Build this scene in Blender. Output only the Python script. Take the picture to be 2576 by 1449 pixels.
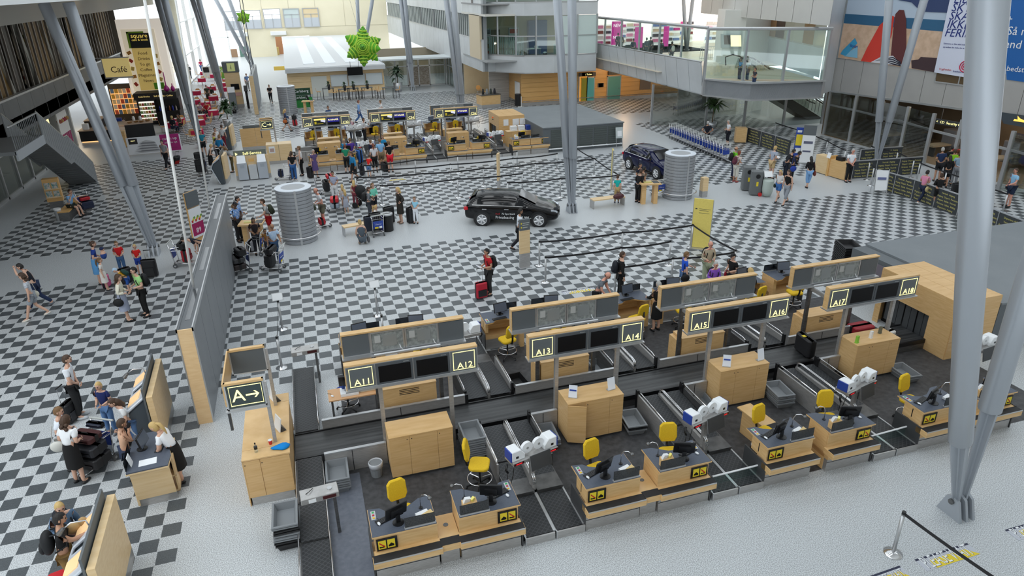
import bpy, bmesh, math, random
from mathutils import Vector, Matrix, Euler
random.seed(7)
C = bpy.context.scene
for o in list(bpy.data.objects): bpy.data.objects.remove(o)
COL = C.collection
pi = math.pi
R = math.radians
# ---------------------------------------------------------------- camera
F = 1732.0569
CP = Vector((1.0907, -27.4511, 10.0752))
def _rot(r):
    v = Vector(r); return Matrix.Rotation(v.length, 3, v.normalized())
_a = R(-32)
R0 = Matrix(((1, 0, 0), (0, -math.sin(_a), -math.cos(_a)), (0, math.cos(_a), -math.sin(_a))))
RC = R0 @ _rot((0.1426, -0.2586, -0.1540))
cd = bpy.data.cameras.new('camera'); cam = bpy.data.objects.new('camera', cd); COL.objects.link(cam)
cam.matrix_world = Matrix.Translation(CP) @ RC.to_4x4()
cd.sensor_fit = 'HORIZONTAL'; cd.sensor_width = 36; cd.lens = F / 2576 * 36
cd.clip_start = .1; cd.clip_end = 400
C.camera = cam
# ---------------------------------------------------------------- sky, sun, exposure
w = bpy.data.worlds.new('world'); C.world = w; w.use_nodes = True
bg = w.node_tree.nodes['Background']; bg.inputs[0].default_value = (.88, .95, 1.0, 1); bg.inputs[1].default_value = 2.05
sd = bpy.data.lights.new('sun', 'SUN'); sd.energy = .5; sd.angle = R(50); sd.color = (1, .97, .92)
so = bpy.data.objects.new('sun', sd); COL.objects.link(so); so.rotation_euler = (R(28), R(-22), 0)
C.view_settings.view_transform = 'Standard'; C.view_settings.look = 'None'
C.view_settings.exposure = 0.0; C.view_settings.gamma = 1; C.view_settings.use_curve_mapping = False
# ---------------------------------------------------------------- pixel -> place helpers (photo frame 2576x1449)
def ray(x, y): return RC @ Vector(((x - 1288) / F, -(y - 724.5) / F, -1))
def at(x, y, z=0.):
    d = ray(x, y); return CP + d * ((z - CP.z) / d.z)
def onp(x, y, A, B):                       # point on the vertical plane through A and B
    n = Vector((-(B[1] - A[1]), B[0] - A[0], 0)); d = ray(x, y)
    return CP + d * (n.dot(Vector((A[0], A[1], 0)) - CP) / n.dot(d))
def aty(x, y, yy):
    d = ray(x, y); return CP + d * ((yy - CP.y) / d.y)
def atx(x, y, xx):
    d = ray(x, y); return CP + d * ((xx - CP.x) / d.x)
ORD = 'first second third fourth fifth sixth seventh eighth ninth tenth eleventh twelfth'.split()
# ---------------------------------------------------------------- mesh collector
class MB:
    def __init__(s): s.v = []; s.f = []; s.m = []; s.k = 0; s.M = None
    def add(s, vs, fs):
        n = len(s.v)
        if s.M is not None: vs = [s.M @ Vector(v) for v in vs]
        s.v += [tuple(v) for v in vs]; s.f += [tuple(i + n for i in f) for f in fs]; s.m += [s.k] * len(fs); return s
    def box(s, x0, x1, y0, y1, z0, z1):
        return s.add([(x0, y0, z0), (x1, y0, z0), (x1, y1, z0), (x0, y1, z0), (x0, y0, z1), (x1, y0, z1), (x1, y1, z1), (x0, y1, z1)],
                     [(3, 2, 1, 0), (4, 5, 6, 7), (0, 1, 5, 4), (1, 2, 6, 5), (2, 3, 7, 6), (3, 0, 4, 7)])
    def ob(s, c, d, e=(0, 0, 0)):          # oriented box: centre, size, euler
        m = Matrix.Translation(c) @ Euler(e).to_matrix().to_4x4(); x, y, z = d[0] / 2, d[1] / 2, d[2] / 2
        vs = [m @ Vector(v) for v in ((-x, -y, -z), (x, -y, -z), (x, y, -z), (-x, y, -z), (-x, -y, z), (x, -y, z), (x, y, z), (-x, y, z))]
        return s.add(vs, [(3, 2, 1, 0), (4, 5, 6, 7), (0, 1, 5, 4), (1, 2, 6, 5), (2, 3, 7, 6), (3, 0, 4, 7)])
    def rbox(s, x0, x1, y0, y1, z0, z1, r=.03, ax='z'):   # box with corners rounded about z (chamfered prism)
        q = r * .3
        p = [(x0 + r, y0), (x1 - r, y0), (x1 - q, y0 + q), (x1, y0 + r), (x1, y1 - r), (x1 - q, y1 - q), (x1 - r, y1), (x0 + r, y1), (x0 + q, y1 - q), (x0, y1 - r), (x0, y0 + r), (x0 + q, y0 + q)]
        return s.prism(p, z0, z1)
    def prism(s, p, z0, z1):
        n = len(p)
        return s.add([(x, y, z0) for x, y in p] + [(x, y, z1) for x, y in p], [tuple(range(n - 1, -1, -1)), tuple(range(n, 2 * n))] + [(i, (i + 1) % n, n + (i + 1) % n, n + i) for i in range(n)])
    def extr(s, p, d):                     # planar 3-D polygon pushed along d
        d = Vector(d); n = len(p); p = [Vector(q) for q in p]
        return s.add(p + [q + d for q in p], [tuple(range(n - 1, -1, -1)), tuple(range(n, 2 * n))] + [(i, (i + 1) % n, n + (i + 1) % n, n + i) for i in range(n)])
    def quad(s, *p): return s.add(p, [tuple(range(len(p)))])
    def tube(s, p, r, n=8, cap=True):
        p = [Vector(q) for q in p]; L = len(p); rs = r if isinstance(r, (list, tuple)) else [r] * L
        vs = []; u = None
        for i, q in enumerate(p):
            t = ((p[min(i + 1, L - 1)] - p[max(i - 1, 0)]))
            t = t.normalized() if t.length > 1e-9 else Vector((0, 0, 1))
            if u is None: u = t.orthogonal().normalized()
            u = (u - t * u.dot(t)); u = u.normalized() if u.length > 1e-6 else t.orthogonal().normalized()
            b = t.cross(u)
            for k in range(n):
                a = 2 * pi * k / n; vs.append(q + (u * math.cos(a) + b * math.sin(a)) * rs[i])
        fs = [(i * n + k, i * n + (k + 1) % n, (i + 1) * n + (k + 1) % n, (i + 1) * n + k) for i in range(L - 1) for k in range(n)]
        if cap: fs += [tuple(range(n - 1, -1, -1)), tuple(range((L - 1) * n, L * n))]
        return s.add(vs, fs)
    def cyl(s, x, y, z0, z1, r, r1=None, n=16): return s.tube([(x, y, z0), (x, y, z1)], [r, r if r1 is None else r1], n)
    def lathe(s, x, y, p, n=20, sx=1, sy=1):
        vs = [(x + r * sx * math.cos(2 * pi * k / n), y + r * sy * math.sin(2 * pi * k / n), z) for r, z in p for k in range(n)]; L = len(p)
        fs = [(i * n + k, i * n + (k + 1) % n, (i + 1) * n + (k + 1) % n, (i + 1) * n + k) for i in range(L - 1) for k in range(n)]
        fs += [tuple(range(n - 1, -1, -1)), tuple(range((L - 1) * n, L * n))]
        return s.add(vs, fs)
    def sph(s, c, r, n=10, m=7, e=None, fn=None):
        M = Euler(e).to_matrix() if e else None; vs = []; r = (r, r, r) if not isinstance(r, (tuple, list)) else r
        for i in range(1, m):
            t = pi * i / m
            for k in range(n):
                a = 2 * pi * k / n; v = Vector((r[0] * math.sin(t) * math.cos(a), r[1] * math.sin(t) * math.sin(a), r[2] * math.cos(t)))
                if fn: v = fn(v)
                vs.append(v)
        tp, bt = Vector((0, 0, r[2])), Vector((0, 0, -r[2]))
        if fn: tp, bt = fn(tp), fn(bt)
        vs += [tp, bt]; N = (m - 1) * n
        fs = [(i * n + k, (i + 1) * n + k, (i + 1) * n + (k + 1) % n, i * n + (k + 1) % n) for i in range(m - 2) for k in range(n)]
        fs += [(N, k, (k + 1) % n) for k in range(n)] + [(N + 1, (m - 2) * n + (k + 1) % n, (m - 2) * n + k) for k in range(n)]
        c = Vector(c); vs = [c + ((M @ v) if M else v) for v in vs]
        return s.add(vs, fs)
    def mesh(s, name, mats, smooth=False):
        me = bpy.data.meshes.new(name); me.from_pydata(s.v, [], s.f)
        for m in (mats if isinstance(mats, (list, tuple)) else [mats]): me.materials.append(m)
        if len(me.materials) > 1: me.polygons.foreach_set('material_index', s.m)
        if smooth: me.polygons.foreach_set('use_smooth', [True] * len(me.polygons))
        me.update(); return me
def obj(name, me, parent=None, loc=None, rz=None):
    o = bpy.data.objects.new(name, me); COL.objects.link(o); o.parent = parent
    if loc is not None: o.location = loc
    if rz is not None: o.rotation_euler = (0, 0, rz)
    return o
def part(name, mb, mat, par, smooth=False, bev=0, label=None, stuff=False, loc=None, rz=None):
    o = obj(name, mb.mesh(name, mat, smooth), par, loc, rz)
    if bev:
        b = o.modifiers.new('b', 'BEVEL'); b.width = bev; b.segments = 1; b.limit_method = 'ANGLE'; b.angle_limit = R(40)
    if label: o['label'] = label
    if stuff: o['kind'] = 'stuff'
    return o
def tag(o, label, cat, group=None):
    o['label'] = label; o['category'] = cat
    if group: o['group'] = group
    return o
def T(name, label, cat, loc=(0, 0, 0), rz=0, group=None):
    return tag(obj(name, None, None, loc, rz), label, cat, group)
def S(name, label, cat, mb, mat, loc=(0, 0, 0), rz=0, group=None, smooth=False, bev=0):
    o = part(name, mb, mat, None, smooth, bev); o.location = loc; o.rotation_euler = (0, 0, rz); return tag(o, label, cat, group)
def struct(name, mb, mat, smooth=False, bev=0):
    o = part(name, mb, mat, None, smooth, bev); o['kind'] = 'structure'; return o
def kids(o): return [c for c in bpy.data.objects if c.parent == o]
def proto(o):                              # remember a tree so that it can be copied fast
    return (o, [(c, [(g, []) for g in c.children]) for c in o.children])
def dup(pr, loc, rz=0, label=None, group=None):
    o, ch = pr; r = o.copy(); COL.objects.link(r); r.location = loc; r.rotation_euler = (0, 0, rz)
    if label: r['label'] = label
    if group: r['group'] = group
    for c, gs in ch:
        d = c.copy(); COL.objects.link(d); d.parent = r
        for g, _ in gs:
            e = g.copy(); COL.objects.link(e); e.parent = d
    return r
class Maker:                               # first call moves the prototype itself, later calls copy it
    def __init__(s, fn): s.fn = fn; s.pr = None
    def __call__(s, loc, rz=0, label=None, group=None):
        if s.pr is None:
            o = s.fn(); s.pr = proto(o); o.location = loc; o.rotation_euler = (0, 0, rz)
            if label: o['label'] = label
            if group: o['group'] = group
            return o
        return dup(s.pr, loc, rz, label, group)
# ---------------------------------------------------------------- materials
def hexc(h):
    c = [int(h[i:i + 2], 16) / 255 for i in (0, 2, 4)]
    return tuple(x / 12.92 if x <= .04045 else ((x + .055) / 1.055) ** 2.4 for x in c)
_mc = {}
def mat(col, rough=.6, metal=0, name=None, emit=0, spec=.5, coat=0):
    if isinstance(col, str): col = hexc(col)
    key = (tuple(round(c, 4) for c in col), rough, metal, emit, coat)
    if key in _mc: return _mc[key]
    m = bpy.data.materials.new(name or 'mat'); m.use_nodes = True; b = m.node_tree.nodes['Principled BSDF']
    b.inputs['Base Color'].default_value = (*col, 1); b.inputs['Roughness'].default_value = rough; b.inputs['Metallic'].default_value = metal
    b.inputs['Specular IOR Level'].default_value = spec; b.inputs['Coat Weight'].default_value = coat; b.inputs['Coat Roughness'].default_value = .03
    if emit: b.inputs['Emission Color'].default_value = (*col, 1); b.inputs['Emission Strength'].default_value = emit
    _mc[key] = m; return m
def noisy(name, c1, c2, scale, rough=.6, metal=0, vec=(1, 1, 1), detail=3, lo=.35, hi=.65, bump=0, coord='Object', spec=.5):
    if isinstance(c1, str): c1 = hexc(c1)
    if isinstance(c2, str): c2 = hexc(c2)
    m = bpy.data.materials.new(name); m.use_nodes = True; t = m.node_tree; N = t.nodes; L = t.links; b = N['Principled BSDF']
    tc = N.new('ShaderNodeTexCoord'); mp = N.new('ShaderNodeMapping'); mp.inputs['Scale'].default_value = vec
    L.new(tc.outputs[coord], mp.inputs[0]); nz = N.new('ShaderNodeTexNoise'); nz.inputs['Scale'].default_value = scale; nz.inputs['Detail'].default_value = detail
    L.new(mp.outputs[0], nz.inputs['Vector']); cr = N.new('ShaderNodeValToRGB'); L.new(nz.outputs[0], cr.inputs[0])
    cr.color_ramp.elements[0].position = lo; cr.color_ramp.elements[1].position = hi
    cr.color_ramp.elements[0].color = (*c1, 1); cr.color_ramp.elements[1].color = (*c2, 1)
    L.new(cr.outputs[0], b.inputs['Base Color']); b.inputs['Roughness'].default_value = rough; b.inputs['Metallic'].default_value = metal
    b.inputs['Specular IOR Level'].default_value = spec
    if bump:
        bp = N.new('ShaderNodeBump'); bp.inputs['Strength'].default_value = bump; bp.inputs['Distance'].default_value = .01; L.new(nz.outputs[0], bp.inputs['Height']); L.new(bp.outputs[0], b.inputs['Normal'])
    return m
def banded(name, c1, c2, scale, ax='Z', rough=.8, plaid=False, thin=.5):
    if isinstance(c1, str): c1 = hexc(c1)
    if isinstance(c2, str): c2 = hexc(c2)
    m = bpy.data.materials.new(name); m.use_nodes = True; t = m.node_tree; N = t.nodes; L = t.links; b = N['Principled BSDF']; b.inputs['Roughness'].default_value = rough
    tc = N.new('ShaderNodeTexCoord'); outs = []
    for a in ([ax, 'Y', 'X'] if plaid else [ax]):
        wv = N.new('ShaderNodeTexWave'); wv.bands_direction = a; wv.inputs['Scale'].default_value = scale; L.new(tc.outputs['Object'], wv.inputs[0]); outs.append(wv.outputs['Fac'])
    f = outs[0]
    if plaid:
        for q in outs[1:]:
            mt = N.new('ShaderNodeMath'); mt.operation = 'MULTIPLY' if q is outs[1] else 'MAXIMUM'; L.new(f, mt.inputs[0]); L.new(q, mt.inputs[1]); f = mt.outputs[0]
            break
    cr = N.new('ShaderNodeValToRGB'); cr.color_ramp.elements[0].position = thin; cr.color_ramp.elements[1].position = thin + .04
    cr.color_ramp.elements[0].color = (*c1, 1); cr.color_ramp.elements[1].color = (*c2, 1)
    L.new(f, cr.inputs[0]); L.new(cr.outputs[0], b.inputs['Base Color']); return m
def glassm(name, tint=(.9, 1, .98), fac=.12, alpha=.0):
    m = bpy.data.materials.new(name); m.use_nodes = True; t = m.node_tree; N = t.nodes; L = t.links; N.remove(N['Principled BSDF'])
    tr = N.new('ShaderNodeBsdfTransparent'); tr.inputs[0].default_value = (*tint, 1); gl = N.new('ShaderNodeBsdfGlossy'); gl.inputs['Roughness'].default_value = .02
    mx = N.new('ShaderNodeMixShader'); mx.inputs[0].default_value = fac; L.new(tr.outputs[0], mx.inputs[1]); L.new(gl.outputs[0], mx.inputs[2])
    L.new(mx.outputs[0], N['Material Output'].inputs[0]); return m
WOOD = noisy('birch', (.73, .49, .235), (.65, .41, .175), 3.0, .38, vec=(1, 1, 8), detail=4)
WOODX = noisy('birch_plank', (.73, .48, .225), (.65, .40, .165), 2.5, .4, vec=(.6, 3, 9), detail=4)
WOODP = noisy('birch_pale', (.80, .60, .35), (.74, .53, .28), 2.5, .4, vec=(.6, 3, 8), detail=4)
WOODO = noisy('birch_wall', (.72, .43, .16), (.66, .38, .13), 1.2, .35, vec=(.5, .5, 7), detail=4)
STEEL = noisy('brushed_steel', (.52, .51, .50), (.42, .41, .40), 6, .36, .55, vec=(1, 1, 12))
STEELD = noisy('dark_steel', (.20, .20, .20), (.14, .14, .14), 5, .4, .8, vec=(1, 1, 9))
CHROME = mat((.75, .75, .76), .16, 1, 'chrome')
ALU = mat((.55, .56, .57), .35, .7, 'aluminium')
PILLAR = mat((.40, .43, .47), .34, .35, 'pillar_paint')
GREYP = mat((.115, .13, .14), .5, 0, 'grey_panel')
PANEL = noisy('panel_grey', (.235, .25, .265), (.215, .23, .245), 2, .42, .15)
ROOFG = noisy('roof_grey', (.20, .22, .235), (.18, .20, .215), .8, .6)
BLACK = mat((.008, .008, .009), .35, 0, 'black_plastic')
RUBBER = mat((.018, .018, .02), .7, 0, 'black_rubber')
DGREY = mat((.05, .052, .055), .5, 0, 'dark_grey')
WHITE = mat((.80, .80, .78), .5, 0, 'white')
WHITEP = mat((.84, .86, .88), .3, 0, 'white_plastic')
YEL = noisy('yellow_fabric', (.80, .53, .02), (.72, .46, .015), 60, .85)
NEON = mat((1.0, .90, .40), .5, 0, 'neon', emit=1.15)
SCREEN = mat((.002, .002, .003), .45, 0, 'dark_screen', spec=.25)
DESK = noisy('desk_linoleum', (.085, .10, .135), (.075, .09, .12), 30, .5)
TRAY = mat((.22, .235, .25), .45, 0, 'tray_grey')
GLASS = glassm('clear_glass'); GLASSD = glassm('dark_glass', (.74, .78, .76), .12); FROST = mat((.62, .72, .70), .3, 0, 'frosted_glass')
CREAM = noisy('cream_wall', (.80, .73, .54), (.77, .70, .51), .5, .7)
CLAD = noisy('aluminium_cladding', (.64, .665, .685), (.58, .605, .62), .7, .4, .15, detail=2)
TERR = noisy('terrazzo', (.24, .255, .265), (.70, .73, .75), 60, .38, detail=2, lo=.34, hi=.62)
TERRD = noisy('terrazzo_dark', (.045, .052, .058), (.12, .135, .145), 95, .4, detail=2, lo=.34, hi=.66)
CARP = noisy('island_floor', (.030, .030, .032), (.075, .075, .08), 7, .55, detail=6, lo=.3, hi=.75)
BELT = None
def beltmat():
    m = bpy.data.materials.new('conveyor_belt'); m.use_nodes = True; t = m.node_tree; N = t.nodes; L = t.links; b = N['Principled BSDF']; b.inputs['Roughness'].default_value = .5
    tc = N.new('ShaderNodeTexCoord'); fs = []
    for sg in (1, -1):
        mp = N.new('ShaderNodeMapping'); mp.inputs['Rotation'].default_value = (0, 0, R(45 * sg)); L.new(tc.outputs['Object'], mp.inputs[0])
        wv = N.new('ShaderNodeTexWave'); wv.inputs['Scale'].default_value = 4.0; L.new(mp.outputs[0], wv.inputs[0]); fs.append(wv.outputs['Fac'])
    mx = N.new('ShaderNodeMath'); mx.operation = 'MAXIMUM'; L.new(fs[0], mx.inputs[0]); L.new(fs[1], mx.inputs[1])
    cr = N.new('ShaderNodeValToRGB'); cr.color_ramp.elements[0].position = .86; cr.color_ramp.elements[1].position = .97
    cr.color_ramp.elements[0].color = (.022, .024, .027, 1); cr.color_ramp.elements[1].color = (.055, .058, .062, 1)
    L.new(mx.outputs[0], cr.inputs[0]); L.new(cr.outputs[0], b.inputs['Base Color'])
    bp = N.new('ShaderNodeBump'); bp.inputs['Strength'].default_value = .3; bp.inputs['Distance'].default_value = .004; L.new(mx.outputs[0], bp.inputs['Height']); L.new(bp.outputs[0], b.inputs['Normal'])
    return m
BELT = beltmat()
BELTL = noisy('worn_belt', (.020, .021, .022), (.085, .087, .09), 1.6, .38, vec=(.25, 9, 1), detail=5, lo=.38, hi=.8)
# ---------------------------------------------------------------- lettering
_tc = {}
def textmesh(s, size, mat_, ext=.003, align='CENTER', shear=0):
    k = (s, size, mat_.name, ext, align, shear)
    if k in _tc: return _tc[k]
    c = bpy.data.curves.new('t', 'FONT'); c.body = s; c.size = size; c.extrude = ext; c.align_x = align; c.align_y = 'CENTER'; c.shear = shear; c.resolution_u = 2
    o = bpy.data.objects.new('t', c); COL.objects.link(o); me = bpy.data.meshes.new_from_object(o)
    bpy.data.objects.remove(o); bpy.data.curves.remove(c); me.materials.clear(); me.materials.append(mat_); _tc[k] = me; return me
def text(s, size, mat_, par, loc, rot=(R(90), 0, 0), align='CENTER', name='lettering', ext=.003, shear=0, sx=1):
    o = obj(name, textmesh(s, size, mat_, ext, align, shear), par, loc); o.rotation_euler = rot; o.scale = (sx, 1, 1); return o
def facing(n):                             # euler for a text that stands upright and faces direction n
    return (R(90), 0, math.atan2(n[0], -n[1]))
# ================================================================ floor
TL = 0.38
fl = struct('floor', MB().box(-24, 46, -30, 110, -.2, 0), TERR)
zones = [(-13.2, 36, -9.9, 0, 0), (-13.2, -2.28, -26, -9.9, 0), (-12.5, 36, 3.6, 12.7, 1), (-12.5, -4.1, 12.9, 21.4, 1), (23.5, 36, 12.9, 21.4, 1), (-9, 33, 25.4, 44.4, 1)]
def proj(p):
    q = RC.transposed() @ (Vector(p) - CP); return (1288 + F * q.x / -q.z, 724.5 - F * q.y / -q.z)
tiles = []
for x0, x1, y0, y1, par in zones:
    for i in range(math.ceil(x0 / TL), math.floor(x1 / TL)):
        for j in range(math.ceil(y0 / TL), math.floor(y1 / TL)):
            if (i - j - 1 + par) % 2: continue      # lattice row index counts towards the camera
            x, y = (i + .5) * TL, (j + .5) * TL
            if -.9 < x < 26 and (y > 13 and y < 24): continue
            if 0 < x and y > 44: continue
            u, v = proj((x, y, 0))
            if -60 < u < 2640 and 40 < v < 1500: tiles.append(((x - CP.x) ** 2 + (y - CP.y) ** 2, x, y, -20 < u < 2596 and v < 1460))
tiles.sort()
TS = .5 * TL * .955
tm = MB().box(-TS, TS, -TS, TS, -.004, .0016).mesh('tile', TERRD)
near = [t for t in tiles if t[3]][:296]
for _, x, y, _v in near: obj('tile', tm, fl, (x, y, 0))
nk = set((t[1], t[2]) for t in near); mb = MB()
for _, x, y, _v in tiles:
    if (x, y) not in nk: mb.box(x - TS, x + TS, y - TS, y + TS, -.002, .0016)
part('far_tiles', mb, TERRD, fl, stuff=True)
for nm, y in (('south', 0), ('north', 31.85)):
    part('rubber_flooring', MB().box(.75, 18.5, y - 17.55, y - 13.9, 0, .006).box(1.2, 17.6, y - 12.9, y - 9.9, 0, .006), CARP if not y else mat((.22, .22, .22), .5), fl)
part('walkway', MB().box(.62, 1.36, -22, -14.4, 0, .012), noisy('blue_walkway', (.115, .13, .165), (.15, .165, .20), 9, .5), fl)
# ================================================================ far hall
wf = struct('wall_far', MB().box(-1.6, 17.2, 93.2, 93.6, 2.9, 16).box(-1.6, -.6, 93.2, 93.6, 0, 2.9).box(-5, -1.6, 93.2, 93.6, 0, 16).box(4.6, 17.2, 93.2, 93.6, 0, 2.9), CREAM)
mb = MB()
for z in (4.2, 8.4, 12): mb.box(-5, 17.2, 93.17, 93.2, z, z + .03)
for x in (-2, 2, 6, 10.4): mb.box(x, x + .03, 93.17, 93.2, 4.2, 16)
part('panel_joint', mb, mat((.45, .41, .31)), wf)
wpx = [((833, 158), (1045, 150), (1065, 385), (855, 388)), ((1095, 145), (1298, 133), (1320, 372), (1120, 372)), ((1350, 125), (1555, 118), (1570, 355), (1378, 362)), ((1610, 122), (1800, 118), (1822, 345), (1632, 352)), ((1862, 115), (2050, 108), (2070, 335), (1885, 342))]
for k, q in enumerate(wpx):
    P = [aty(400 + x / 5.152, y / 5.152, 93.1) for x, y in q]; x0, x1, z0, z1 = P[0].x, P[1].x, P[3].z, P[0].z
    day = k < 3
    o = struct('window_%d' % (k + 1), MB().box(x0, x1, 93.02, 93.19, z0, z1), mat((.92, .96, 1.0), .4, emit=1.3) if day else mat((.55, .62, .6) if k == 3 else (.72, .58, .36), .3))
    part('frame', MB().box(x0 - .15, x1 + .15, 92.95, 93.05, z1, z1 + .12).box(x0 - .15, x1 + .15, 92.95, 93.05, z0 - .1, z0).box(x0 - .12, x0, 92.95, 93.05, z0, z1).box(x1, x1 + .12, 92.95, 93.05, z0, z1).box((x0 + x1) / 2 - .05, (x0 + x1) / 2 + .05, 92.95, 93.05, z0, z1 - .75).box(x0, x1, 92.95, 93.05, z1 - .8, z1 - .72), ALU, o)
    part('blind', MB().box(x0, x1, 92.98, 93.03, z0, z0 + (z1 - z0) * .5), mat((.5, .53, .56), .5), o)
for k, (xa, xb) in enumerate(((-.5, 2.3), (4.8, 8.2))):
    P = aty(570 + 20, 91, 92.9); S('air_unit', ('white air curtain unit above the left shop opening in the far wall', 'white air curtain unit above the right shop opening in the far wall')[k], 'air conditioner', MB().rbox(*((aty(572, 0, 92.6).x, aty(609, 0, 92.6).x) if k == 0 else (aty(668, 0, 92.6).x, aty(709, 0, 92.6).x)), 92.5, 93.25, aty(690, 89, 92.6).z, aty(690, 79, 92.6).z, .1), WHITE, bev=.03)
# left: tall glazed wall that lets the daylight in
wl = struct('wall_left', MB().box(-10.4, -10.1, 56, 62, 0, 14).box(-10.4, -5, 93.3, 93.6, 9, 16), CREAM)
win = struct('window_6', MB().box(-10.3, -10.2, 62, 93, .1, 14), glassm('window_glass', (1, 1, 1), .04))
mb = MB()
for y in (62, 69.5, 77, 85, 93): mb.box(-10.4, -10.05, y - .1, y + .1, 0, 14)
for z in (.05, 3, 6.5, 10): mb.box(-10.38, -10.1, 62, 93, z, z + .1)
part('mullion', mb, mat((.8, .8, .78), .5), win)
win = struct('window_7', MB().box(-10.1, -5, 93.3, 93.4, .1, 9), glassm('window_glass_2', (1, 1, 1), .04))
part('mullion', MB().box(-7.6, -7.45, 93.2, 93.5, 0, 9).box(-10.1, -5, 93.2, 93.5, 3, 3.1), mat((.8, .8, .78), .5), win)
# lit shop openings in the far wall
for k, (a, b) in enumerate(((574, 664), (671, 712))):
    x0, x1 = aty(a, 120, 94).x, aty(b, 120, 94).x
    o = T('lit_shop', ('brightly lit shop opening with shelves below the far wall windows', 'kiosk shop with red and dark shelves right of the far opening')[k], 'shop', (x0, 93.7, 0)); W_ = x1 - x0
    part('back_wall', MB().box(0, W_, 3, 3.1, 0, 2.9), mat((.95, .93, .9) if k == 0 else (.45, .22, .12), .6, emit=.75 if k == 0 else .15), o)
    for q in range(4 if k == 0 else 3):
        u = W_ * (q + .15) / 4
        part('display_shelf', MB().box(u, u + W_ * .18, 1 + q * .3, 1.5 + q * .3, 0, 1.2 + .3 * (q % 2)), mat([(.35, .2, .1), (.1, .25, .2), (.7, .5, .2), (.15, .15, .2)][q]), o)
# ================================================================ wooden pavilion in the back hall
pv = struct('wall_pavilion', MB().box(.65, 9.95, 45.2, 45.5, .35, 2.45), WOODP)
part('base', MB().box(.65, 9.95, 45.18, 45.5, 0, .35), ALU, pv)
part('fascia', MB().box(.55, 10.1, 44.6, 45.4, 2.45, 2.85), CLAD, pv)
part('roof', MB().box(.55, 10.1, 45.0, 92, 2.8, 2.9), mat((.62, .64, .66), .5), pv)
for k, px in enumerate((763, 808, 852)):
    x = at(px, 124, 2.9).x; part('skylight_strip', MB().box(x - .55, x + .55, 48, 88, 2.9, 2.94), mat((.82, .87, .92), .4), pv)
mb = MB()
for z in (.95, 1.5, 2.05): mb.box(.65, 9.95, 45.185, 45.2, z, z + .02)
part('board_joint', mb, mat((.45, .3, .14)), pv)
part('side_wall', MB().box(.65, .9, 45.4, 90, 0, 2.5), CLAD, pv)
d = struct('door_1', MB().box(2.85, 4.35, 45.12, 45.2, .05, 2.0), mat((.62, .64, .60), .5)); part('door_handle', MB().box(4.1, 4.25, 45.05, 45.12, 1, 1.05), CHROME, d)
for k in range(3):
    x = 4.75 + 1.72 * k; o = struct('window_%d' % (8 + k), MB().box(x, x + 1.55, 45.12, 45.2, 1.0, 2.0), mat((.62, .68, .70), .25)); part('frame', MB().box(x - .05, x + 1.6, 45.08, 45.13, 2.0, 2.06).box(x - .05, x + 1.6, 45.08, 45.13, .94, 1).box(x - .05, x, 45.08, 45.13, 1, 2).box(x + 1.55, x + 1.6, 45.08, 45.13, 1, 2), ALU, o)
t = T('hanging_screen', 'black television hanging from two rods before the pavilion wall', 'screen', (7.1, 44.5, 0)); part('screen', MB().rbox(-.75, .75, -.05, .05, 2.0, 2.75, .02), SCREEN, t)
for s_ in (-.4, .4): part('rod', MB().cyl(s_, 0, 2.75, 3.3, .02, n=6), BLACK, t)
# glazed vestibule to the right of the pavilion
o = struct('window_11', MB().box(10.2, 17.2, 49.3, 49.34, .1, 3.0), GLASSD)
mb = MB()
for x in (10.2, 11.7, 13.0, 14.2, 15.4, 17.1): mb.box(x - .06, x + .06, 49.2, 49.4, 0, 3)
for z in (.05, 2.05, 2.95): mb.box(10.2, 17.1, 49.2, 49.4, z, z + .1)
part('frame', mb, ALU, o)
part('canopy', MB().box(10, 17.4, 46.4, 49.5, 3.0, 3.15), mat((.66, .72, .74), .3), o)
for k in range(2): part('door_leaf', MB().box(13.06 + 1.17 * k, 14.15 + 1.17 * k, 49.24, 49.3, .1, 2.0), noisy('shutter%d' % k, (.24, .18, .12), (.55, .5, .44), 5, .5, vec=(1, 1, 5)), o)
o = struct('window_12', MB().box(17.3, 17.34, 42.4, 49.4, .1, 3.0), GLASSD); mb = MB()
for y in (42.5, 44, 46, 48, 49.3): mb.box(17.25, 17.42, y - .06, y + .06, 0, 3)
mb.box(17.25, 17.42, 42.4, 49.4, 2.05, 2.15).box(17.25, 17.42, 42.4, 49.4, .02, .1); part('frame', mb, ALU, o)
struct('wall_vestibule', MB().box(10.2, 30, 60, 60.3, 0, 3.1), mat((.42, .36, .26), .6))
struct('wall_back_passage', MB().box(17.4, 22, 41.6, 41.8, 0, 3.1), noisy('beige_panels', (.50, .43, .30), (.46, .39, .27), 1, .4))
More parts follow.
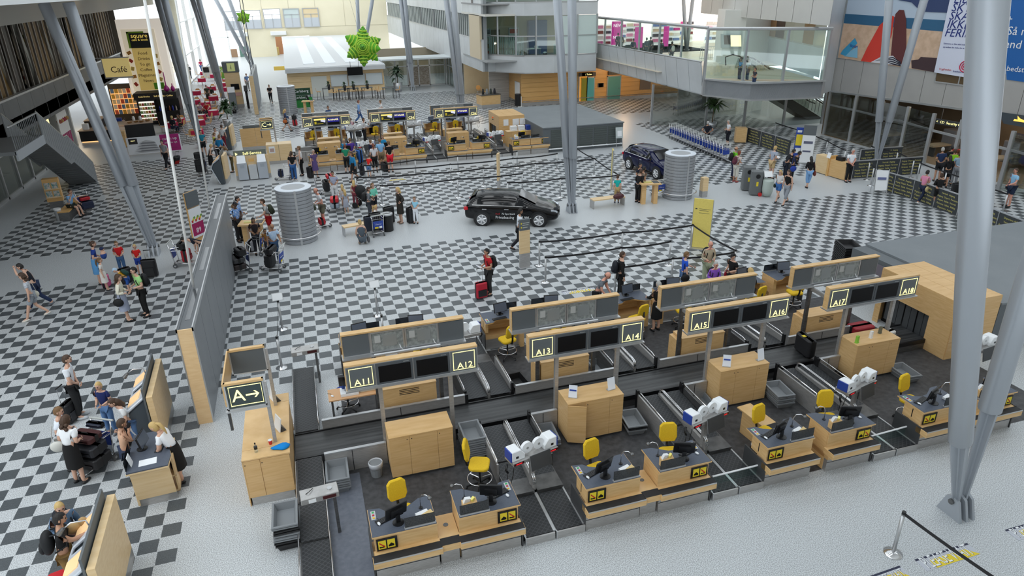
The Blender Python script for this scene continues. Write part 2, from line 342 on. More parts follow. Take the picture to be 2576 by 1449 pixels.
# ================================================================ timber wall under the mezzanine
ow = struct('wall_timber', MB().box(20.33, 36, 32.3, 32.6, .3, 3.1).box(20.33, 20.6, 32.6, 36, .3, 3.1), WOODO)
part('plinth', MB().box(20.33, 36, 32.25, 32.6, 0, .3), STEEL, ow)
mb = MB()
for k in range(6): mb.box(20.33, 36, 32.285, 32.3, .75 + .4 * k, .765 + .4 * k)
part('board_joint', mb, mat((.40, .22, .07)), ow)
mb = MB().tube([(20.4, 32.1, .42), (36, 32.1, .42)], .03, 6)
for k in range(9): mb.box(21 + 1.8 * k, 21.06 + 1.8 * k, 32.1, 32.3, .4, .44)
part('bumper_rail', mb, CHROME, ow)
for k, px in enumerate(((1470, 2), (1548, 3))):
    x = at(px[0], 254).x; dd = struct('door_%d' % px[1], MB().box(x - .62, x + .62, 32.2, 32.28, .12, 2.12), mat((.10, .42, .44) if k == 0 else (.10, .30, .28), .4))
    part('frame', MB().box(x - .7, x - .62, 32.2, 32.3, 0, 2.2).box(x + .62, x + .7, 32.2, 32.3, 0, 2.2).box(x - .7, x + .7, 32.2, 32.3, 2.12, 2.2), ALU, dd)
    part('door_handle', MB().box(x + .42, x + .5, 32.12, 32.2, 1.05, 1.1), CHROME, dd)
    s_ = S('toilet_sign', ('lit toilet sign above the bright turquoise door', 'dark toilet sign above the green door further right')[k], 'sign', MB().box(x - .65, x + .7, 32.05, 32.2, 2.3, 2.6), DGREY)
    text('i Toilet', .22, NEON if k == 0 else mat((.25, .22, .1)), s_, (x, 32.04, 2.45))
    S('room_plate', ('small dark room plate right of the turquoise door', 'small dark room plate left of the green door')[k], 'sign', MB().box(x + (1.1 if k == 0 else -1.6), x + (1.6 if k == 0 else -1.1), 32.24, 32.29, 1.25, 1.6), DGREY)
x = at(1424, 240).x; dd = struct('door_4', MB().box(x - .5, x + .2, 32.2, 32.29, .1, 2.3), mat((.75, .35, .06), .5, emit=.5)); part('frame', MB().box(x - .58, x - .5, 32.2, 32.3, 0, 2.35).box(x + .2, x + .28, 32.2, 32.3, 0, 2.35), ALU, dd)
S('toilet_sign', 'lit toilet sign half hidden behind the central pillar', 'sign', MB().box(x - .6, x + .7, 32.05, 32.2, 2.3, 2.6), DGREY)
S('wall_poster', 'white notice on the shaded right end of the timber wall', 'poster', MB().box(31.9, 33.0, 32.24, 32.29, .8, 2.4), mat((.22, .16, .11)))  # white sheet coloured dark brown, its shade put into the colour
S('door_panel_board', 'white board leaning at the left corner of the timber wall', 'board', MB().box(20.22, 20.3, 32.6, 33.9, .5, 2.0), WHITE)
part('shutter_wall', MB().box(18.4, 20.3, 36, 36.1, 0, 3.0), noisy('roller', (.42, .41, .4), (.6, .59, .57), 4, .5, vec=(.1, .1, 6)), ow)
# ================================================================ mezzanine block with the bowed front
z0 = 3.0
mz = struct('wall_mezzanine', MB().box(17.6, 40, 33.2, 60, 3.0, 3.9), CLAD)
bw = [at(1213, 177, z0), at(1262, 180.5, z0), at(1320, 183.5, z0), at(1394, 181.5, z0), at(1499, 176, z0)]
bw = [Vector((p.x, p.y, 0)) for p in bw]
def bow(zlo, zhi, m, name, th=.25):
    for a, b in zip(bw, bw[1:]):
        n = Vector((-(b - a).y, (b - a).x, 0)).normalized() * th
        part(name, MB().extr([a + Vector((0, 0, zlo)), b + Vector((0, 0, zlo)), b + n + Vector((0, 0, zlo)), a + n + Vector((0, 0, zlo))], (0, 0, zhi - zlo)), m, mz)
bow(3.0, 4.3, CLAD, 'panel'); bow(4.3, 4.42, ALU, 'sill_beam', .4); bow(7.55, 8.5, CLAD, 'panel'); bow(8.5, 8.62, ALU, 'sill_beam', .4); bow(2.92, 3.0, ALU, 'edge_trim', .35)
L_ = [(bw[i] - bw[i - 1]).length for i in range(1, 5)]; tot = sum(L_)
def bowp(t):
    d = t * tot
    for i, l in enumerate(L_):
        if d <= l or i == 3: return bw[i] + (bw[i + 1] - bw[i]) * (d / l)
        d -= l
for k in range(7):
    p = bowp(min(k / 6, .999)); part('mullion', MB().box(p.x - .06, p.x + .06, p.y - .05, p.y + .12, 4.4, 7.6).box(p.x - .05, p.x + .05, p.y - .05, p.y + .12, 8.6, 11), ALU, mz)
for k in range(6):
    a, b = bowp(k / 6), bowp((k + 1) / 6 - .001); f = FROST if k > 3 else GLASS
    for z1, z2 in ((4.45, 5.9), (5.98, 7.52), (8.65, 11)):
        part('pane', MB().extr([a + Vector((0, .05, z1)), b + Vector((0, .05, z1)), b + Vector((0, .05, z2)), a + Vector((0, .05, z2))], (0, .02, 0)), f, mz)
    part('transom', MB().extr([a + Vector((0, 0, 5.9)), b + Vector((0, 0, 5.9)), b + Vector((0, 0, 5.98)), a + Vector((0, 0, 5.98))], (0, .1, 0)), ALU, mz)
part('room_floor', MB().box(17, 27, 31.5, 40, 3.9, 4.0), mat((.35, .36, .36)), mz); part('room_ceiling', MB().box(17, 27, 31.6, 40, 7.55, 7.7), mat((.7, .68, .62)), mz)
part('room_wall', MB().box(17, 27, 37, 37.2, 4, 7.6).box(17.0, 17.2, 33.5, 37, 4, 7.6), mat((.66, .56, .40), .7), mz); part('upper_floor', MB().box(17, 27, 32, 40, 8.4, 8.5), mat((.3, .3, .3)), mz); part('upper_wall', MB().box(17, 27, 36, 36.2, 8.5, 13), mat((.30, .28, .26)), mz)
rx = bowp(.5)
S('blue_cupboard', 'blue double door cupboard in the office behind the mezzanine glass', 'cupboard', MB().box(22.4, 24.2, 36.4, 36.9, 4, 6.9), mat((.07, .14, .34)))
S('office_door', 'brown door in the office behind the mezzanine glass', 'door', MB().box(18.6, 19.8, 36.9, 37, 4, 6.2), mat((.2, .15, .09)))
for k in range(2):
    o = T('office_bookcase', ('shelf of white boxes at the left end of the mezzanine office', 'shelf of red binders in the middle of the mezzanine office')[k], 'bookcase', (17.6 + 2.6 * k, 35.6, 4)); part('carcass', MB().box(0, .9, 0, .05, 0, 2.4).box(0, .04, -.3, 0, 0, 2.4).box(.86, .9, -.3, 0, 0, 2.4), WHITE, o)
    for q in range(4): part('shelf', MB().box(0, .9, -.3, 0, .1 + .6 * q, .14 + .6 * q), WHITE, o); part('files', MB().box(.1, .8, -.25, -.05, .14 + .6 * q, .5 + .6 * q), mat([(.5, .1, .06), (.3, .2, .1), (.55, .53, .5), (.12, .12, .14)][(q + k) % 4]), o)
for k in range(2):
    p = bowp(.1 + .16 * k); mb = MB()
    for q in range(10): mb.tube([(p.x + .17 * q, p.y + .5 + (.06 if q % 2 else 0), 4.05), (p.x + .17 * q, p.y + .5, 5.8)], .05, 5)
    S('office_curtain', ('grey pleated curtain behind the leftmost mezzanine pane', 'grey pleated curtain behind the second mezzanine pane')[k], 'curtain', mb, mat((.38, .40, .38), .8))
o = T('office_desk', 'white office desk with papers behind the mezzanine glass', 'desk', (21.2, 33.2, 4)); part('top', MB().box(0, 1.3, 0, .7, .7, .74), WHITE, o)
for a in (.05, 1.2):
    for b in (.05, .6): part('leg', MB().box(a, a + .05, b, b + .05, 0, .7), ALU, o)
part('papers', MB().box(.3, .7, .2, .5, .74, .8).box(.8, 1.1, .2, .5, .74, .95), WHITEP, o)
S('office_printer', 'pale floor standing office printer by the blue cupboard', 'printer', MB().rbox(23.6, 24.5, 32.4, 33.1, 4, 5.1, .05), mat((.66, .70, .62)), bev=.02)
o = T('office_bin', 'black waste bin with a white bag behind the mezzanine glass', 'bin', (22.6, 32.5, 4)); part('bucket', MB().cyl(0, 0, 0, .4, .14, .18), BLACK, o); part('bag', MB().sph((0, 0, .42), (.17, .17, .12)), WHITEP, o, True)
# left wing of the mezzanine: cladding, ribbon of blinds, cladding
A, B = Vector((17.15, 33.3, 0)), Vector((17.15, 93, 0)); nn = 22
mw = struct('wall_left_wing', MB().box(17.3, 17.6, 33.3, 93, 3, 14), mat((.3, .32, .33)))
for k in range(nn):
    y0, y1 = A.y + (B.y - A.y) * (k / nn) ** 1.3, A.y + (B.y - A.y) * ((k + 1) / nn) ** 1.3
    part('panel', MB().box(17.12, 17.3, y0 + .015, y1 - .015, 3.0, 5.6), CLAD, mw); part('panel', MB().box(17.12, 17.3, y0 + .015, y1 - .015, 7.55, 12), CLAD, mw)
mb = MB()
for k in range(60):
    y = 33.6 + 59 * (k / 60) ** 1.2; mb.box(17.2, 17.26, y, y + .3 + .35 * k / 60, 5.65, 7.5)
part('blind_slats', mb, mat((.34, .37, .36), .5), mw, stuff=True); part('pane', MB().box(17.26, 17.29, 33.4, 92, 5.65, 7.5), mat((.10, .12, .12), .1), mw)
part('sill', MB().box(17.05, 17.3, 33.3, 93, 5.58, 5.66), ALU, mw)
for k in range(6): part('mullion', MB().box(17.1, 17.26, 34.2 + 2.6 * k + k * k * .6, 34.32 + 2.6 * k + k * k * .6, 5.6, 7.5), ALU, mw)
# ================================================================ glazed gallery and bridge (right)
P0, P1 = at(1767, 237, z0), at(1482, 165, z0); nn = 12
gl = struct('wall_gallery', MB().extr([P0 + Vector((.15, .2, -.1)), P1 + Vector((.15, .2, -.1)), P1 + Vector((9, .2, -.1)), P0 + Vector((9, .2, -.1))], (0, 0, .95)), CLAD)
for k in range(nn):
    a, b = P0.lerp(P1, (k + .012) / nn), P0.lerp(P1, (k + .988) / nn)
    part('panel', MB().extr([a, b, b + Vector((-.35, .02, 2.05)), a + Vector((-.35, .02, 2.05))], (.12, .05, 0)), CLAD, gl)
    a, b = P0.lerp(P1, k / nn), P0.lerp(P1, (k + 1) / nn)
U = Vector((0, 0, 1))
part('handrail', MB().tube([P0 + U * 2.1 + Vector((-.3, 0, 0)), P1 + U * 2.1 + Vector((-.3, 0, 0))], .06, 6), ALU, gl)
part('top_rail', MB().tube([P0 + U * 4.2, P1 + U * 4.2], .11, 6), ALU, gl)
for k in range(7):
    p = P0.lerp(P1, k / 6); part('post', MB().box(p.x - .06, p.x + .06, p.y - .06, p.y + .06, 5.0, 7.2), ALU, gl)
    if k < 6: q = P0.lerp(P1, (k + 1) / 6); part('pane', MB().extr([p + U * 2.1, q + U * 2.1, q + U * 4.15, p + U * 4.15], (.02, 0, 0)), GLASS, gl)
# bridge
B1 = at(2068, 242.5, z0); B0 = Vector((P0.x, P0.y, 0)); B1 = Vector((B1.x, B1.y, 0)); Bm = at(1885, 249.5, z0); Bm = Vector((Bm.x, Bm.y, 0)); 
br = struct('trim_bridge', MB().extr([B0 + U * 2.95, Bm + U * 2.95, B1 + U * 2.95, B1 + U * 2.95 + Vector((2, 9, 0)), B0 + U * 2.95 + Vector((1, 9, 0))], (0, 0, .95)), CLAD)
for a, b in ((B0, Bm), (Bm, B1)):
    part('girder', MB().extr([a + U * 2.95, b + U * 2.95, b + U * 3.95, a + U * 3.95], (.05, .3, 0)), mat((.33, .36, .40), .45, .3), br); part('flange', MB().extr([a + U * 3.95, b + U * 3.95, b + U * 4.05, a + U * 4.05], (-.05, -.2, 0)), ALU, br)
part('flange', MB().extr([B0 + U * 2.9, Bm + U * 2.9, B1 + U * 2.9, B1 + U * 2.98, Bm + U * 2.98, B0 + U * 2.98], (-.02, -.2, 0)), ALU, br)
part('top_rail', MB().tube([B0 + U * 7.15, B1 + U * 7.15], .11, 6), ALU, br)
for k in range(4):
    p = B0.lerp(B1, k / 3 * .985); part('post', MB().box(p.x - .07, p.x + .07, p.y - .08, p.y + .08, 3.95, 7.15).box(p.x - .1, p.x + .1, p.y - .15, p.y, 3, 3.95), ALU, br)
    if k < 3: q = B0.lerp(B1, (k + 1) / 3 * .985); part('pane', MB().extr([p + U * 4.05, q + U * 4.05, q + U * 7.1, p + U * 7.1], (0, .02, 0)), GLASS, br)
part('bridge_deck', MB().extr([B0 + U * 3.9, B1 + U * 3.9, B1 + U * 3.9 + Vector((2, 9, 0)), B0 + U * 3.9 + Vector((1, 9, 0))], (0, 0, .06)), mat((.5, .42, .3), .4), br)
# shop behind the gallery glass
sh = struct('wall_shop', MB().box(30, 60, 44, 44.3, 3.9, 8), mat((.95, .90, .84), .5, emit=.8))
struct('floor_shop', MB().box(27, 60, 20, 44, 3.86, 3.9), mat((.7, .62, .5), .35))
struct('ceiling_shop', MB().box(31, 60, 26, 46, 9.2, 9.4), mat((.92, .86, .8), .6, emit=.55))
mb = MB()
for i in range(7):
    for j in range(4): mb.cyl(33 + 3 * i, 28 + 4 * j, 9.14, 9.2, .25, n=8)
part('downlight', mb, mat((1, .95, .85), .5, emit=3), sh, stuff=True)
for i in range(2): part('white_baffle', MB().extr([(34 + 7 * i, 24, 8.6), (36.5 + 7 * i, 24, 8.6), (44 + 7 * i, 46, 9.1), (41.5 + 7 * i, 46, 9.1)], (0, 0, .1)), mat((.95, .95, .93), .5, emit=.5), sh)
cols = [(.75, .05, .35), (.9, .85, .8), (.3, .05, .05), (.9, .3, .5), (.1, .1, .12), (.85, .7, .5), (.2, .3, .6), (.95, .9, .85)]
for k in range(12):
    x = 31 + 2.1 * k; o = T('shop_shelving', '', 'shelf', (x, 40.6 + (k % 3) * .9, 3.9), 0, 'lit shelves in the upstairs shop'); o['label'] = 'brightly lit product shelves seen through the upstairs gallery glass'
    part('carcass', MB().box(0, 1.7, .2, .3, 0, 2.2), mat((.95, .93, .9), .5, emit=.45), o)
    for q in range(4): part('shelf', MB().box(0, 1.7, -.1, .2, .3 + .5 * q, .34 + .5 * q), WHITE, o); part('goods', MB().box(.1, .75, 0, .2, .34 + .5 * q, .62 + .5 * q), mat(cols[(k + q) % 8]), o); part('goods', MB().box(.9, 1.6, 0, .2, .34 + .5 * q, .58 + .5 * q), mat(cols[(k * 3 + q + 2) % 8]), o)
for k, (px, py) in enumerate(((1553, 78), (1607, 92), (1676, 90))):
    p = aty(px, py, 39); o = S('shop_banner', ('tall magenta NEW banner in the upstairs shop', 'narrow magenta banner beside the shoppers upstairs', 'magenta hanging strip near the white pillar upstairs')[k], 'banner', MB().box(p.x - .6 + .15 * k, p.x + .6 - .15 * k, 39, 39.05, p.z - 1.3, p.z + .9), mat((.62, .03, .30), .5, emit=.4))
    if k == 0: text('NEW', .4, mat((1, 1, 1), .5, emit=.8), o, (p.x, 38.97, p.z + .5)); text('NEW', .4, mat((1, 1, 1), .5, emit=.8), o, (p.x, 38.97, p.z - .6))
# upper right: cladding above the shop and the white lift shaft
ua, ub = at(2087, 65, 7.4), at(1763, 33, 7.4)
struct('wall_bridge_end', MB().extr([B1 + U * 3 + Vector((-.1, .3, 0)), at(2090, 229, 3.0), at(2090, 229, 3.0) + U * 9, B1 + U * 12 + Vector((-.1, .3, 0))], (.2, .3, 0)), CLAD)
ur = struct('wall_upper_right', MB().extr([ua, ub, ub + Vector((.3, .3, 0)), ua + Vector((.3, .3, 0))], (0, 0, 8)), CLAD)
for k in range(9):
    a, b = ua.lerp(ub, (k + .01) / 9), ua.lerp(ub, (k + .99) / 9); part('panel', MB().extr([a, b, b + U * 8, a + U * 8], (-.06, -.06, 0)), noisy('pale_cladding%d' % k, (.62, .61, .58), (.58, .57, .55), .5, .5), ur)
C1, C2, C3 = at(1815, 200, 3.9), at(1870, 205, 3.9), at(1925, 195, 3.9)
a, b = Vector((35.2, 20.2, 0)), Vector((38.4, 22.4, 0))
s0 = aty(1816, 120, 22.5); s1 = aty(1870, 120, 21.5); s2 = aty(1935, 120, 23)
struct('wall_lift_shaft', MB().extr([(s0.x, 22.5, 0), (s1.x, 21.5, 0), (s2.x, 23, 0), (s1.x, 25.5, 0)], (0, 0, aty(1870, 26, 21.5).z)), noisy('lift_white', (.70, .71, .68), (.66, .67, .64), .5, .5))
lp = [onp(*q, (s0.x, 22.5), (s1.x, 21.5)) for q in ((1813, 120), (1863, 120), (1863, 85), (1813, 85))]
o = T('light_box', 'lit advertising light box on the white lift shaft', 'poster', (0, 0, 0)); part('frame', MB().extr([p + Vector((-.02, -.12, 0)) for p in lp], (0, .1, 0)), ALU, o)
m_ = lp[0].lerp(lp[1], .45); n_ = lp[3].lerp(lp[2], .45); part('lit_panel', MB().extr([m_ + Vector((0, -.16, .1)), lp[1] + Vector((-.05, -.16, .1)), lp[2] + Vector((-.05, -.16, -.1)), n_ + Vector((0, -.16, -.1))], (0, .02, 0)), mat((1, .80, .5), .5, emit=1.1), o); part('dark_picture', MB().extr([lp[0] + Vector((.05, -.16, .25)), m_ + Vector((-.05, -.16, .25)), n_ + Vector((-.05, -.16, -.1)), lp[3] + Vector((.05, -.16, -.1))], (0, .02, 0)), mat((.10, .07, .05)), o)
# ================================================================ right wing with banners, glazed security front
Q0, Q1 = at(2076, 226, z0), at(2464, 279.5, z0); dq = (Q1 - Q0).normalized(); Q2 = Q1 + dq * 9; Q0 = Q0 - dq * .2; nq = Vector((dq.y, -dq.x, 0));
if nq.x > 0: nq = -nq
rw = struct('wall_right', MB().extr([Q0, Q2, Q2 - nq * .3, Q0 - nq * .3], (0, 0, 11)), CLAD); L_ = (Q2 - Q0).length
for k in range(14):
    a, b = Q0.lerp(Q2, (k + .01) / 14), Q0.lerp(Q2, (k + .99) / 14)
    part('panel', MB().extr([a, b, b + U * 2.1, a + U * 2.1], nq * .06), noisy('right_cladding%d' % k, (.52, .51, .49), (.47, .46, .445), .6, .42, .3), rw)
    part('panel', MB().extr([a + U * 2.12, b + U * 2.12, b + U * 10, a + U * 10], nq * .03), CLAD, rw)
e_ = [onp(*q, Q0, Q1) + nq * .1 for q in ((2355, 205), (2462, 219), (2462, 186), (2360, 182))]
o = struct('window_13', MB().extr(e_, nq * .02), mat((.13, .09, .05), .15)); part('frame', MB().tube(e_ + [e_[0]], .05, 4), ALU, o); m_ = e_[0].lerp(e_[1], .56); part('mullion', MB().tube([m_, m_ + U * .9], .05, 4), ALU, o)
struct('baseboard_right', MB().extr([Q0 + U * -.08, Q2 + U * -.08, Q2 + U * .04, Q0 + U * .04], nq * .1), ALU)
part('soffit', MB().extr([Q0 - U * .02, Q2 - U * .02, Q2 - nq * 5 - U * .02, Q0 - nq * 5 - U * .02], (0, 0, .02)), mat((.3, .3, .3)), rw)
gx = [Vector((36.3, 12.6, 0)), Vector((36.25, 10.1, 0)), Vector((36.0, 7.6, 0)), Vector((35.9, 5.5, 0)), Vector((35.4, 3.2, 0)), Vector((35.2, 1.2, 0)), Vector((34.9, -2.0, 0)), Vector((34.4, -6, 0)), Vector((34, -10, 0))]
o = struct('window_14', MB().extr([gx[0] + U * .05, gx[1] + U * .05, gx[1] + U * 2.95, gx[0] + U * 2.95], (.03, 0, 0)), GLASSD)
for k, p in enumerate(gx):
    part('post', MB().box(p.x - .07, p.x + .07, p.y - .09, p.y + .09, 0, 3.0), ALU, o)
    if k < len(gx) - 1:
        q = gx[k + 1]; part('transom', MB().extr([p + U * 2.0, q + U * 2.0, q + U * 2.12, p + U * 2.12], (.08, 0, 0)), ALU, o)
        if k and k not in (4, 5): part('pane', MB().extr([p + U * .05, q + U * .05, q + U * 2.95, p + U * 2.95], (.02, 0, 0)), GLASSD, o)
struct('wall_security', MB().box(42, 42.3, -12, 18, 0, 3.4).box(36.4, 42, 12.8, 13, 0, 3), noisy('dim_wall', (.20, .15, .10), (.15, .11, .07), .5, .6))
part('security_floor', MB().box(36.2, 42, -12, 12.8, 0, .004), mat((.30, .22, .14), .3), fl)
# glass screen walls left of the escalator
ga, gb, gc = Vector((26.73, 20.1, 0)), Vector((30.16, 18.05, 0)), Vector((32.22, 16.25, 0)); gd = Vector((38.8, 15.9, 0))
o = struct('window_15', MB().extr([ga + U * .05, gb + U * .05, gb + U * 2.95, ga + U * 2.95], (0, .03, 0)), GLASSD)
for p in (ga, gb): part('post', MB().box(p.x - .07, p.x + .07, p.y - .07, p.y + .07, 0, 3.0), ALU, o)
o = struct('window_16', MB().extr([gb + U * .05, gc + U * .05, gc + U * 2.95, gb + U * 2.95], (0, .03, 0)), GLASSD)
part('pane', MB().extr([gc + U * .05, gd + U * .05, gd + U * 2.95, gc + U * 2.95], (0, .03, 0)), GLASSD, o)
for p in (gc, gd, gc.lerp(gd, .5)): part('post', MB().box(p.x - .07, p.x + .07, p.y - .07, p.y + .07, 0, 3.0), ALU, o)
for n_, p_, e_n, c_ in (('timber', (29, 29.5, 2.9), 260, (1, .62, .3)), ('security', (39.5, 3, 3.0), 160, (1, .75, .5)), ('escalator', (35, 19.5, 2.8), 160, (1, .95, .85)), ('passage', (17.8, 38, 2.9), 120, (1, .8, .55)), ('shop_left', (-15.5, 34, 3.0), 220, (1, .78, .5))):  # bare point lights added to warm the timber wall and brighten dim interiors
    l_ = bpy.data.lights.new('added_light_' + n_, 'POINT'); l_.energy = e_n; l_.color = c_; l_.shadow_soft_size = .4; q_ = bpy.data.objects.new('added_light_' + n_, l_); COL.objects.link(q_); q_.location = p_
struct('wall_behind_glass', MB().box(31.5, 36.4, 24.5, 24.7, 0, 3), mat((.48, .48, .46), .6))
# ================================================================ left gallery
lg = struct('wall_left_gallery', MB().box(-24, -13.3, -4, 46, 3.2, 3.9), mat((.20, .2, .2), .6)); ys = [1 + 2.3 * k for k in range(20)]
for k in range(19): part('panel', MB().box(-13.42, -13.3, ys[k] + .015, ys[k + 1] - .015, 3.0, 4.85), noisy('gallery_panel%d' % k, (.155, .16, .165), (.135, .14, .145), 1, .5), lg)
part('handrail', MB().box(-13.5, -13.22, 1, 44.7, 4.85, 4.95), ALU, lg)
part('back_wall', MB().box(-20, -19.8, -4, 46, 3.9, 9), noisy('ochre', (.34, .20, .06), (.24, .14, .04), .3, .6), lg)
for k in range(9):
    y = 5 + 4.4 * k; mb = MB().extr([(-13.6, y, 3.9), (-13.6, y + .35, 3.9), (-13.6, y - 1.2, 8.6), (-13.6, y - 1.6, 8.6)], (-.5, 0, 0))
    part('inclined_frame', mb, mat((.40, .39, .34), .5), lg); part('ochre_panel', MB().box(-13.75, -13.7, y + .3, y + (4.2 if k % 2 == 0 else 1.6), 3.9, 8.6), mat((.33, .19, .05) if k % 2 == 0 else (.12, .10, .08), .5), lg)
mb = MB()
for k in range(46): mb.box(-13.6, -13.5, 4 + .9 * k, 4.12 + .9 * k, 4.9, 8.5)
part('window_fins', mb, mat((.16, .14, .12), .4), lg, stuff=True)
part('pane', MB().box(-13.8, -13.78, 2, 44, 4.9, 8.6), glassm('gallery_glass', (.5, .48, .45), .1), lg)
ce = struct('ceiling', MB().box(-26, -12.4, -8, 62, 8.55, 8.8).box(-26, -5.8, -8, 62, 9.9, 10.1), noisy('ceiling_panel', (.42, .38, .33), (.38, .34, .3), .5, .6))
part('fascia', MB().box(-12.5, -12.3, -8, 62, 8.5, 9.9), mat((.46, .44, .40), .6), ce)
for x, y in ((-11.6, 30), (-10.3, 21), (-9.2, 28), (-10.8, 38)): part('ceiling_lamp', MB().cyl(x, y, 9.8, 9.9, .22, n=12), mat((1, .75, .45), .5, emit=4), ce)
part('edge_beam', MB().box(-6.0, -5.6, -8, 62, 9.75, 10.2), mat((.8, .82, .84), .4), ce)
part('cross_beam', MB().box(-9.6, -9.4, -8, 62, 9.72, 9.9), mat((.8, .82, .84), .4), ce)
o = struct('window_17', MB().box(-14.1, -14.06, 2, 21, .1, 3.0), GLASSD)
for k in range(9): part('post', MB().box(-14.2, -14.0, 3 + 2.2 * k, 3.14 + 2.2 * k, 0, 3.05), ALU, o)
part('transom', MB().box(-14.18, -14.02, 2, 21, 2.1, 2.2), ALU, o); part('bottom_rail', MB().box(-14.2, -14.0, 2, 21, 0, .15), ALU, o)
part('end_wall', MB().box(-20, -13.3, 46, 46.2, 3.9, 9).box(-20, -13.3, -4, -3.8, 3.9, 9), mat((.2, .18, .15)), lg)  # end walls added to keep outside light out of the gallery
struct('wall_travel_shop', MB().box(-19, -18.8, 0, 22, 0, 3.2), noisy('shop_timber', (.60, .34, .10), (.5, .28, .08), .6, .5))
struct('wall_cafe', MB().box(-20, -14.1, 28.45, 28.7, 0, 3.0).box(-20, -19.7, 22, 46, 0, 3.2), mat((.66, .65, .62), .6))
# unseen hall roof, added with skylight strips to shape daylight and reflections
hr_ = struct('ceiling_hall', MB().box(-5.6, 48, -46, -24.5, 15.2, 15.5), mat((.55, .55, .54), .6))
for k in range(15): part('roof_strip', MB().box(-5.6, 48, -24.5 + 6.6 * k, -24.5 + 6.6 * k + 3.3, 15.2, 15.5), mat((.55, .55, .54), .6), hr_)
for k in range(6): part('roof_beam', MB().box(-5.6 + 9 * k, -5.2 + 9 * k, -46, 72, 14.7, 15.2), mat((.6, .61, .62), .5), hr_)
struct('wall_south', MB().box(-24, 48, -46.3, -46, 0, 15.2), mat((.5, .49, .46), .6)); struct('wall_east', MB().box(47.7, 48, -46, -9, 0, 15.2).box(47.7, 48, 12, 44, 9.5, 15.2), mat((.5, .49, .46), .6)); struct('wall_west', MB().box(-26.3, -26, -46, 46, 0, 10), mat((.4, .38, .34), .6))
# wall behind the bridge glass
wa, wb = Vector((s2.x, 23.5, 0)), B1 + Vector((1.2, 2.0, 0)); wv_ = struct('wall_bridge_back', MB().extr([wa + U * 3.9, wb + U * 3.9, wb + U * 9, wa + U * 9], (.1, .3, 0)), mat((.50, .48, .44), .6))
for k in range(6):
    a, b = wa.lerp(wb, (k + .01) / 6), wa.lerp(wb, (k + .99) / 6); part('panel', MB().extr([a + U * 3.9, b + U * 3.9, b + U * 5.75, a + U * 5.75], (-.02, -.06, 0)), CLAD, wv_); part('pane', MB().extr([a + U * 5.85, b + U * 5.85, b + U * 7.3, a + U * 7.3], (-.02, -.05, 0)), mat([(.42, .22, .09), (.10, .05, .03), (.55, .52, .42), (.6, .57, .47), (.35, .2, .08), (.5, .47, .38)][k], .15), wv_); part('mullion', MB().extr([a + U * 5.75, a + (b - a) * .04 + U * 5.75, a + (b - a) * .04 + U * 7.4, a + U * 7.4], (-.03, -.09, 0)), ALU, wv_)
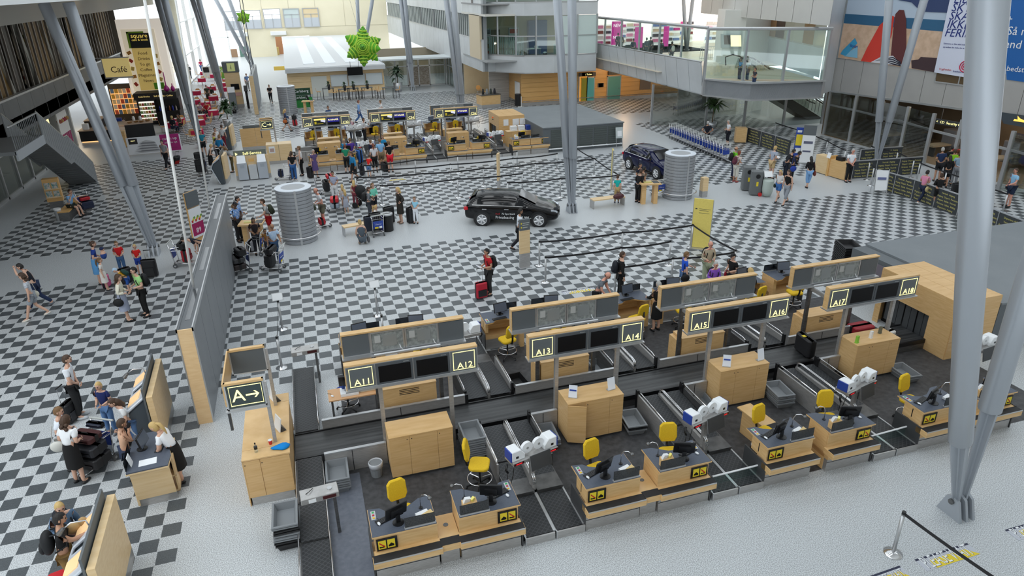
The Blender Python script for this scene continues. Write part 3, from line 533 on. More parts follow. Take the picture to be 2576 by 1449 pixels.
# ================================================================ check-in islands
PIC_Y = mat((.80, .62, .03), .6); REDP = mat((.55, .02, .02), .5); BLUEP = mat((.02, .06, .35), .5)
def desk(mir=False, pict=True):
    t = T('check_in_desk', '-', 'desk'); f = (lambda x: 1.2 - x) if mir else (lambda x: x)
    def bx(mb, x0, x1, *a): a0, a1 = sorted((f(x0), f(x1))); return mb.box(a0, a1, *a)
    part('plinth', bx(MB(), .01, 1.19, .02, .55, 0, .33), STEEL, t)
    part('plinth_joint', bx(MB(), .01, 1.19, .015, .02, .24, .25), BLACK, t)
    part('lower_body', bx(MB(), 0, 1.2, 0, .55, .33, .45), WOOD, t)
    part('side_panel', bx(MB(), -.03, 0, .0, .75, 0, .62), DGREY, t)
    part('shelf', bx(MB(), -.03, 1.24, -.17, .14, .45, .60), WOOD, t, bev=.006)
    part('shelf_mat', bx(MB(), -.02, 1.23, -.165, .015, .60, .607), RUBBER, t)
    part('shelf_nosing', bx(MB(), -.02, 1.23, -.175, -.165, .585, .61), ALU, t)
    part('front_panel', bx(MB(), .04, 1.2, .10, .13, .60, .97), WOOD, t)
    part('cabinet', bx(MB(), .04, .12, .12, .62, .60, .97), WOOD, t); part('cabinet', bx(MB(), 1.08, 1.2, .12, .72, 0, .97), WOOD, t)
    part('cable_slot', bx(MB(), .035, .04, .36, .38, .68, .90), BLACK, t)
    pts = [(0, .05), (1.2, .05), (1.2, .86), (.98, .84), (.84, .74), (.68, .64), (.48, .61), (.32, .68), (.22, .79), (.0, .82)]
    P = [(f(x), y) for x, y in pts]; P = P[::-1] if mir else P
    part('top_edge', MB().prism(P, .965, .992), WOODX, t)
    cx, cy = sum(p[0] for p in P) / len(P), sum(p[1] for p in P) / len(P)
    part('worktop', MB().prism([(cx + (x - cx) * .985, cy + (y - cy) * .985) for x, y in P], .992, .999), DESK, t)
    bt = part('button_panel', bx(MB(), .05, .14, .50, .74, .999, 1.006), ALU, t)
    for k, c in enumerate(((.8, .5, .02), (.5, .02, .04), (.03, .4, .1))): part('button', bx(MB(), .075, .115, .53 + .075 * k, .565 + .075 * k, 1.006, 1.014), mat(c, .4), bt)
    if pict:
        sg = part('pictogram', bx(MB(), .07, .45, .078, .09, .63, .90), BLACK, t)
        for k in range(2):
            a = .10 + .165 * k; part('pictogram_tile', bx(MB(), a, a + .14, .074, .078, .67, .86), PIC_Y, sg)
            x0, x1 = sorted((f(a + .02), f(a + .12)))
            if k == 0: part('red_bar', MB().extr([(x0, .07, .83), (x0, .07, .80), (x1, .07, .70), (x1, .07, .73)], (0, .004, 0)), REDP, sg)
            part('black_figure', MB().extr([(x0, .071, .70), (x1, .071, .70), (x1, .071, .74), ((x0 + x1) / 2, .071, .78 if k else .72), (x0, .071, .73)], (0, .003, 0)), BLACK, sg)
    gs = part('screen_channel', bx(MB(), .60, 1.18, .07, .12, .999, 1.03), ALU, t)
    part('glass_screen', bx(MB(), .61, 1.17, .09, .10, 1.03, 1.24), glassm('smoked_glass', (.25, .27, .28), .15) if 'smk' not in globals() else smk, gs)
    return t
smk = glassm('smoked_glass', (.14, .15, .16), .1)
DL, DR = Maker(lambda: desk(False)), Maker(lambda: desk(True))
def connector():
    t = T('connector_cabinet', '-', 'cabinet')
    part('plinth', MB().box(.01, .37, .02, .5, 0, .33), STEEL, t); part('body', MB().box(0, .38, 0, .62, .33, .60), WOOD, t, bev=.004)
    part('shelf_mat', MB().box(.005, .375, -.17, .02, .606, .612), RUBBER, t); part('top', MB().box(-.005, .385, -.17, .64, .585, .606), WOOD, t); part('drawer_front', MB().box(0, .38, -.17, 0, .46, .585), WOOD, t)
    part('cable_cap', MB().cyl(.19, .35, .606, .612, .05, n=12), STEELD, t); return t
CN = Maker(connector)
def storecab(open_=False):
    t = T('storage_cabinet', '-', 'cabinet')
    part('plinth', MB().box(.02, 1.39, .04, .6, 0, .07), DGREY, t); part('carcass', MB().box(0, 1.41, .02, .65, .07, 1.09), WOOD, t); part('top', MB().box(-.005, 1.415, 0, .655, 1.09, 1.12), WOODX, t)
    x = 0
    for k, w_ in enumerate((.44, .62, .35)):
        if open_ and k == 0:
            d = part('door', MB().box(0, .43, -.02, 0, .075, 1.085), WOODX, t, loc=(0, .01, 0), rz=R(-24))
        else: d = part('door', MB().box(x + .003, x + w_ - .003, -.002, .02, .075, 1.085), WOODX, t)
        kx = (x + w_ - .05) if k == 0 else x + .05
        part('lock', MB().tube([(kx, -.008, 1.02), (kx, 0, 1.02)], .011, 8), BLACK, d)
        x += w_
    return t
SC, SCO = Maker(storecab), lambda *a, **k: Maker(lambda: storecab(True))(*a, **k)
def ventcab():
    t = T('vented_cabinet', '-', 'cabinet'); part('body', MB().box(0, 1.35, 0, .5, 0, .95), WOOD, t); part('top', MB().box(-.01, 1.36, -.01, .5, .95, .975), WOODX, t); part('side_post', MB().box(-.12, -.01, .05, .5, 0, .9), WOODX, t)
    for k in range(4): part('vent_slot', MB().box(.42, .92, -.004, .002, .74 + .045 * k, .755 + .045 * k), BLACK, t)
    return t
VC = Maker(ventcab)
def convey():
    t = T('check_in_conveyor', '-', 'conveyor')
    for l in (0, .64):
        part('frame', MB().box(l + .02, l + .60, .0, 1.18, .02, .15).box(l + .02, l + .60, 1.18, 2.25, .02, .24).box(l + .02, l + .60, 2.25, 3.5, .02, .28), STEELD, t)
        part('belt', MB().box(l + .04, l + .58, .03, 1.16, .15, .165), BELT, t)
        part('belt', MB().extr([(l + .04, 1.19, .19), (l + .04, 2.23, .27), (l + .04, 2.23, .285), (l + .04, 1.19, .205)], (.54, 0, 0)), BELT, t)
        part('belt', MB().extr([(l + .04, 2.26, .285), (l + .04, 3.55, .345), (l + .04, 3.55, .36), (l + .04, 2.26, .30)], (.54, 0, 0)), BELT, t)
        part('front_plate', MB().box(l + .01, l + .61, -.03, .0, .0, .175), STEEL, t)
        part('front_post', MB().box(l - .0, l + .02, -.035, .02, 0, .19), ALU, t)
    part('edge_strip', MB().box(-.0, .035, .03, 1.2, .15, .18).box(.59, .65, .03, 1.2, .15, .18).box(1.215, 1.25, .03, 1.2, .15, .18), ALU, t)
    part('centre_guard', MB().box(.585, .655, 1.25, 3.5, .2, .42), STEEL, t)
    for x in (.60, .64): part('guard_rail', MB().tube([(x, 1.25, .36), (x, 1.3, .50), (x, 1.4, .55), (x, 3.3, .58), (x, 3.45, .55), (x, 3.5, .42)], .018, 6), CHROME, t, True)
    for x, p in ((0, 0), (1.25, 1)):
        part('side_wall', MB().box(x - .02, x + .02, 1.9, 3.5, 0, .52), STEEL if p == 0 else STEELD, t); part('side_rail', MB().tube([(x, 1.92, .45), (x, 1.98, .60), (x, 3.3, .62), (x, 3.46, .58)], .018, 6), CHROME, t, True); part('corner_post', MB().box(x - .03, x + .03, 3.46, 3.56, 0, .62), BLACK, t)
    return t
CV = Maker(convey)
def scale_():
    t = T('bag_tag_stand', '-', 'printer stand')
    part('post', MB().box(-.05, .05, -.04, .04, 0, 1.0), STEEL, t)
    tr = part('tray', MB().box(-.55, .55, -.17, .2, 1.0, 1.09), STEEL, t, bev=.008)
    for s in (-1, 1): part('led_display', MB().box(.42 * s - .12, .42 * s + .12, -.176, -.17, 1.02, 1.075), mat((.05, .004, .004), .3), tr); part('led_digits', MB().box(.42 * s - .07, .42 * s + .07, -.178, -.176, 1.035, 1.06), mat((.8, .02, .03), .4, emit=.6), tr)
    for s in (-1, 1):
        pr = part('printer', MB().extr([(.55 * s, -.12, 1.09), (.24 * s, -.12, 1.09), (.24 * s, -.12, 1.2), (.34 * s, -.12, 1.33), (.55 * s, -.12, 1.33)][::s], (0, .28, 0)), WHITEP, t, bev=.012); part('printer_back', MB().box(*sorted((.55 * s, .575 * s)), -.11, .15, 1.09, 1.31), BLUEP, pr)
        part('hatch', MB().box(*sorted((.40 * s, .46 * s)), -.126, -.12, 1.15, 1.2), BLACK, pr)
        part('label_roll', MB().tube([(.14 * s, -.05, 1.26), (.14 * s, .02, 1.26)], .13, 18), WHITEP, t); part('roll_core', MB().tube([(.14 * s, -.06, 1.26), (.14 * s, -.04, 1.26)], .03, 8), ALU, t)
    part('cable', MB().tube([(.0, .1, 1.1), (.08, .12, 1.2), (.12, .05, 1.12), (-.05, .08, 1.15), (-.1, .0, 1.1)], .012, 5), WHITEP, t)
    part('handset', MB().tube([(-.6, .0, 1.0), (-.66, -.04, .9), (-.62, -.05, .82)], .025, 6), BLACK, t, True); part('handset_cord', MB().tube([(-.62, -.05, .82), (-.66, -.06, .6), (-.56, -.06, .52), (-.5, -.05, .7), (-.5, -.1, 1.0)], .009, 5), BLACK, t, True)
    b = part('notice_board', MB().ob((.06, -.26, 1.0), (.5, .015, .34), (R(-12), 0, 0)), DGREY, t); part('board_edge', MB().ob((.06, -.25, 1.0), (.52, .01, .36), (R(-12), 0, 0)), ALU, b)
    return t
ST = Maker(scale_)
def osign(n1, n2, lit):
    t = T('overhead_sign', '-', 'sign')
    part('housing', MB().box(0, 2.92, -.0, .16, 2.05, 2.62), ALU, t, bev=.004); part('top_board', MB().box(0, 2.92, -.005, .165, 2.62, 2.66), WOOD, t); part('end_board', MB().box(-.02, 0, 0, .16, 2.05, 2.66), WOOD, t); part('ledge', MB().box(-.04, 2.94, -.06, .2, 2.02, 2.05), ALU, t)
    for a, b in ((.02, .62), (2.30, 2.90)): part('number_panel', MB().box(a, b, -.012, 0, 2.08, 2.60), GREYP, t)
    for a, n in ((.07, n1), (2.35, n2)):
        for q in ((a, a + .5, 2.12, 2.132), (a, a + .5, 2.558, 2.57), (a, a + .012, 2.12, 2.57), (a + .488, a + .5, 2.12, 2.57)): part('neon_frame', MB().box(q[0], q[1], -.02, -.012, q[2], q[3]), NEON, t)
        text(n, .205, NEON, t, (a + .27, -.018, 2.215), ext=.004, sx=1.05)
    for k, (a, b) in enumerate(((.64, 1.45), (1.47, 2.28))):
        m = part('monitor', MB().box(a, b, -.015, 0, 2.08, 2.60), mat((.075, .085, .095), .45), t); part('screen', MB().box(a + .06, b - .05, -.02, -.015, 2.13, 2.53), SCREEN if not lit else (mat((.015, .015, .22), .4, emit=.5) if k else mat((.02, .025, .02), .4)), m); part('vent_mark', MB().box(b - .2, b - .08, -.02, -.015, 2.56, 2.57), ALU, m)
        if lit and k: text('RYANAIR', .15, NEON, m, ((a + b) / 2, -.025, 2.42)); part('screen_footer', MB().box(a + .06, b - .05, -.022, -.02, 2.13, 2.28), SCREEN, m)
        if lit and not k: part('lit_band', MB().box(a + .06, b - .05, -.022, -.02, 2.43, 2.53), mat((.9, .75, .2), .5, emit=.6), m); part('white_ticket', MB().ob(((a + b) / 2 + .2, -.025, 2.38), (.28, .004, .13), (0, R(15), 0)), mat((.8, .8, .95), .5, emit=.4), m); part('yellow_icon', MB().box(a + .08, a + .2, -.024, -.02, 2.2, 2.36), PIC_Y, m); part('text_rows', MB().box(a + .24, b - .2, -.024, -.02, 2.2, 2.23), PIC_Y, m)
    for x in (.70, 2.28): part('post', MB().box(x - .045, x + .045, .03, .12, 0, 2.05), STEEL, t)
    part('cross_bar', MB().box(.67, .73, .1, 1.42, 1.9, 2.0), STEEL, t); part('cross_bar', MB().box(2.25, 2.31, .1, 1.42, 1.9, 2.0), STEEL, t); return t
def bsign(lit=False):
    t = T('rear_overhead_sign', '-', 'sign')
    part('housing', MB().box(0, 2.92, .03, .16, 2.05, 2.62), ALU if not lit else DGREY, t); part('top_board', MB().box(0, 2.92, -.005, .165, 2.62, 2.66), WOOD if not lit else ALU, t); part('end_board', MB().box(-.02, 0, 0, .16, 2.05, 2.66), WOOD, t); part('ledge', MB().box(-.04, 2.94, -.1, .2, 2.02, 2.05), ALU, t)
    for a, b in ((.02, .62), (2.30, 2.90)): part('end_panel', MB().box(a, b, 0.015, .03, 2.08, 2.60), GREYP, t)
    for a, b in ((.65, 1.45), (1.47, 2.27)):
        m = part('open_module', MB().box(a + .03, b - .03, .02, .032, 2.1, 2.58), noisy('circuitry', (.20, .22, .215), (.34, .36, .35), 14, .45) if 'circ' not in globals() else circ, t)
        for q in ((a, b, 2.07, 2.1), (a, b, 2.58, 2.61), (a, a + .03, 2.1, 2.58), (b - .03, b, 2.1, 2.58)): part('module_frame', MB().box(q[0], q[1], .0, .03, q[2], q[3]), ALU, m)
        part('plug_grid', MB().box(a + .1, a + .24, .008, .02, 2.32, 2.5), mat((.5, .51, .5), .5), m); part('metal_plate', MB().box(a + .3, a + .62, .014, .02, 2.2, 2.5), mat((.36, .39, .40), .35, .4), m); part('cable', MB().tube([(b - .12, 0, 2.2), (b - .1, -.03, 2.12), (b - .04, -.04, 2.06), (b - .2, -.06, 2.055)], .012, 5), WHITEP, m)
    part('cable_run', MB().tube([(.7, -.06, 2.06), (1.2, -.08, 2.065), (1.6, -.05, 2.06), (2.3, -.07, 2.065)], .018, 5), WHITEP, t)
    for x in (.70, 2.28): part('post', MB().box(x - .045, x + .045, .03, .12, 0, 2.05), STEELD, t)
    return t
circ = noisy('circuitry', (.20, .22, .215), (.34, .36, .35), 14, .45)
BS, BSL = Maker(bsign), Maker(lambda: bsign(True))
def chair(col, blue=False):
    t = T('office_chair', '-', 'chair')
    part('seat', MB().rbox(-.23, .23, -.22, .22, .56, .64, .1), col, t, bev=.02)
    bk = part('backrest', MB().extr([(-.15, -.20, .76), (.15, -.20, .76), (.2, -.22, .86), (.19, -.26, 1.12), (.12, -.275, 1.2), (-.12, -.275, 1.2), (-.19, -.26, 1.12), (-.2, -.22, .86)], (0, -.07, 0)), col, t, bev=.02)
    part('back_bracket', MB().tube([(0, -.1, .56), (0, -.27, .58), (0, -.3, .72), (0, -.31, .95)], .028, 6), BLACK, t, True); part('gas_post', MB().cyl(0, 0, .1, .57, .025, n=8), BLACK, t)
    ring = [(.27 * math.cos(2 * pi * k / 20), .27 * math.sin(2 * pi * k / 20), .24) for k in range(21)]; part('foot_ring', MB().tube(ring, .013, 6), CHROME, t, True)
    for k in range(3):
        a = 2 * pi * k / 3; part('ring_spoke', MB().tube([(0, 0, .24), (.27 * math.cos(a), .27 * math.sin(a), .24)], .01, 5), CHROME, t)
    for k in range(5):
        a = 2 * pi * k / 5; l = part('foot', MB().tube([(0, 0, .12), (.3 * math.cos(a), .3 * math.sin(a), .07)], .022, 6), BLACK, t); part('castor', MB().sph((.3 * math.cos(a), .3 * math.sin(a), .03), .03, 6, 5), BLACK, l)
    return t
CH, CHB = Maker(lambda: chair(YEL)), Maker(lambda: chair(mat((.02, .06, .28), .8)))
def monitor():
    t = T('computer_monitor', '-', 'monitor'); part('casing', MB().ob((0, 0, .25), (.44, .035, .30), (R(-12), 0, 0)), BLACK, t, bev=.008); part('screen', MB().ob((0, -.02, .25), (.40, .004, .26), (R(-12), 0, 0)), mat((.10, .12, .16), .12), t); part('back_hump', MB().ob((0, .03, .22), (.24, .04, .18), (R(-12), 0, 0)), BLACK, t); part('stand', MB().ob((0, .05, .09), (.08, .04, .2)), BLACK, t); part('foot', MB().lathe(0, .05, [(.11, 0), (.11, .012), (.03, .02)], 14), BLACK, t); return t
MO = Maker(monitor)
def keyb():
    t = T('keyboard', '-', 'keyboard'); part('base', MB().box(-.22, .22, -.07, .07, 0, .018), BLACK, t, bev=.004)
    mb = MB()
    for i in range(13):
        for j in range(4): mb.box(-.21 + .032 * i, -.184 + .032 * i, -.06 + .031 * j, -.036 + .031 * j, .018, .024)
    part('keys', mb, mat((.03, .03, .032), .4), t); return t
KB = Maker(keyb)
def mouse(): t = T('computer_mouse', '-', 'mouse'); part('body', MB().sph((0, 0, .015), (.03, .05, .022), 10, 6), WHITEP, t, True); part('cable', MB().tube([(0, .05, .01), (.05, .12, .006), (.0, .2, .006)], .004, 4), BLACK, t); return t
MS = Maker(mouse)
def mic(): t = T('gooseneck_lamp', '-', 'lamp'); part('neck', MB().tube([(0, 0, 0), (0, 0, .22), (-.05, .01, .33), (-.14, .03, .36), (-.2, .04, .33)], .01, 6), CHROME, t, True); part('lamp_head', MB().sph((-.22, .05, .32), (.045, .045, .035), 8, 6), STEELD, t, True); part('base', MB().cyl(0, 0, 0, .015, .04, n=10), BLACK, t); return t
GN = Maker(mic)
def leaf():
    t = T('leaflet_box', '-', 'leaflet holder'); part('box', MB().extr([(-.14, -.08, 0), (-.14, .1, 0), (-.14, .1, .2), (-.14, -.08, .13)], (.28, 0, 0)), WOOD, t); part('notice', MB().box(-.12, .1, -.095, -.083, .01, .2), WHITEP, t)
    part('pictogram_print', MB().box(-.09, -.05, -.098, -.095, .11, .14).box(-.03, .01, -.098, -.095, .11, .14).box(.03, .07, -.098, -.095, .11, .14).box(-.09, -.05, -.098, -.095, .06, .085).box(-.02, .03, -.098, -.095, .06, .085), mat((.08, .08, .2)), t); part('blue_strip', MB().box(-.12, .1, -.098, -.095, .01, .03), BLUEP, t)
    part('papers', MB().ob((-.05, .05, .2), (.12, .06, .14), (.2, .3, .2)), WHITEP, t); part('tags', MB().ob((.07, .04, .2), (.08, .05, .1), (.1, -.3, .5)), mat((.85, .75, .2)), t); return t
LB = Maker(leaf)
def paper(c=WHITEP): t = T('paper_stack', '-', 'paper'); part('sheets', MB().ob((0, 0, .03), (.24, .17, .05), (.12, 0, .1)), WHITEP, t); part('folder', MB().ob((.08, -.05, .05), (.22, .12, .02), (.3, 0, .3)), mat((.75, .55, .25)), t); return t
PA = Maker(paper)
def trays(x, y, rz, n, cols='g', pos='', z0=0):
    for k in range(n):
        c = cols[k % len(cols)] if len(cols) > 1 else cols
        pr = (TG if c == 'g' else TB)
        ordn = '' if n == 1 else ('top ' if k == n - 1 else ORD[k] + ' from bottom, ')
        pr((x + random.uniform(-.012, .012), y + random.uniform(-.012, .012), z0 + k * .058), rz + random.uniform(-.03, .03), ('grey' if c == 'g' else 'black') + ' luggage tray, ' + ordn + pos, 'luggage trays in stacks')
def tray(m):
    t = T('luggage_tray', '-', 'tray'); a, b, h = .36, .23, .17
    vs = [(-a + .05, -b + .05, 0), (a - .05, -b + .05, 0), (a - .05, b - .05, 0), (-a + .05, b - .05, 0), (-a, -b, h), (a, -b, h), (a, b, h), (-a, b, h), (-a + .025, -b + .025, h), (a - .025, -b + .025, h), (a - .025, b - .025, h), (-a + .025, b - .025, h), (-a + .065, -b + .065, .015), (a - .065, -b + .065, .015), (a - .065, b - .065, .015), (-a + .065, b - .065, .015)]
    fs = [(3, 2, 1, 0), (12, 13, 14, 15)]
    for i in range(4):
        j = (i + 1) % 4; fs += [(i, j, 4 + j, 4 + i), (4 + i, 4 + j, 8 + j, 8 + i), (8 + i, 8 + j, 12 + j, 12 + i)]
    part('shell', MB().add(vs, fs), m, t); part('rim', MB().box(-a - .015, a + .015, -b - .015, -b, h - .03, h).box(-a - .015, a + .015, b, b + .015, h - .03, h).box(-a - .015, -a, -b, b, h - .03, h).box(a, a + .015, -b, b, h - .03, h), m, t); return t
TG, TB = Maker(lambda: tray(TRAY)), Maker(lambda: tray(mat((.012, .012, .013), .4)))
for k in (0,):                              # tray straps
    pass
yf, PT, X0 = -17.66, 4.15, 1.36
NA = [('A11', 'A12'), ('A13', 'A14'), ('A15', 'A16'), ('A17', 'A18')]; NC = [('C31', 'C32'), ('C33', 'C34'), ('C35', 'C36')]
def island(oy, names, lit, nm, xe, extra):
    yF = yf + oy
    for m, (n1, n2) in enumerate(names):
        x = X0 + PT * m
        DL((x, yF, 0), 0, 'birch check-in desk with dark top and black shelf strip, desk ' + n1); DR((x + 1.61, yF, 0), 0, 'birch check-in desk with dark top and black shelf strip, desk ' + n2)
        if not (oy == 0 and m == 2): CN((x + 1.215, yF + .04, 0), 0, 'low birch link cabinet between check-in desks %s and %s' % (n1, n2))
        (SCO if (oy == 0 and m == 1) else SC)((x + .69, yF + (2.75 if m < 2 else 2.9), 0), 0, 'birch three-door storage cabinet behind desks %s and %s' % (n1, n2) + (', left door ajar' if oy == 0 and m == 1 else ''))
        if m < 3: CV((x + 2.88, yF, 0), 0, 'pair of black check-in belts right of desk ' + n2)
        ST((x + 3.5, yF + 1.42, 0), R(14), 'steel stand with two white bag tag printers beside desk ' + n2) if m < 3 else ST((x + 3.7, yF + 1.9, 0), R(8), 'steel stand with white bag tag printers partly behind the pillar near desk ' + n2)
        o = osign(n1, n2, lit); o.location = (x - .02, yF + 3.46, 0); o['label'] = 'overhead sign reading %s and %s with two %s screens' % (n1, n2, 'lit' if lit else 'black')
        (BSL if lit else BS)((x + .02, yF + 4.93, 0), 0, 'back of the overhead sign standing behind sign %s %s' % (n1, n2))
        if oy or m < 4: VC((x + .82, yF + 5.0, 0), 0, 'birch cabinet with four vent slots behind sign %s %s' % (n1, n2))
        w = S('belt_barrier', 'brushed steel barrier wall left of the storage cabinet behind desk ' + n1, 'barrier', MB().box(-.02 if m else -.72, .67, 0, .06, 0, .55), STEEL, (x, yF + 3.4, 0))
        part('top_rail', MB().box(-.02 if m else -.72, .67, -.01, .07, .55, .58), ALU, w); part('end_post', MB().box(-.06 if m else -.76, 0 if m else -.70, -.02, .08, 0, .6), BLACK, w); part('panel_joint', MB().box(.3 - .4 * (m == 0), .315 - .4 * (m == 0), -.004, 0, 0, .55), BLACK, w)
        w = S('belt_barrier', 'low brushed steel wall on the far side of the belt under sign %s %s' % (n1, n2), 'barrier', MB().box(-.68 if m == 0 else .04, 2.88, 0, .06, 0, .55), STEEL, (x, yF + 4.75, 0))
        part('top_rail', MB().box(-.68 if m == 0 else .04, 2.88, -.01, .07, .55, .575), ALU, w); part('end_post', MB().box(2.84, 2.92, -.02, .08, 0, .58), BLACK, w); part('panel_joint', MB().box(1.2, 1.215, -.004, 0, 0, .55), BLACK, w)
        # back row, turned round
        DL((x + 2.83, yF + 8.4, 0), pi, 'birch check-in desk of the far row behind sign %s, right one' % n2); DR((x + 1.22, yF + 8.4, 0), pi, 'birch check-in desk of the far row behind sign %s, left one' % n1)
        if m < 3: CV((x + 4.13, yF + 8.4, 0), pi, 'pair of black check-in belts in the far row right of sign ' + n2)
        ST((x + 3.3, yF + 7.1, 0), pi + R(6), 'steel stand with white bag tag printers in the far row right of sign ' + n2) if m < 3 else None
        for j, (cx, cy, rz, dn) in enumerate(((.68, .98, pi + .2, n1), (2.4, 1.0, pi - .25, n2), (.55, 7.2, .25, n1 + ' in the far row'), (2.2, 7.3, -.2, n2 + ' in the far row'))):
            if oy == 0 and m == 0 and j == 2: CHB((1.36, -11.75, 0), .3, 'blue office chair at the small table behind the belt'); continue
            if oy == 0 and m == 0 and j == 1: cx, cy, rz = 3.84 - X0, 1.95, pi + 1.2
            CH((x + cx, yF + cy, 0), rz, 'yellow office chair behind check-in desk ' + dn, 'yellow office chairs at the check-in desks')
        for dx, s, dn in ((0, 1, n1), (1.61, -1, n2)):
            g = (lambda u: x + dx + (u if s == 1 else 1.2 - u))
            MO((g(.5), yF + .34, 1.0), pi + .35 * s, 'black flat computer monitor on check-in desk ' + dn); KB((g(.33), yF + .46, 1.0), .35, 'black keyboard on check-in desk ' + dn); MS((g(.17), yF + .36, 1.0), .3, 'white computer mouse on check-in desk ' + dn)
            GN((g(.98), yF + .55, 1.0), (2.6 if s == 1 else 0), 'chrome gooseneck lamp bent over check-in desk ' + dn)
            if s == -1: LB((g(.95), yF + .2, 1.0), .05, 'wooden leaflet box with pictogram notice on check-in desk ' + dn)
            else: PA((g(.98), yF + .32, 1.0), .2, 'stack of papers behind the glass screen of check-in desk ' + dn)
            MO((g(.6), yF + 8.05, 1.0), .2 * s, 'black computer monitor on the far row desk behind sign ' + dn); KB((g(.5), yF + 7.8, 1.0), .1, 'black keyboard on the far row desk behind sign ' + dn)
    t = T('baggage_belt', 'long grey baggage collector belt running %s' % extra, 'conveyor', (0, yF, 0)); part('belt', MB().box(.03, xe, 3.8, 4.72, .26, .30), BELTL, t); part('frame', MB().box(.03, xe, 3.75, 4.76, 0, .26), STEELD, t); part('edge_guide', MB().box(.03, xe, 3.74, 3.8, .2, .33).box(.03, xe, 4.72, 4.76, .2, .33), BLACK, t)
island(0, NA, False, 'A', 17.9, 'through the front check-in island')
island(31.85, NC, True, 'C', 14.1, 'through the distant check-in island')
# the single desk at the end of the distant island
DL((13.9, 14.19, 0), 0, 'wide birch desk at the right end of the distant island, left half'); DR((15.12, 14.19, 0), 0, 'wide birch desk at the right end of the distant island, right half'); MO((14.6, 14.55, 1), pi, 'black monitor on the right end desk of the distant island'); LB((14.2, 14.4, 1), 0, 'white notice holder on the right end desk of the distant island'); CH((15.2, 15.6, 0), pi + .3, 'yellow office chair at the right end desk of the distant island')
o = T('printer_cabinet', 'birch cabinet carrying printers at the right end of the distant island', 'cabinet', (14.3, 16.7, 0)); part('body', MB().box(0, 2.0, 0, .5, 0, 1.0), WOODX, o); part('top', MB().box(-.02, 2.02, -.02, .5, 1, 1.03), WOODP, o); part('door', MB().box(.3, .9, -.02, 0, .05, .95), WOOD, o)
for k, c in enumerate((WHITEP, WHITEP, BLUEP)): S('desk_printer', ('white printer, left one, on the printer cabinet', 'white printer, middle one, on the printer cabinet', 'blue device, right one, on the printer cabinet')[k], 'printer', MB().rbox(-.22, .22, -.18, .18, 0, .3, .04).box(-.15, .15, -.2, -.18, .05, .1), c, (14.8 + .55 * k, 16.95, 1.03))
# x-ray tunnel boxes and the grey rooms behind them
def xray(x, y, w_, d_, h, lab):
    t = T('screening_tunnel', lab, 'machine housing', (x, y, 0))
    part('front_board', MB().box(0, w_, -.02, .03, .55, h), WOODX, t); part('lower_board', MB().box(0, w_, -.02, .03, 0, .54), WOODX, t); part('back_board', MB().box(0, w_, d_ - .03, d_, 0, h), WOODX, t); part('right_board', MB().box(w_ - .03, w_, 0, d_, 0, h), WOODX, t)
    part('end_board', MB().box(-.02, 0, 0, d_, 1.05, h), WOOD, t); part('end_pillar', MB().box(-.02, 0, 0, d_ * .28, 0, 1.05), WOOD, t); part('end_pillar', MB().box(-.02, 0, d_ * .92, d_, 0, 1.05), WOOD, t)
    for k in range(3): part('top_board', MB().box(-.02 + (w_ + .02) * k / 3 + .004, (w_ + .02) * (k + 1) / 3 - .026, -.02, d_, h, h + .02), WOODX, t)
    part('tunnel_dark', MB().box(.25, .3, .2, d_ - .1, 0, 1.05), BLACK, t)
    for k in range(7): part('curtain_strip', MB().box(.1 + .02 * (k % 2), .12 + .02 * (k % 2), d_ * .3 + d_ * .6 * k / 7, d_ * .3 + d_ * .6 * (k + .85) / 7, .2, 1.05), mat((.06, .065, .07), .5), t)
    part('beacon', MB().sph((-.06, d_ * .55, h - .28), .05, 8, 6), mat((.8, .12, .02), .3, emit=.3), t, True); part('key_switch', MB().tube([(-.06, d_ * .55, h - .42), (-.02, d_ * .55, h - .42)], .04, 8), BLACK, t)
    return t
xray(17.87, -14.6, 1.58, 2.7, 1.8, 'large birch baggage screening tunnel at the end of the front belt')
xray(14.1, 17.95, 1.8, 2.6, 1.83, 'large birch baggage screening tunnel at the end of the distant belt')
t = T('grey_cabin', 'flat grey machine cabin behind the front screening tunnel', 'cabin', (19.5, -14.6, 0)); part('walls', MB().box(.0, 9, 0, 5.1, 0, 1.5), GREYP, t); part('roof', MB().box(-.02, 9, -.05, 5.15, 1.5, 1.56), ROOFG, t); part('end_cover', MB().box(-.6, 0, 2.8, 5.1, 0, 1.5), GREYP, t); part('door', MB().box(.35, 1.4, -.03, 0, .1, 1.2), mat((.62, .62, .62), .5), t)
S('wall_notice', 'dark framed notice on the grey cabin wall by the black tray stack', 'poster', MB().box(18.86, 18.89, -11.2, -10.5, .95, 1.35), mat((.16, .14, .17), .4)); S('wall_notice', 'small white notice on the grey cabin wall beside the dark framed one', 'poster', MB().box(18.86, 18.89, -11.65, -11.35, 1.0, 1.25), WHITEP)
t = T('grey_cabin', 'grey louvred machine cabin right of the distant check-in island', 'cabin', (15.95, 14.25, 0)); part('walls', MB().box(0, 5.6, 0, 8.0, 0, 1.55), GREYP, t); part('roof', MB().box(-.04, 5.65, -.05, 8.1, 1.55, 1.61), ROOFG, t)
for k in range(5):
    a = .5 + 1.0 * k; g = part('louvre_bay', MB().box(a + .03, a + .94, -.02, 0, .12, 1.42), mat((.09, .105, .10), .5), t)
    for q in range(9): part('louvre', MB().ob((a + .485, -.03, .2 + .14 * q), (.88, .012, .1), (R(35), 0, 0)), mat((.13, .15, .145), .5), g)
part('bumper_rail', MB().tube([(.3, -.25, .25), (5.5, -.25, .25)], .04, 6), WHITEP, t)
for k in range(6): part('rail_post', MB().box(.4 + k, .45 + k, -.25, 0, .2, .28), ALU, t)
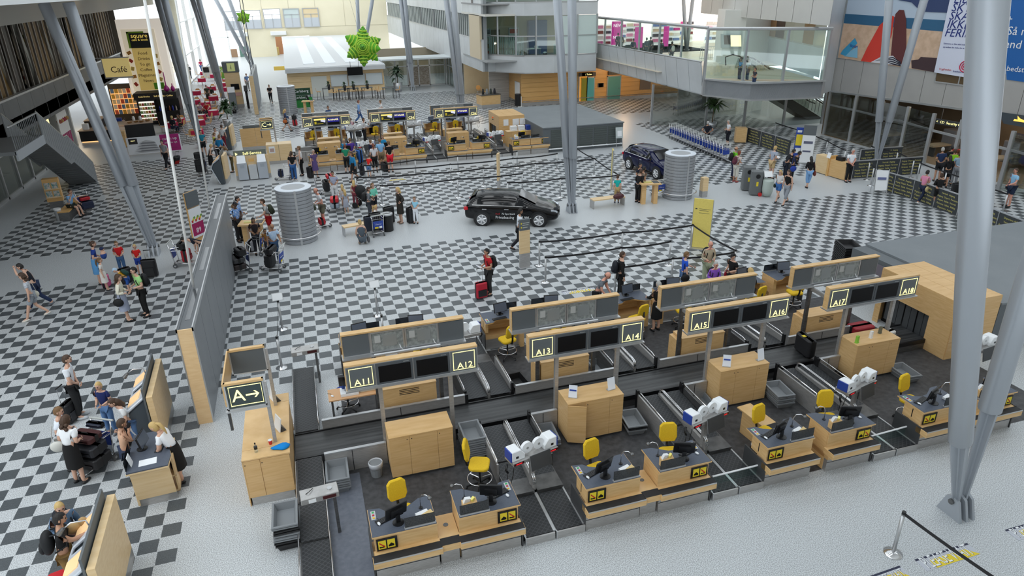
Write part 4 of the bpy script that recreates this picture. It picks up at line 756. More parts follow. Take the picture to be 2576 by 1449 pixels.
for k, (a, b) in enumerate(((14.4, 14.75), (15.05, 15.5), (15.55, 16.0))): S('tunnel_notice', ('white notice, leftmost, on the distant screening tunnel', 'pictogram notice, middle one, on the distant screening tunnel', 'pictogram notice, rightmost, on the distant screening tunnel')[k], 'poster', MB().box(a, b, 17.9, 17.925, 1.2, 1.62), WHITEP)
# left end: long counter under the A sign, oversize belts
t = T('service_counter', 'long birch counter standing under the A arrow sign', 'counter', (-.93, -14.8, 0)); part('plinth', MB().box(.03, .9, .02, 2.4, 0, .2), STEEL, t); part('carcass', MB().box(.0, .92, .02, 2.42, .2, 1.15), WOOD, t); part('side_board', MB().box(-.02, .0, 0, 2.42, .0, 1.16), WOODX, t)
for k, (a, b) in enumerate(((0, .33), (.335, .92))): d = part('door', MB().box(a + .003, b - .003, -.0, .02, .21, 1.14), WOODX, t); part('lock', MB().tube([(a + .03, -.006, 1.05), (a + .03, 0, 1.05)], .012, 8), BLACK, d)
for a, b in ((0, .34), (.345, 2.05), (2.055, 2.42)): part('top_board', MB().box(-.02, .94, a, b - .003, 1.15, 1.18), WOOD, t)
for k, px in enumerate(((492, 560), (540, 850))): p = at(560 + px[0] / 4, 860 + px[1] / 4, 1.2); o = T('sign_holder', ('grey tent card at the far end of the long counter', 'grey tent card in the middle of the long counter')[k], 'card holder', (p.x + .05, p.y - .1, 1.18), .4); part('card', MB().ob((0, 0, .16), (.02, .3, .32), (0, R(12), 0)), WHITEP, o); part('foot', MB().extr([(0, -.15, 0), (.12, -.15, 0), (.02, -.15, .14)], (0, .3, 0)), DGREY, o)
p = at(645, 1137, 1.18); o = T('water_bottle', 'clear plastic water bottle with dark cap on the long counter', 'bottle', p); part('body', MB().lathe(0, 0, [(.035, 0), (.036, .15), (.015, .19), (.015, .2)], 10), glassm('bottle', (.85, .9, .92), .15), o, True); part('label_sleeve', MB().lathe(0, 0, [(.037, .08), (.037, .14)], 10), BLACK, o); part('cap', MB().cyl(0, 0, .2, .23, .016, n=8), BLACK, o)
p = at(681, 1117, 1.18); o = T('paper_cup', 'red paper cup with white rim on the long counter', 'cup', p); part('cup', MB().cyl(0, 0, 0, .1, .03, .042, 12), mat((.6, .02, .02), .5), o); part('lid', MB().cyl(0, 0, .1, .11, .044, n=12), WHITEP, o)
p = at(706, 1127, 1.18); mb = MB(); mb.sph((0, 0, .03), (.2, .1, .05), 14, 6, fn=lambda v: Vector((v.x * (1 + .2 * math.sin(9 * v.y)), v.y * (1 + .3 * math.sin(12 * v.x)), max(v.z * (1 + .4 * math.sin(20 * v.x + 9 * v.y)), -.028)))); S('blue_cloth', 'crumpled bright blue cloth on the near end of the long counter', 'cloth', mb, mat((.0, .22, .62), .9), p, smooth=True)
def arrow(t, x, z, s, y, m):
    part('arrow', MB().extr([(x - s, y, z - .04 * s / .3), (x - s, y, z + .04 * s / .3), (x + s * .7, y, z + .04 * s / .3), (x + s * .7, y, z - .04 * s / .3)], (0, -.006, 0)).extr([(x + s * .2, y, z + s * .62), (x + s * .45, y, z + s * .62), (x + s, y, z), (x + s * .72, y, z)], (0, -.006, 0)).extr([(x + s * .72, y, z), (x + s, y, z), (x + s * .45, y, z - s * .62), (x + s * .2, y, z - s * .62)], (0, -.006, 0)), m, t)
def gsign(L, ya, yb, TLp, BRp, lab, postx):
    a, b = aty(*TLp, ya), aty(*BRp, ya); x0, x1, z1, z0 = a.x, b.x, a.z, b.z; t = T('direction_sign', lab, 'sign')
    for y, f in ((ya, 1), (yb, 0)):
        g = part('panel', MB().box(x0 + .03, x1 - .03, y, y + .05, z0 + .03, z1 - .05), GREYP if f == 0 else mat((.045, .065, .07), .5), t); part('panel_frame', MB().box(x0, x1, y - .01, y + .06, z0, z0 + .03).box(x0, x0 + .03, y - .01, y + .06, z0, z1).box(x1 - .03, x1, y - .01, y + .06, z0, z1), ALU, g); part('top_board', MB().box(x0, x1, y - .02, y + .07, z1 - .05, z1), WOOD, g)
        part('post', MB().box(x1 - .02, x1 + .05, y, y + .07, .0 if postx else 1.18, z1 - .1), STEEL, t)
    part('side_board', MB().box(x0 - .03, x0, ya, yb, z0 + .1, z1), WOOD, t); part('ledge', MB().box(x0 - .04, x1 + .04, ya - .06, ya + .12, z0 - .03, z0), ALU, t); part('left_post', MB().box(x0 - .03, x0 + .02, ya + .02, ya + .08, z0 - .5, z0), DGREY, t)
    w_, h = x1 - x0, z1 - z0
    for q in ((x0 + .1 * w_, x1 - .07 * w_, z0 + .13 * h, z0 + .15 * h), (x0 + .1 * w_, x1 - .07 * w_, z1 - .17 * h, z1 - .15 * h), (x0 + .1 * w_, x0 + .11 * w_, z0 + .13 * h, z1 - .15 * h), (x1 - .08 * w_, x1 - .07 * w_, z0 + .13 * h, z1 - .15 * h)): part('lit_frame', MB().box(q[0], q[1], ya - .008, ya, q[2], q[3]), NEON, t)
    text(L, h * .62, NEON, t, (x0 + .32 * w_, ya - .008, z0 + h * .48), ext=.004); arrow(t, x0 + .68 * w_, z0 + h * .48, .17 * w_, ya, NEON)
pa, pb = at(690, 1113, 1.18), at(691, 1021, 1.18)
gsign('A', pa.y, pb.y, (560, 967), (673, 1017), 'grey direction sign with glowing A and arrow above the long counter', 0)
def obelt(x, y, segs, rails, lab):
    t = T('oversize_belt', lab, 'conveyor', (x, y, 0)); yy = 0
    for k, (ln, za, zb) in enumerate(segs): part('belt', MB().extr([(.03, yy + .01, za), (.03, yy + ln - .01, zb), (.03, yy + ln - .01, zb + .02), (.03, yy + .01, za + .02)], (.52, 0, 0)), BELT, t); part('frame', MB().extr([(.0, yy, 0), (.0, yy + ln, 0), (0, yy + ln, zb), (0, yy, za)], (.58, 0, 0)), STEELD, t); yy += ln
    for s in (0, .58):
        for z in rails: part('guard_rail', MB().tube([(s, .1, segs[0][1] + .05), (s, .25, segs[0][1] + z), (s, yy - .2, segs[-1][2] + z), (s, yy, segs[-1][2])], .015, 6), CHROME, t, True)
    return t
obelt(.03, -21.5, ((5.1, .12, .12), (1.1, .15, .2), (1.35, .22, .32)), (.12,), 'dark oversize baggage belt along the left edge of the front island'); obelt(.02, -12.9, ((1.3, .33, .3), (1.4, .28, .22), (.8, .2, .12)), (.15, .22), 'dark oversize baggage belt on the far side of the front belt')
def scdisp(p, lab, rz=0):
    t = T('scale_display', lab, 'scale display', p, rz); part('box', MB().box(-.36, .36, -.16, .16, 1.0, 1.13), STEEL, t, bev=.01); part('post', MB().box(.24, .30, -.04, .04, 0, 1.0), STEELD, t); part('led', MB().box(.05, .3, -.168, -.16, 1.03, 1.1), mat((.06, .01, .01), .3), t); part('sticker', MB().box(-.22, -.08, -.165, -.16, 1.02, 1.1), WHITEP, t); part('cable', MB().tube([(-.25, 0, 1.13), (-.2, -.02, 1.17), (-.1, .1, 1.15)], .008, 5), BLACK, t); part('push_button', MB().cyl(.2, 0, 1.13, 1.15, .05, n=10), ALU, t)
p = at(803, 1240, 1.08); scdisp((p.x, p.y, 0), 'steel scale display box over the near oversize belt', .08); p = at(767, 882, 1.05); scdisp((p.x, p.y, 0), 'steel scale display box with red light over the far oversize belt', .05)
# small table with screen and dot printer behind the belt
t = T('work_table', 'small light wood table with old computer behind the steel wall', 'table', (.9, -12.4, 0)); part('top', MB().box(0, 1.25, 0, .55, .72, .75), mat((.62, .36, .18), .5), t)
for a in (.05, 1.15): part('leg', MB().box(a, a + .05, .05, .5, 0, .72), STEELD, t)
MO((1.42, -12.1, .83), pi, 'black square monitor on the small work table'); S('computer_tower', 'beige desktop computer lying under the monitor on the small table', 'computer', MB().box(-.22, .22, -.16, .16, 0, .08).box(-.2, .2, -.165, -.16, .01, .06), WHITEP, (1.42, -12.15, .75)); o = T('dot_printer', 'beige dot matrix printer with paper on the small work table', 'printer', (1.88, -12.1, .75)); part('body', MB().box(-.2, .2, -.14, .14, 0, .1), mat((.55, .52, .42), .5), o, bev=.01); part('paper_roll', MB().tube([(-.12, 0, .13), (.12, 0, .13)], .05, 10), WHITEP, o); MS((1.0, -12.2, .75), .6, 'white mouse on the small work table')
# waste bin, tray stacks, cards on cabinets, bags on the belt
p = at(948, 1195); o = T('waste_bin', 'grey waste bin with clear plastic liner by the steel wall', 'bin', (p.x, p.y, 0)); part('bucket', MB().cyl(0, 0, 0, .34, .12, .15, 14), TRAY, o); part('liner', MB().lathe(0, 0, [(.155, .24), (.16, .36), (.15, .37), (.12, .2)], 14), mat((.62, .64, .68), .25), o, True)
def tk(px, n, rz, pos, cols='g', z=0):
    p = at(px[0], px[1], z + .058 * n + .11); trays(p.x, p.y, rz, n, cols, pos, z)
tk((717, 1290), 9, R(90), 'floor stack left of oversize belt', 'bbgggbbgg'); tk((847, 1180), 5, R(90), 'stack right of oversize belt'); tk((1186, 1082), 9, R(90), 'tall stack right of A12 cabinet'); tk((1375, 1086), 3, R(85), 'stack left of ajar cabinet'); tk((1592, 1050), 3, R(85), 'stack right of ajar cabinet', 'gbg')
tk((1960, 976), 5, R(85), 'stack right of A16 cabinet'); tk((1765, 1004), 2, R(85), 'stack left of A15 cabinet'); tk((2276, 930), 2, R(85), 'pair right of A18 cabinet'); tk((2075, 922), 1, R(85), 'lying left of the cabinet behind A17', 'b'); tk((1302, 955), 1, R(95), 'lying on the dark floor behind the belt', 'b'); tk((1508, 918), 1, R(90), 'beside the vented cabinet behind A14')
p = at(2137, 612, 1.0)
for k in range(15): TB((p.x, p.y, .058 * k), R(72) + random.uniform(-.02, .02), 'large black tray in the tall stack by the grey cabin', 'black trays in the tall stack').scale = (1.35, 1.35, 1)
CARD = mat((.80, .84, .92), .4)
for k, (px, py, h) in enumerate(((1441, 1000, 'left card stand on the cabinet with the ajar door'), (1537, 980, 'right card stand on the cabinet with the ajar door'), (1827, 922, 'left card stand on the cabinet behind A15'), (1912, 906, 'right card stand on the cabinet behind A16'))):
    p = at(px, py, 1.12); o = T('card_stand', 'white printed ' + h, 'card stand', p, R(-30 if k % 2 == 0 else 8)); part('card', MB().ob((0, 0, .17), (.2, .012, .3), (R(-14), 0, 0)), CARD, o); part('foot', MB().box(-.1, .1, -.04, .06, 0, .015), ALU, o); part('print', MB().ob((0, -.005, .1 if k % 2 else .2), (.16, .012, .035), (R(-14), 0, 0)), BLUEP, o)
for k, (px, py, c, nm) in enumerate(((2155, 862, (.25, .55, .05), 'green leaflet pack standing on the cabinet behind A17'), (2190, 850, (.8, .8, .8), 'folded white card on the cabinet behind A17'), (2213, 838, (.12, .12, .08), 'dark leaflet holder on the cabinet behind A18'))):
    p = at(px, py, 1.12); S('leaflet_stand', nm, 'leaflet', MB().ob((0, 0, .1), (.09, .06, .2), (0, R(4), 0)).box(-.05, .05, -.04, .04, 0, .01), mat(c), p, .3)
t = T('link_cabinet', 'birch drawer cabinet with black strip pulled back from desk A15', 'cabinet', (10.55, -16.0, 0), R(96)); part('body', MB().box(-.6, .25, -.18, .18, .0, .6), WOODX, t); part('top', MB().box(-.62, .42, -.2, .2, .6, .63), WOOD, t); part('strip', MB().box(-.62, -.46, -.195, .195, .63, .635), RUBBER, t); part('cable_cap', MB().cyl(.0, 0, .63, .637, .05, n=12), STEELD, t)
for a, b, n in ((at(1873, 1187, .45), at(2000, 1160, .45), 'between the belts right of desk A14'), (at(2188, 1100, .45), at(2320, 1068, .45), 'between the belts right of desk A16')): pass
for k, (q0, q1, n) in enumerate((((1792, 1199), (1916, 1168), 'right of desk A14'), ((2185, 1099), (2302, 1067), 'right of desk A16'))):
    a, b = at(*q0, .42), at(*q1, .42); t = T('belt_gate', 'glass gate with white rail across the check-in belts ' + n, 'gate'); part('rail', MB().tube([a, b], .02, 6), WHITEP, t); part('pane', MB().extr([a - U * .24, b - U * .24, b, a], (0, .01, 0)), GLASS, t)
# ================================================================ leaning steel columns
def column(bx, by, legs, lab, r=.2, fz=2.2):
    t = T('steel_column', lab, 'column', (bx, by, 0)); B = Vector((bx, by, 0))
    for k, dx in enumerate((-.17, 0, .17)): part('base_plate', MB().extr([(dx - .03, -.28, 0), (dx - .03, .28, 0), (dx - .03, .14, .42), (dx - .03, 0, .5), (dx - .03, -.14, .42)], (.06, 0, 0)), PILLAR, t)
    part('pin', MB().tube([(-.24, 0, .36), (.24, 0, .36)], .06, 10), STEELD, t)
    for k, top in enumerate(legs):
        tp = Vector(top) - B; st = Vector(((-.085, .085)[k], 0, .36)); d = (tp - st).normalized(); L_ = (tp - st).length; a = st + d * fz
        lg_ = part('leg', MB().tube([a, a + d * .02, tp - d * .02, tp], [r * .94, r, r, r * .94], 24), PILLAR, t, True)
        u = d.orthogonal().normalized(); v = d.cross(u)
        for q in range(4):
            g = u * math.cos(q * pi / 2 + .6) + v * math.sin(q * pi / 2 + .6); h = d.cross(g)
            part('fin', MB().extr([st + g * .03 - h * .02, st + g * .085 - h * .02, a + g * r * .92 - h * .02, a + g * .03 - h * .02], h * .04), PILLAR, lg_)
        part('core', MB().tube([st, a], .05, 8), PILLAR, lg_)
    return t
def lg2(bx, by, pxs, offs): return [aty(px, py, by + o) for (px, py), o in zip(pxs, offs)]
c0 = at(390, 640); column(c0.x, c0.y, lg2(c0.x, c0.y, ((110, 8), (172, 6)), (.9, .2)), 'pair of leaning grey columns in front of the stairs', .2, 2.6)
column(13.03, 1.95, lg2(13.03, 1.95, ((1398, -60), (1438, -60)), (.6, -.6)), 'central pair of steel columns behind the black car', .19, 2.3)
column(12.9, -19.55, [onp(2492, -60, (12.9, -19.5), (18, -17.5)), onp(2700, 330, (12.9, -19.6), (19, -21.5))], 'huge foreground pair of steel columns at the right', .2, 2.15)
c3 = at(2203, 418); column(c3.x, c3.y, lg2(c3.x, c3.y, ((2242, -60), (2342, -60)), (.6, -.6)), 'pair of columns before the beach banner', .2, 2.2)
column(-5.5, 24.2, lg2(-5.5, 24.2, ((386, -40), (404, -40)), (.9, .2)), 'pair of leaning columns beside the cafe tables', .22, 2.6)
column(-5.5, 46, lg2(-5.5, 46, ((476, -30), (492, -30)), (.6, .2)), 'far pair of leaning columns behind the cafe tables', .24, 2.4)
column(-3.2, 68, lg2(-3.2, 68, ((533, -20), (569, -20)), (.4, .0)), 'farthest pair of leaning columns by the bright corridor', .24, 2.4)
column(13.0, 24.0, lg2(13, 24, ((1118, -40), (1137, -40)), (.8, .2)), 'pair of columns rising behind signs C35 and C36', .21, 2.2)
column(12.93, 46.0, lg2(12.9, 46, ((1004, -30), (1015, -30)), (.5, .2)), 'columns beside the potted plant at the glass vestibule', .2, 2.4)
column(9.6, 66, lg2(9.6, 66, ((898, -20), (940, -20)), (.5, .2)), 'columns standing behind the green hanging star', .22, 2.4)
p = at(1727, 127, 3.9); t = T('steel_column', 'V shaped columns upstairs in front of the lit shop', 'column', (p.x, p.y, 3.9))
for px in (1718, 1745): q = aty(px, -20, p.y); part('leg', MB().tube([(0, 0, 0), q - Vector((p.x, p.y, 3.9))], .17, 14), PILLAR, t, True)
part('foot', MB().cyl(0, 0, 0, .12, .3, n=12), STEELD, t)
# ================================================================ free-standing partition walls with hanging rods
t = T('partition_wall', 'long tall grey partition wall with birch front end', 'partition', (-2.31, -11.2, 0)); part('core', MB().box(.02, .31, .02, 12.1, 0, 2.6), PANEL, t)
for k in range(8):
    part('side_panel', MB().box(.31, .335, 1.51 * k + .01, 1.51 * k + 1.5, .02, 2.64), PANEL, t); part('side_panel', MB().box(-.005, .02, 1.51 * k + .01, 1.51 * k + 1.5, .02, 2.64), PANEL, t)
part('front_board', MB().box(.0, .33, -.02, .02, 0, 2.66), noisy('birch_light', (.80, .58, .33), (.74, .51, .27), 3, .4, vec=(1, 1, 6)), t); part('metal_edge', MB().box(-.03, .0, -.03, 12.1, 2.6, 2.72).box(.33, .36, -.03, 12.1, 2.6, 2.72).box(-.03, 0, -.03, 0, 0, 2.7).box(.33, .36, -.03, 0, 0, 2.7), ALU, t); part('top_recess', MB().box(0, .33, 0, 12.1, 2.6, 2.63), mat((.10, .11, .12), .35), t)
for y in (.6, 4.0, 9.0): part('skylight_slot', MB().box(.1, .22, y, y + 2.0, 2.63, 2.635), mat((.06, .065, .07), .1), t)
for px, py, tx in ((487, 722, 362), (527, 522, 440)):
    b = at(px, py, 2.66) - Vector((-2.31, -11.2, 0)); q = aty(tx, -10, b.y - 11.2) - Vector((-2.31, -11.2, 0)); part('hanging_rod', MB().tube([b, q], .035, 8), WHITE, t, True)
p, q = at(645, 288), at(655, 238); t = T('partition_wall', 'distant grey partition wall with birch edge beside the information kiosk', 'partition', (p.x - .1, p.y, 0)); part('core', MB().box(0, .3, 0, 10, 0, 3.2), PANEL, t); part('front_board', MB().box(-.02, .32, -.03, 0, 0, 3.2), WOODP, t)
for k, x in enumerate((618, 632)): b = Vector((.15, 1.5 + 5 * k, 3.2)); w_ = aty(x - 4, -10, p.y + 1.5 + 5 * k); part('hanging_rod', MB().tube([b, Vector((b.x + .0, b.y, 12))], .03, 6), DGREY, t)
# ================================================================ round louvred drums
def drum(px, py, h, lab, ring=True):
    p = at(px, py); t = T('round_kiosk', lab, 'column kiosk', (p.x, p.y + .74, 0)); n = 15
    part('core', MB().lathe(0, 0, [(.70, 0), (.70, h - .02)], 28), mat((.30, .31, .33), .5), t)
    for k in range(n): part('band', MB().lathe(0, 0, [(.71, h * k / n + .012), (.735, h * k / n + .02), (.735, h * (k + 1) / n - .006), (.71, h * (k + 1) / n)], 28), mat((.36, .375, .40), .42, .3), t, False)
    part('cap', MB().lathe(0, 0, [(.75, h - .03), (.75, h), (.5, h + .01), (.45, h - .03), (.01, h - .035)], 28), mat((.66, .71, .78), .4), t)
    for a in (-1.5, .6, 2.7): part('joint_strip', MB().ob((.735 * math.cos(a), .735 * math.sin(a), h / 2), (.03, .09, h), (0, 0, a)), ALU, t)
    if ring: part('guard_ring', MB().tube([(.92 * math.cos(2 * pi * k / 32), .92 * math.sin(2 * pi * k / 32), .34) for k in range(33)], .03, 8), CHROME, t, True)
    for a in (.2, 1.8, 3.4, 5.0): part('ring_bracket', MB().tube([(.7 * math.cos(a), .7 * math.sin(a), .34), (.92 * math.cos(a), .92 * math.sin(a), .34)], .02, 5), CHROME, t)
drum(757, 617, 2.36, 'large round grey kiosk with guard ring left of centre'); drum(1722, 505, 2.25, 'round grey kiosk with guard ring beside the blue car'); drum(728, 288, 2.3, 'small distant round grey kiosk beside the green beer display', False)
# ================================================================ belt posts and ropes
def post():
    t = T('queue_post', '-', 'barrier post'); part('base', MB().lathe(0, 0, [(.17, 0), (.17, .012), (.06, .04), (.03, .06)], 20), CHROME, t, True); part('tube', MB().cyl(0, 0, .04, .96, .036, n=10), ALU, t, True); part('head', MB().cyl(0, 0, .93, 1.02, .036, n=10), BLACK, t); return t
QP = Maker(post); _pn = 0
def row(pts, lab, sag=.05, heads=True):
    P = [at(*q) for q in pts]
    for k, p in enumerate(P): QP((p.x, p.y, 0), 0, ORD[k] + ' chrome queue post from the left ' + lab, 'chrome queue posts')
    rope(P, lab, sag)
def rope(P, lab, sag=.05):
    for k, (a, b) in enumerate(zip(P, P[1:])):
        mb = MB(); pts = [a.lerp(b, i / 8) + Vector((0, 0, .97 - 4 * sag * (i / 8) * (1 - i / 8) - a.lerp(b, i / 8).z)) for i in range(9)]
        for u, v in zip(pts, pts[1:]): mb.extr([u - U * .035, v - U * .035, v + U * .035, u + U * .035], (.004, .004, 0))
        S('queue_belt', ORD[k] + ' black belt span from the left ' + lab, 'barrier belt', mb, RUBBER, group='black barrier belts')
row(((1357, 668), (1563, 643), (1738, 623), (1843, 692)), 'in the rear queue line by the yellow board'); row(((1372, 710), (1559, 684), (1682, 667)), 'in the middle queue line near desk A14'); row(((1546, 738), (1688, 713), (1838, 697)), 'in the front queue line near desk A15')
row(((922, 460), (1047, 445), (1153, 435), (1301, 422)), 'in the line closest to the distant desks'); row(((797, 484), (962, 471), (1135, 457), (1291, 441), (1401, 428)), 'in the second line from the distant desks'); row(((898, 492), (1067, 482), (1217, 468), (1347, 455), (1494, 442)), 'in the third line from the distant desks'); row(((962, 515), (1153, 497), (1314, 482)), 'in the fourth line near the black car'); row(((1278, 507), (1409, 496), (1556, 487)), 'in the last line behind the black car')
rope([at(1450, 414), at(1494, 442), at(1556, 487)], 'slanting past the narrow yellow board')
row(((709, 925), (711, 828)), 'left of sign A11', .1); row(((967, 868), (950, 794)), 'behind sign A12', .1)
for q, n in (((711, 828), 'left of sign A11'), ((950, 794), 'behind sign A12')):
    p = at(*q); t = T('post_sign', 'white sign plate on the queue post ' + n, 'sign', (p.x, p.y + .01, 1.02)); part('plate', MB().ob((0, 0, .12), (.3, .02, .22), (R(-25), 0, .1)), WHITEP, t); part('edge', MB().ob((0, .012, .12), (.33, .012, .25), (R(-25), 0, .1)), ALU, t)
row(((2246, 1392), (2476, 1570)), 'in the lower right corner', .02)
row(((1947, 345), (2030, 372), (2075, 395), (2120, 420)), 'left of the security hall', .03); row(((2185, 410), (2250, 425), (2290, 447)), 'inside the security partitions', .03); row(((2305, 455), (2370, 480), (2425, 500), (2520, 540)), 'along the security queue', .03); row(((2180, 452), (2190, 467)), 'beside the standing easel', .02)
# ================================================================ totems and boards
def totem(bpx, w_, h, rz, lab, top=None, lines=0):
    p = at(*bpx); t = T('totem_sign', lab, 'sign', (p.x, p.y, 0), rz); part('board', MB().box(-w_ / 2, w_ / 2, -.05, .05, .3 * h, h * (.78 if top else 1)), WOODP, t); part('foot_panel', MB().box(-w_ / 2, w_ / 2, -.05, .05, 0, .3 * h), STEEL, t)
    if top: g = part('head_panel', MB().box(-w_ / 2, w_ / 2, -.055, .055, .78 * h, h), GREYP, t); part('print_lines', MB().box(-w_ * .25, w_ * .42, -.06, -.055, .92 * h, .935 * h).box(-w_ * .25, w_ * .35, -.06, -.055, .88 * h, .895 * h).box(-w_ * .25, w_ * .25, -.06, -.055, .83 * h, .845 * h), mat((.45, .47, .45)), g); part('print_icons', MB().box(-w_ * .42, -w_ * .32, -.06, -.055, .91 * h, .94 * h).box(-w_ * .42, -w_ * .32, -.06, -.055, .83 * h, .86 * h), PIC_Y, g)
    part('base_plate', MB().box(-w_ / 2 - .04, w_ / 2 + .04, -.16, .16, 0, .02), ALU, t); return t
totem((1320, 672), .42, 1.95, R(8), 'birch totem sign with grey head before the walking guard', True); totem((1255, 480), .4, 2.0, R(62), 'birch totem sign seen edge on behind the black car'); 
def yboard(bpx, w_, h, rz, lab):
    p = at(*bpx); t = T('yellow_board', lab, 'sign', (p.x, p.y, 0), rz); part('board', MB().box(-w_ / 2, w_ / 2, -.03, .03, .05, h), noisy('yellow_board', (.80, .66, .17), (.76, .62, .15), 20, .5), t); part('edge', MB().box(-w_ / 2 - .02, -w_ / 2, -.035, .035, .05, h).box(w_ / 2, w_ / 2 + .02, -.035, .035, .05, h), ALU, t); part('foot', MB().box(-w_ / 2, w_ / 2, -.22, .22, 0, .04), ALU, t); part('print_lines', MB().box(-w_ * .2, w_ * .4, -.034, -.03, .80 * h, .806 * h).box(-w_ * .2, w_ * .3, -.034, -.03, .77 * h, .776 * h).box(-w_ * .2, w_ * .35, -.034, -.03, .72 * h, .726 * h).box(-w_ * .4, -w_ * .3, -.034, -.03, .79 * h, .81 * h), DGREY, t)
yboard((1759, 625), .75, 2.1, R(-42), 'broad yellow information board in the front queue'); yboard((1538, 475), .5, 2.1, R(70), 'narrow yellow board standing in the distant queue')
p = at(1771, 496); t = T('bollard', 'square birch bollard with steel foot by the round kiosk', 'bollard', (p.x, p.y + .1, 0)); part('body', MB().box(-.15, .15, -.15, .15, .32, 1.0), WOODP, t); part('foot', MB().box(-.15, .15, -.15, .15, 0, .32), STEEL, t)
def bench(a, b, d_, h, lab, m, side):
    A, B = at(*a), at(*b); L_ = (B - A).length; t = T('bench', lab, 'bench', (A.x, A.y, 0), math.atan2(B.y - A.y, B.x - A.x)); part('seat', MB().box(0, L_, 0, d_, h - .05, h), m, t)
    for x in (0, L_ - .05): part('end_panel', MB().box(x, x + .05, .02, d_ - .02, 0, h - .05), side, t)
bench((1493, 527), (1572, 517), .45, .45, 'birch topped bench with steel ends by the central columns', WOODP, STEEL); bench((868, 597), (965, 580), .4, .45, 'light wood bench behind the crouching woman', WOODP, ALU)
A, B = at(150, 557), at(205, 505); t = T('bench', 'long wood topped bench by the brochure stand', 'bench', (A.x, A.y, 0), math.atan2(B.y - A.y, B.x - A.x)); part('seat', MB().box(0, 2.9, -.5, 0, .4, .45), WOODO, t); part('side', MB().box(0, 2.9, -.48, -.02, 0, .4), STEELD, t)
p = at(168, 528); t = T('brochure_stand', 'birch brochure stand with travel magazines under the stairs', 'stand', (p.x - .55, p.y + .6, 0), R(8)); part('body', MB().box(-.35, .35, -.1, .25, .35, 1.5), WOODO, t); part('foot', MB().box(-.3, .3, -.05, .2, 0, .35), STEELD, t)
for z in (.6, 1.02):
    for x in (-.17, .15): part('magazine', MB().box(x - .13, x + .13, -.13, -.1, z, z + .3), noisy('cover%d' % int(z * 10 + x * 10), (.06, .25, .24), (.7, .6, .55), 9, .5), t)
part('shelf_lip', MB().box(-.33, .33, -.15, -.1, .55, .6).box(-.33, .33, -.15, -.1, .97, 1.02), WOODP, t)
p = at(150, 555); t = T('waste_bin', 'steel waste bin with a liner at the end of the long bench', 'bin', (p.x, p.y + .1, 0)); part('bucket', MB().cyl(0, 0, 0, .55, .15, n=14), ALU, t); part('liner', MB().cyl(0, 0, .5, .58, .155, .16, n=14), WHITEP, t)
p = at(978, 583); t = T('waste_bin', 'black cylindrical waste bin at the end of the light bench', 'bin', (p.x, p.y + .2, 0)); part('body', MB().cyl(0, 0, 0, .78, .25, n=20), BLACK, t); part('rim', MB().lathe(0, 0, [(.26, .74), (.26, .8), (.18, .82), (.15, .78)], 20), ALU, t); part('flap', MB().cyl(0, 0, .76, .785, .15, n=16), STEELD, t)
for k, px in enumerate(((1884, 480), (1905, 492))):
    p = at(*px); t = T('recycling_bin', ('tall grey recycling bin with round hole, left one of two', 'tall grey recycling bin with round hole, right one of two')[k], 'bin', (p.x, p.y + .2, 0), R(-25)); part('body', MB().rbox(-.3, .3, -.25, .25, .03, 1.25, .06), mat((.14, .15, .155), .5), t, bev=.03); part('hole', MB().tube([(0, -.262, 1.0), (0, -.25, 1.0)], .1, 14), BLACK, t); part('hole_rim', MB().tube([(0, -.26 + .0, 1.0), (0, -.25, 1.0)], .12, 14), DGREY, t); part('yellow_mark', MB().box(-.05, .05, -.256, -.25, .5, .72), PIC_Y, t)
p = at(1928, 494); t = T('bag_trolley', 'clear rubbish sack on a red wheeled stand beside the grey bins', 'trolley', (p.x, p.y, 0), R(-20)); part('sack', MB().lathe(0, 0, [(.2, .05), (.27, .3), (.28, .8), (.24, .88)], 14), mat((.45, .52, .48), .3), t, True); part('frame', MB().tube([(-.3, 0, .08), (-.28, 0, 1.0), (.1, 0, 1.05)], .015, 6), BLACK, t); w_ = part('wheel', MB().tube([(-.34, -.03, .1), (-.34, .03, .1)], .1, 12), mat((.55, .02, .02)), t); part('notice', MB().ob((-.05, 0, 1.15), (.4, .02, .3), (R(-35), 0, 0)), WHITEP, t)
# self service desks
def machine(px, py, rz, lab, w_=.95):
    p = at(px, py); t = T('self_service_kiosk', lab, 'kiosk', (p.x, p.y, 0), rz)        # machines face -x, birch back towards +x
    part('back_board', MB().box(.0, .13, -w_, w_, .25, 1.55), WOODP, t); part('back_foot', MB().box(.0, .13, -w_, w_, 0, .25), STEEL, t); part('shield', MB().box(-.07, -.03, -w_ * .95, w_ * .95, .75, 1.75), GREYP, t)
    for s in (-.47, .47):
        u = part('terminal', MB().extr([(-.0, s - .32, .0), (-.2, s - .32, 0), (-.55, s - .32, .95), (-.45, s - .32, 1.15), (-.08, s - .32, 1.42), (-.03, s - .32, 1.42)], (0, .64, 0)), mat((.06, .075, .09), .4), t, bev=.03)
        part('silver_edge', MB().extr([(-.23, s - .36, .05), (-.27, s - .36, .05), (-.62, s - .36, .95), (-.48, s - .36, 1.22), (-.1, s - .36, 1.5), (-.08, s - .36, 1.44), (-.45, s - .36, 1.16), (-.56, s - .36, .95)], (0, .72, 0)), mat((.60, .64, .70), .3, .2), u, bev=.02)
        part('lit_top', MB().extr([(-.47, s - .2, 1.22), (-.2, s - .2, 1.425), (-.2, s + .2, 1.425), (-.47, s + .2, 1.22)], (-.012, 0, .016)), mat((.95, .62, .32), .4, emit=.25), u)
    part('lamp_arm', MB().tube([(-.05, .0, 1.5), (-.1, -.05, 1.85), (-.3, -.1, 1.9), (-.45, -.1, 1.8)], .014, 6), CHROME, t, True); part('lamp_head', MB().tube([(-.43, -.1, 1.82), (-.52, -.1, 1.72)], [.03, .05], 8), STEELD, t)
    return t
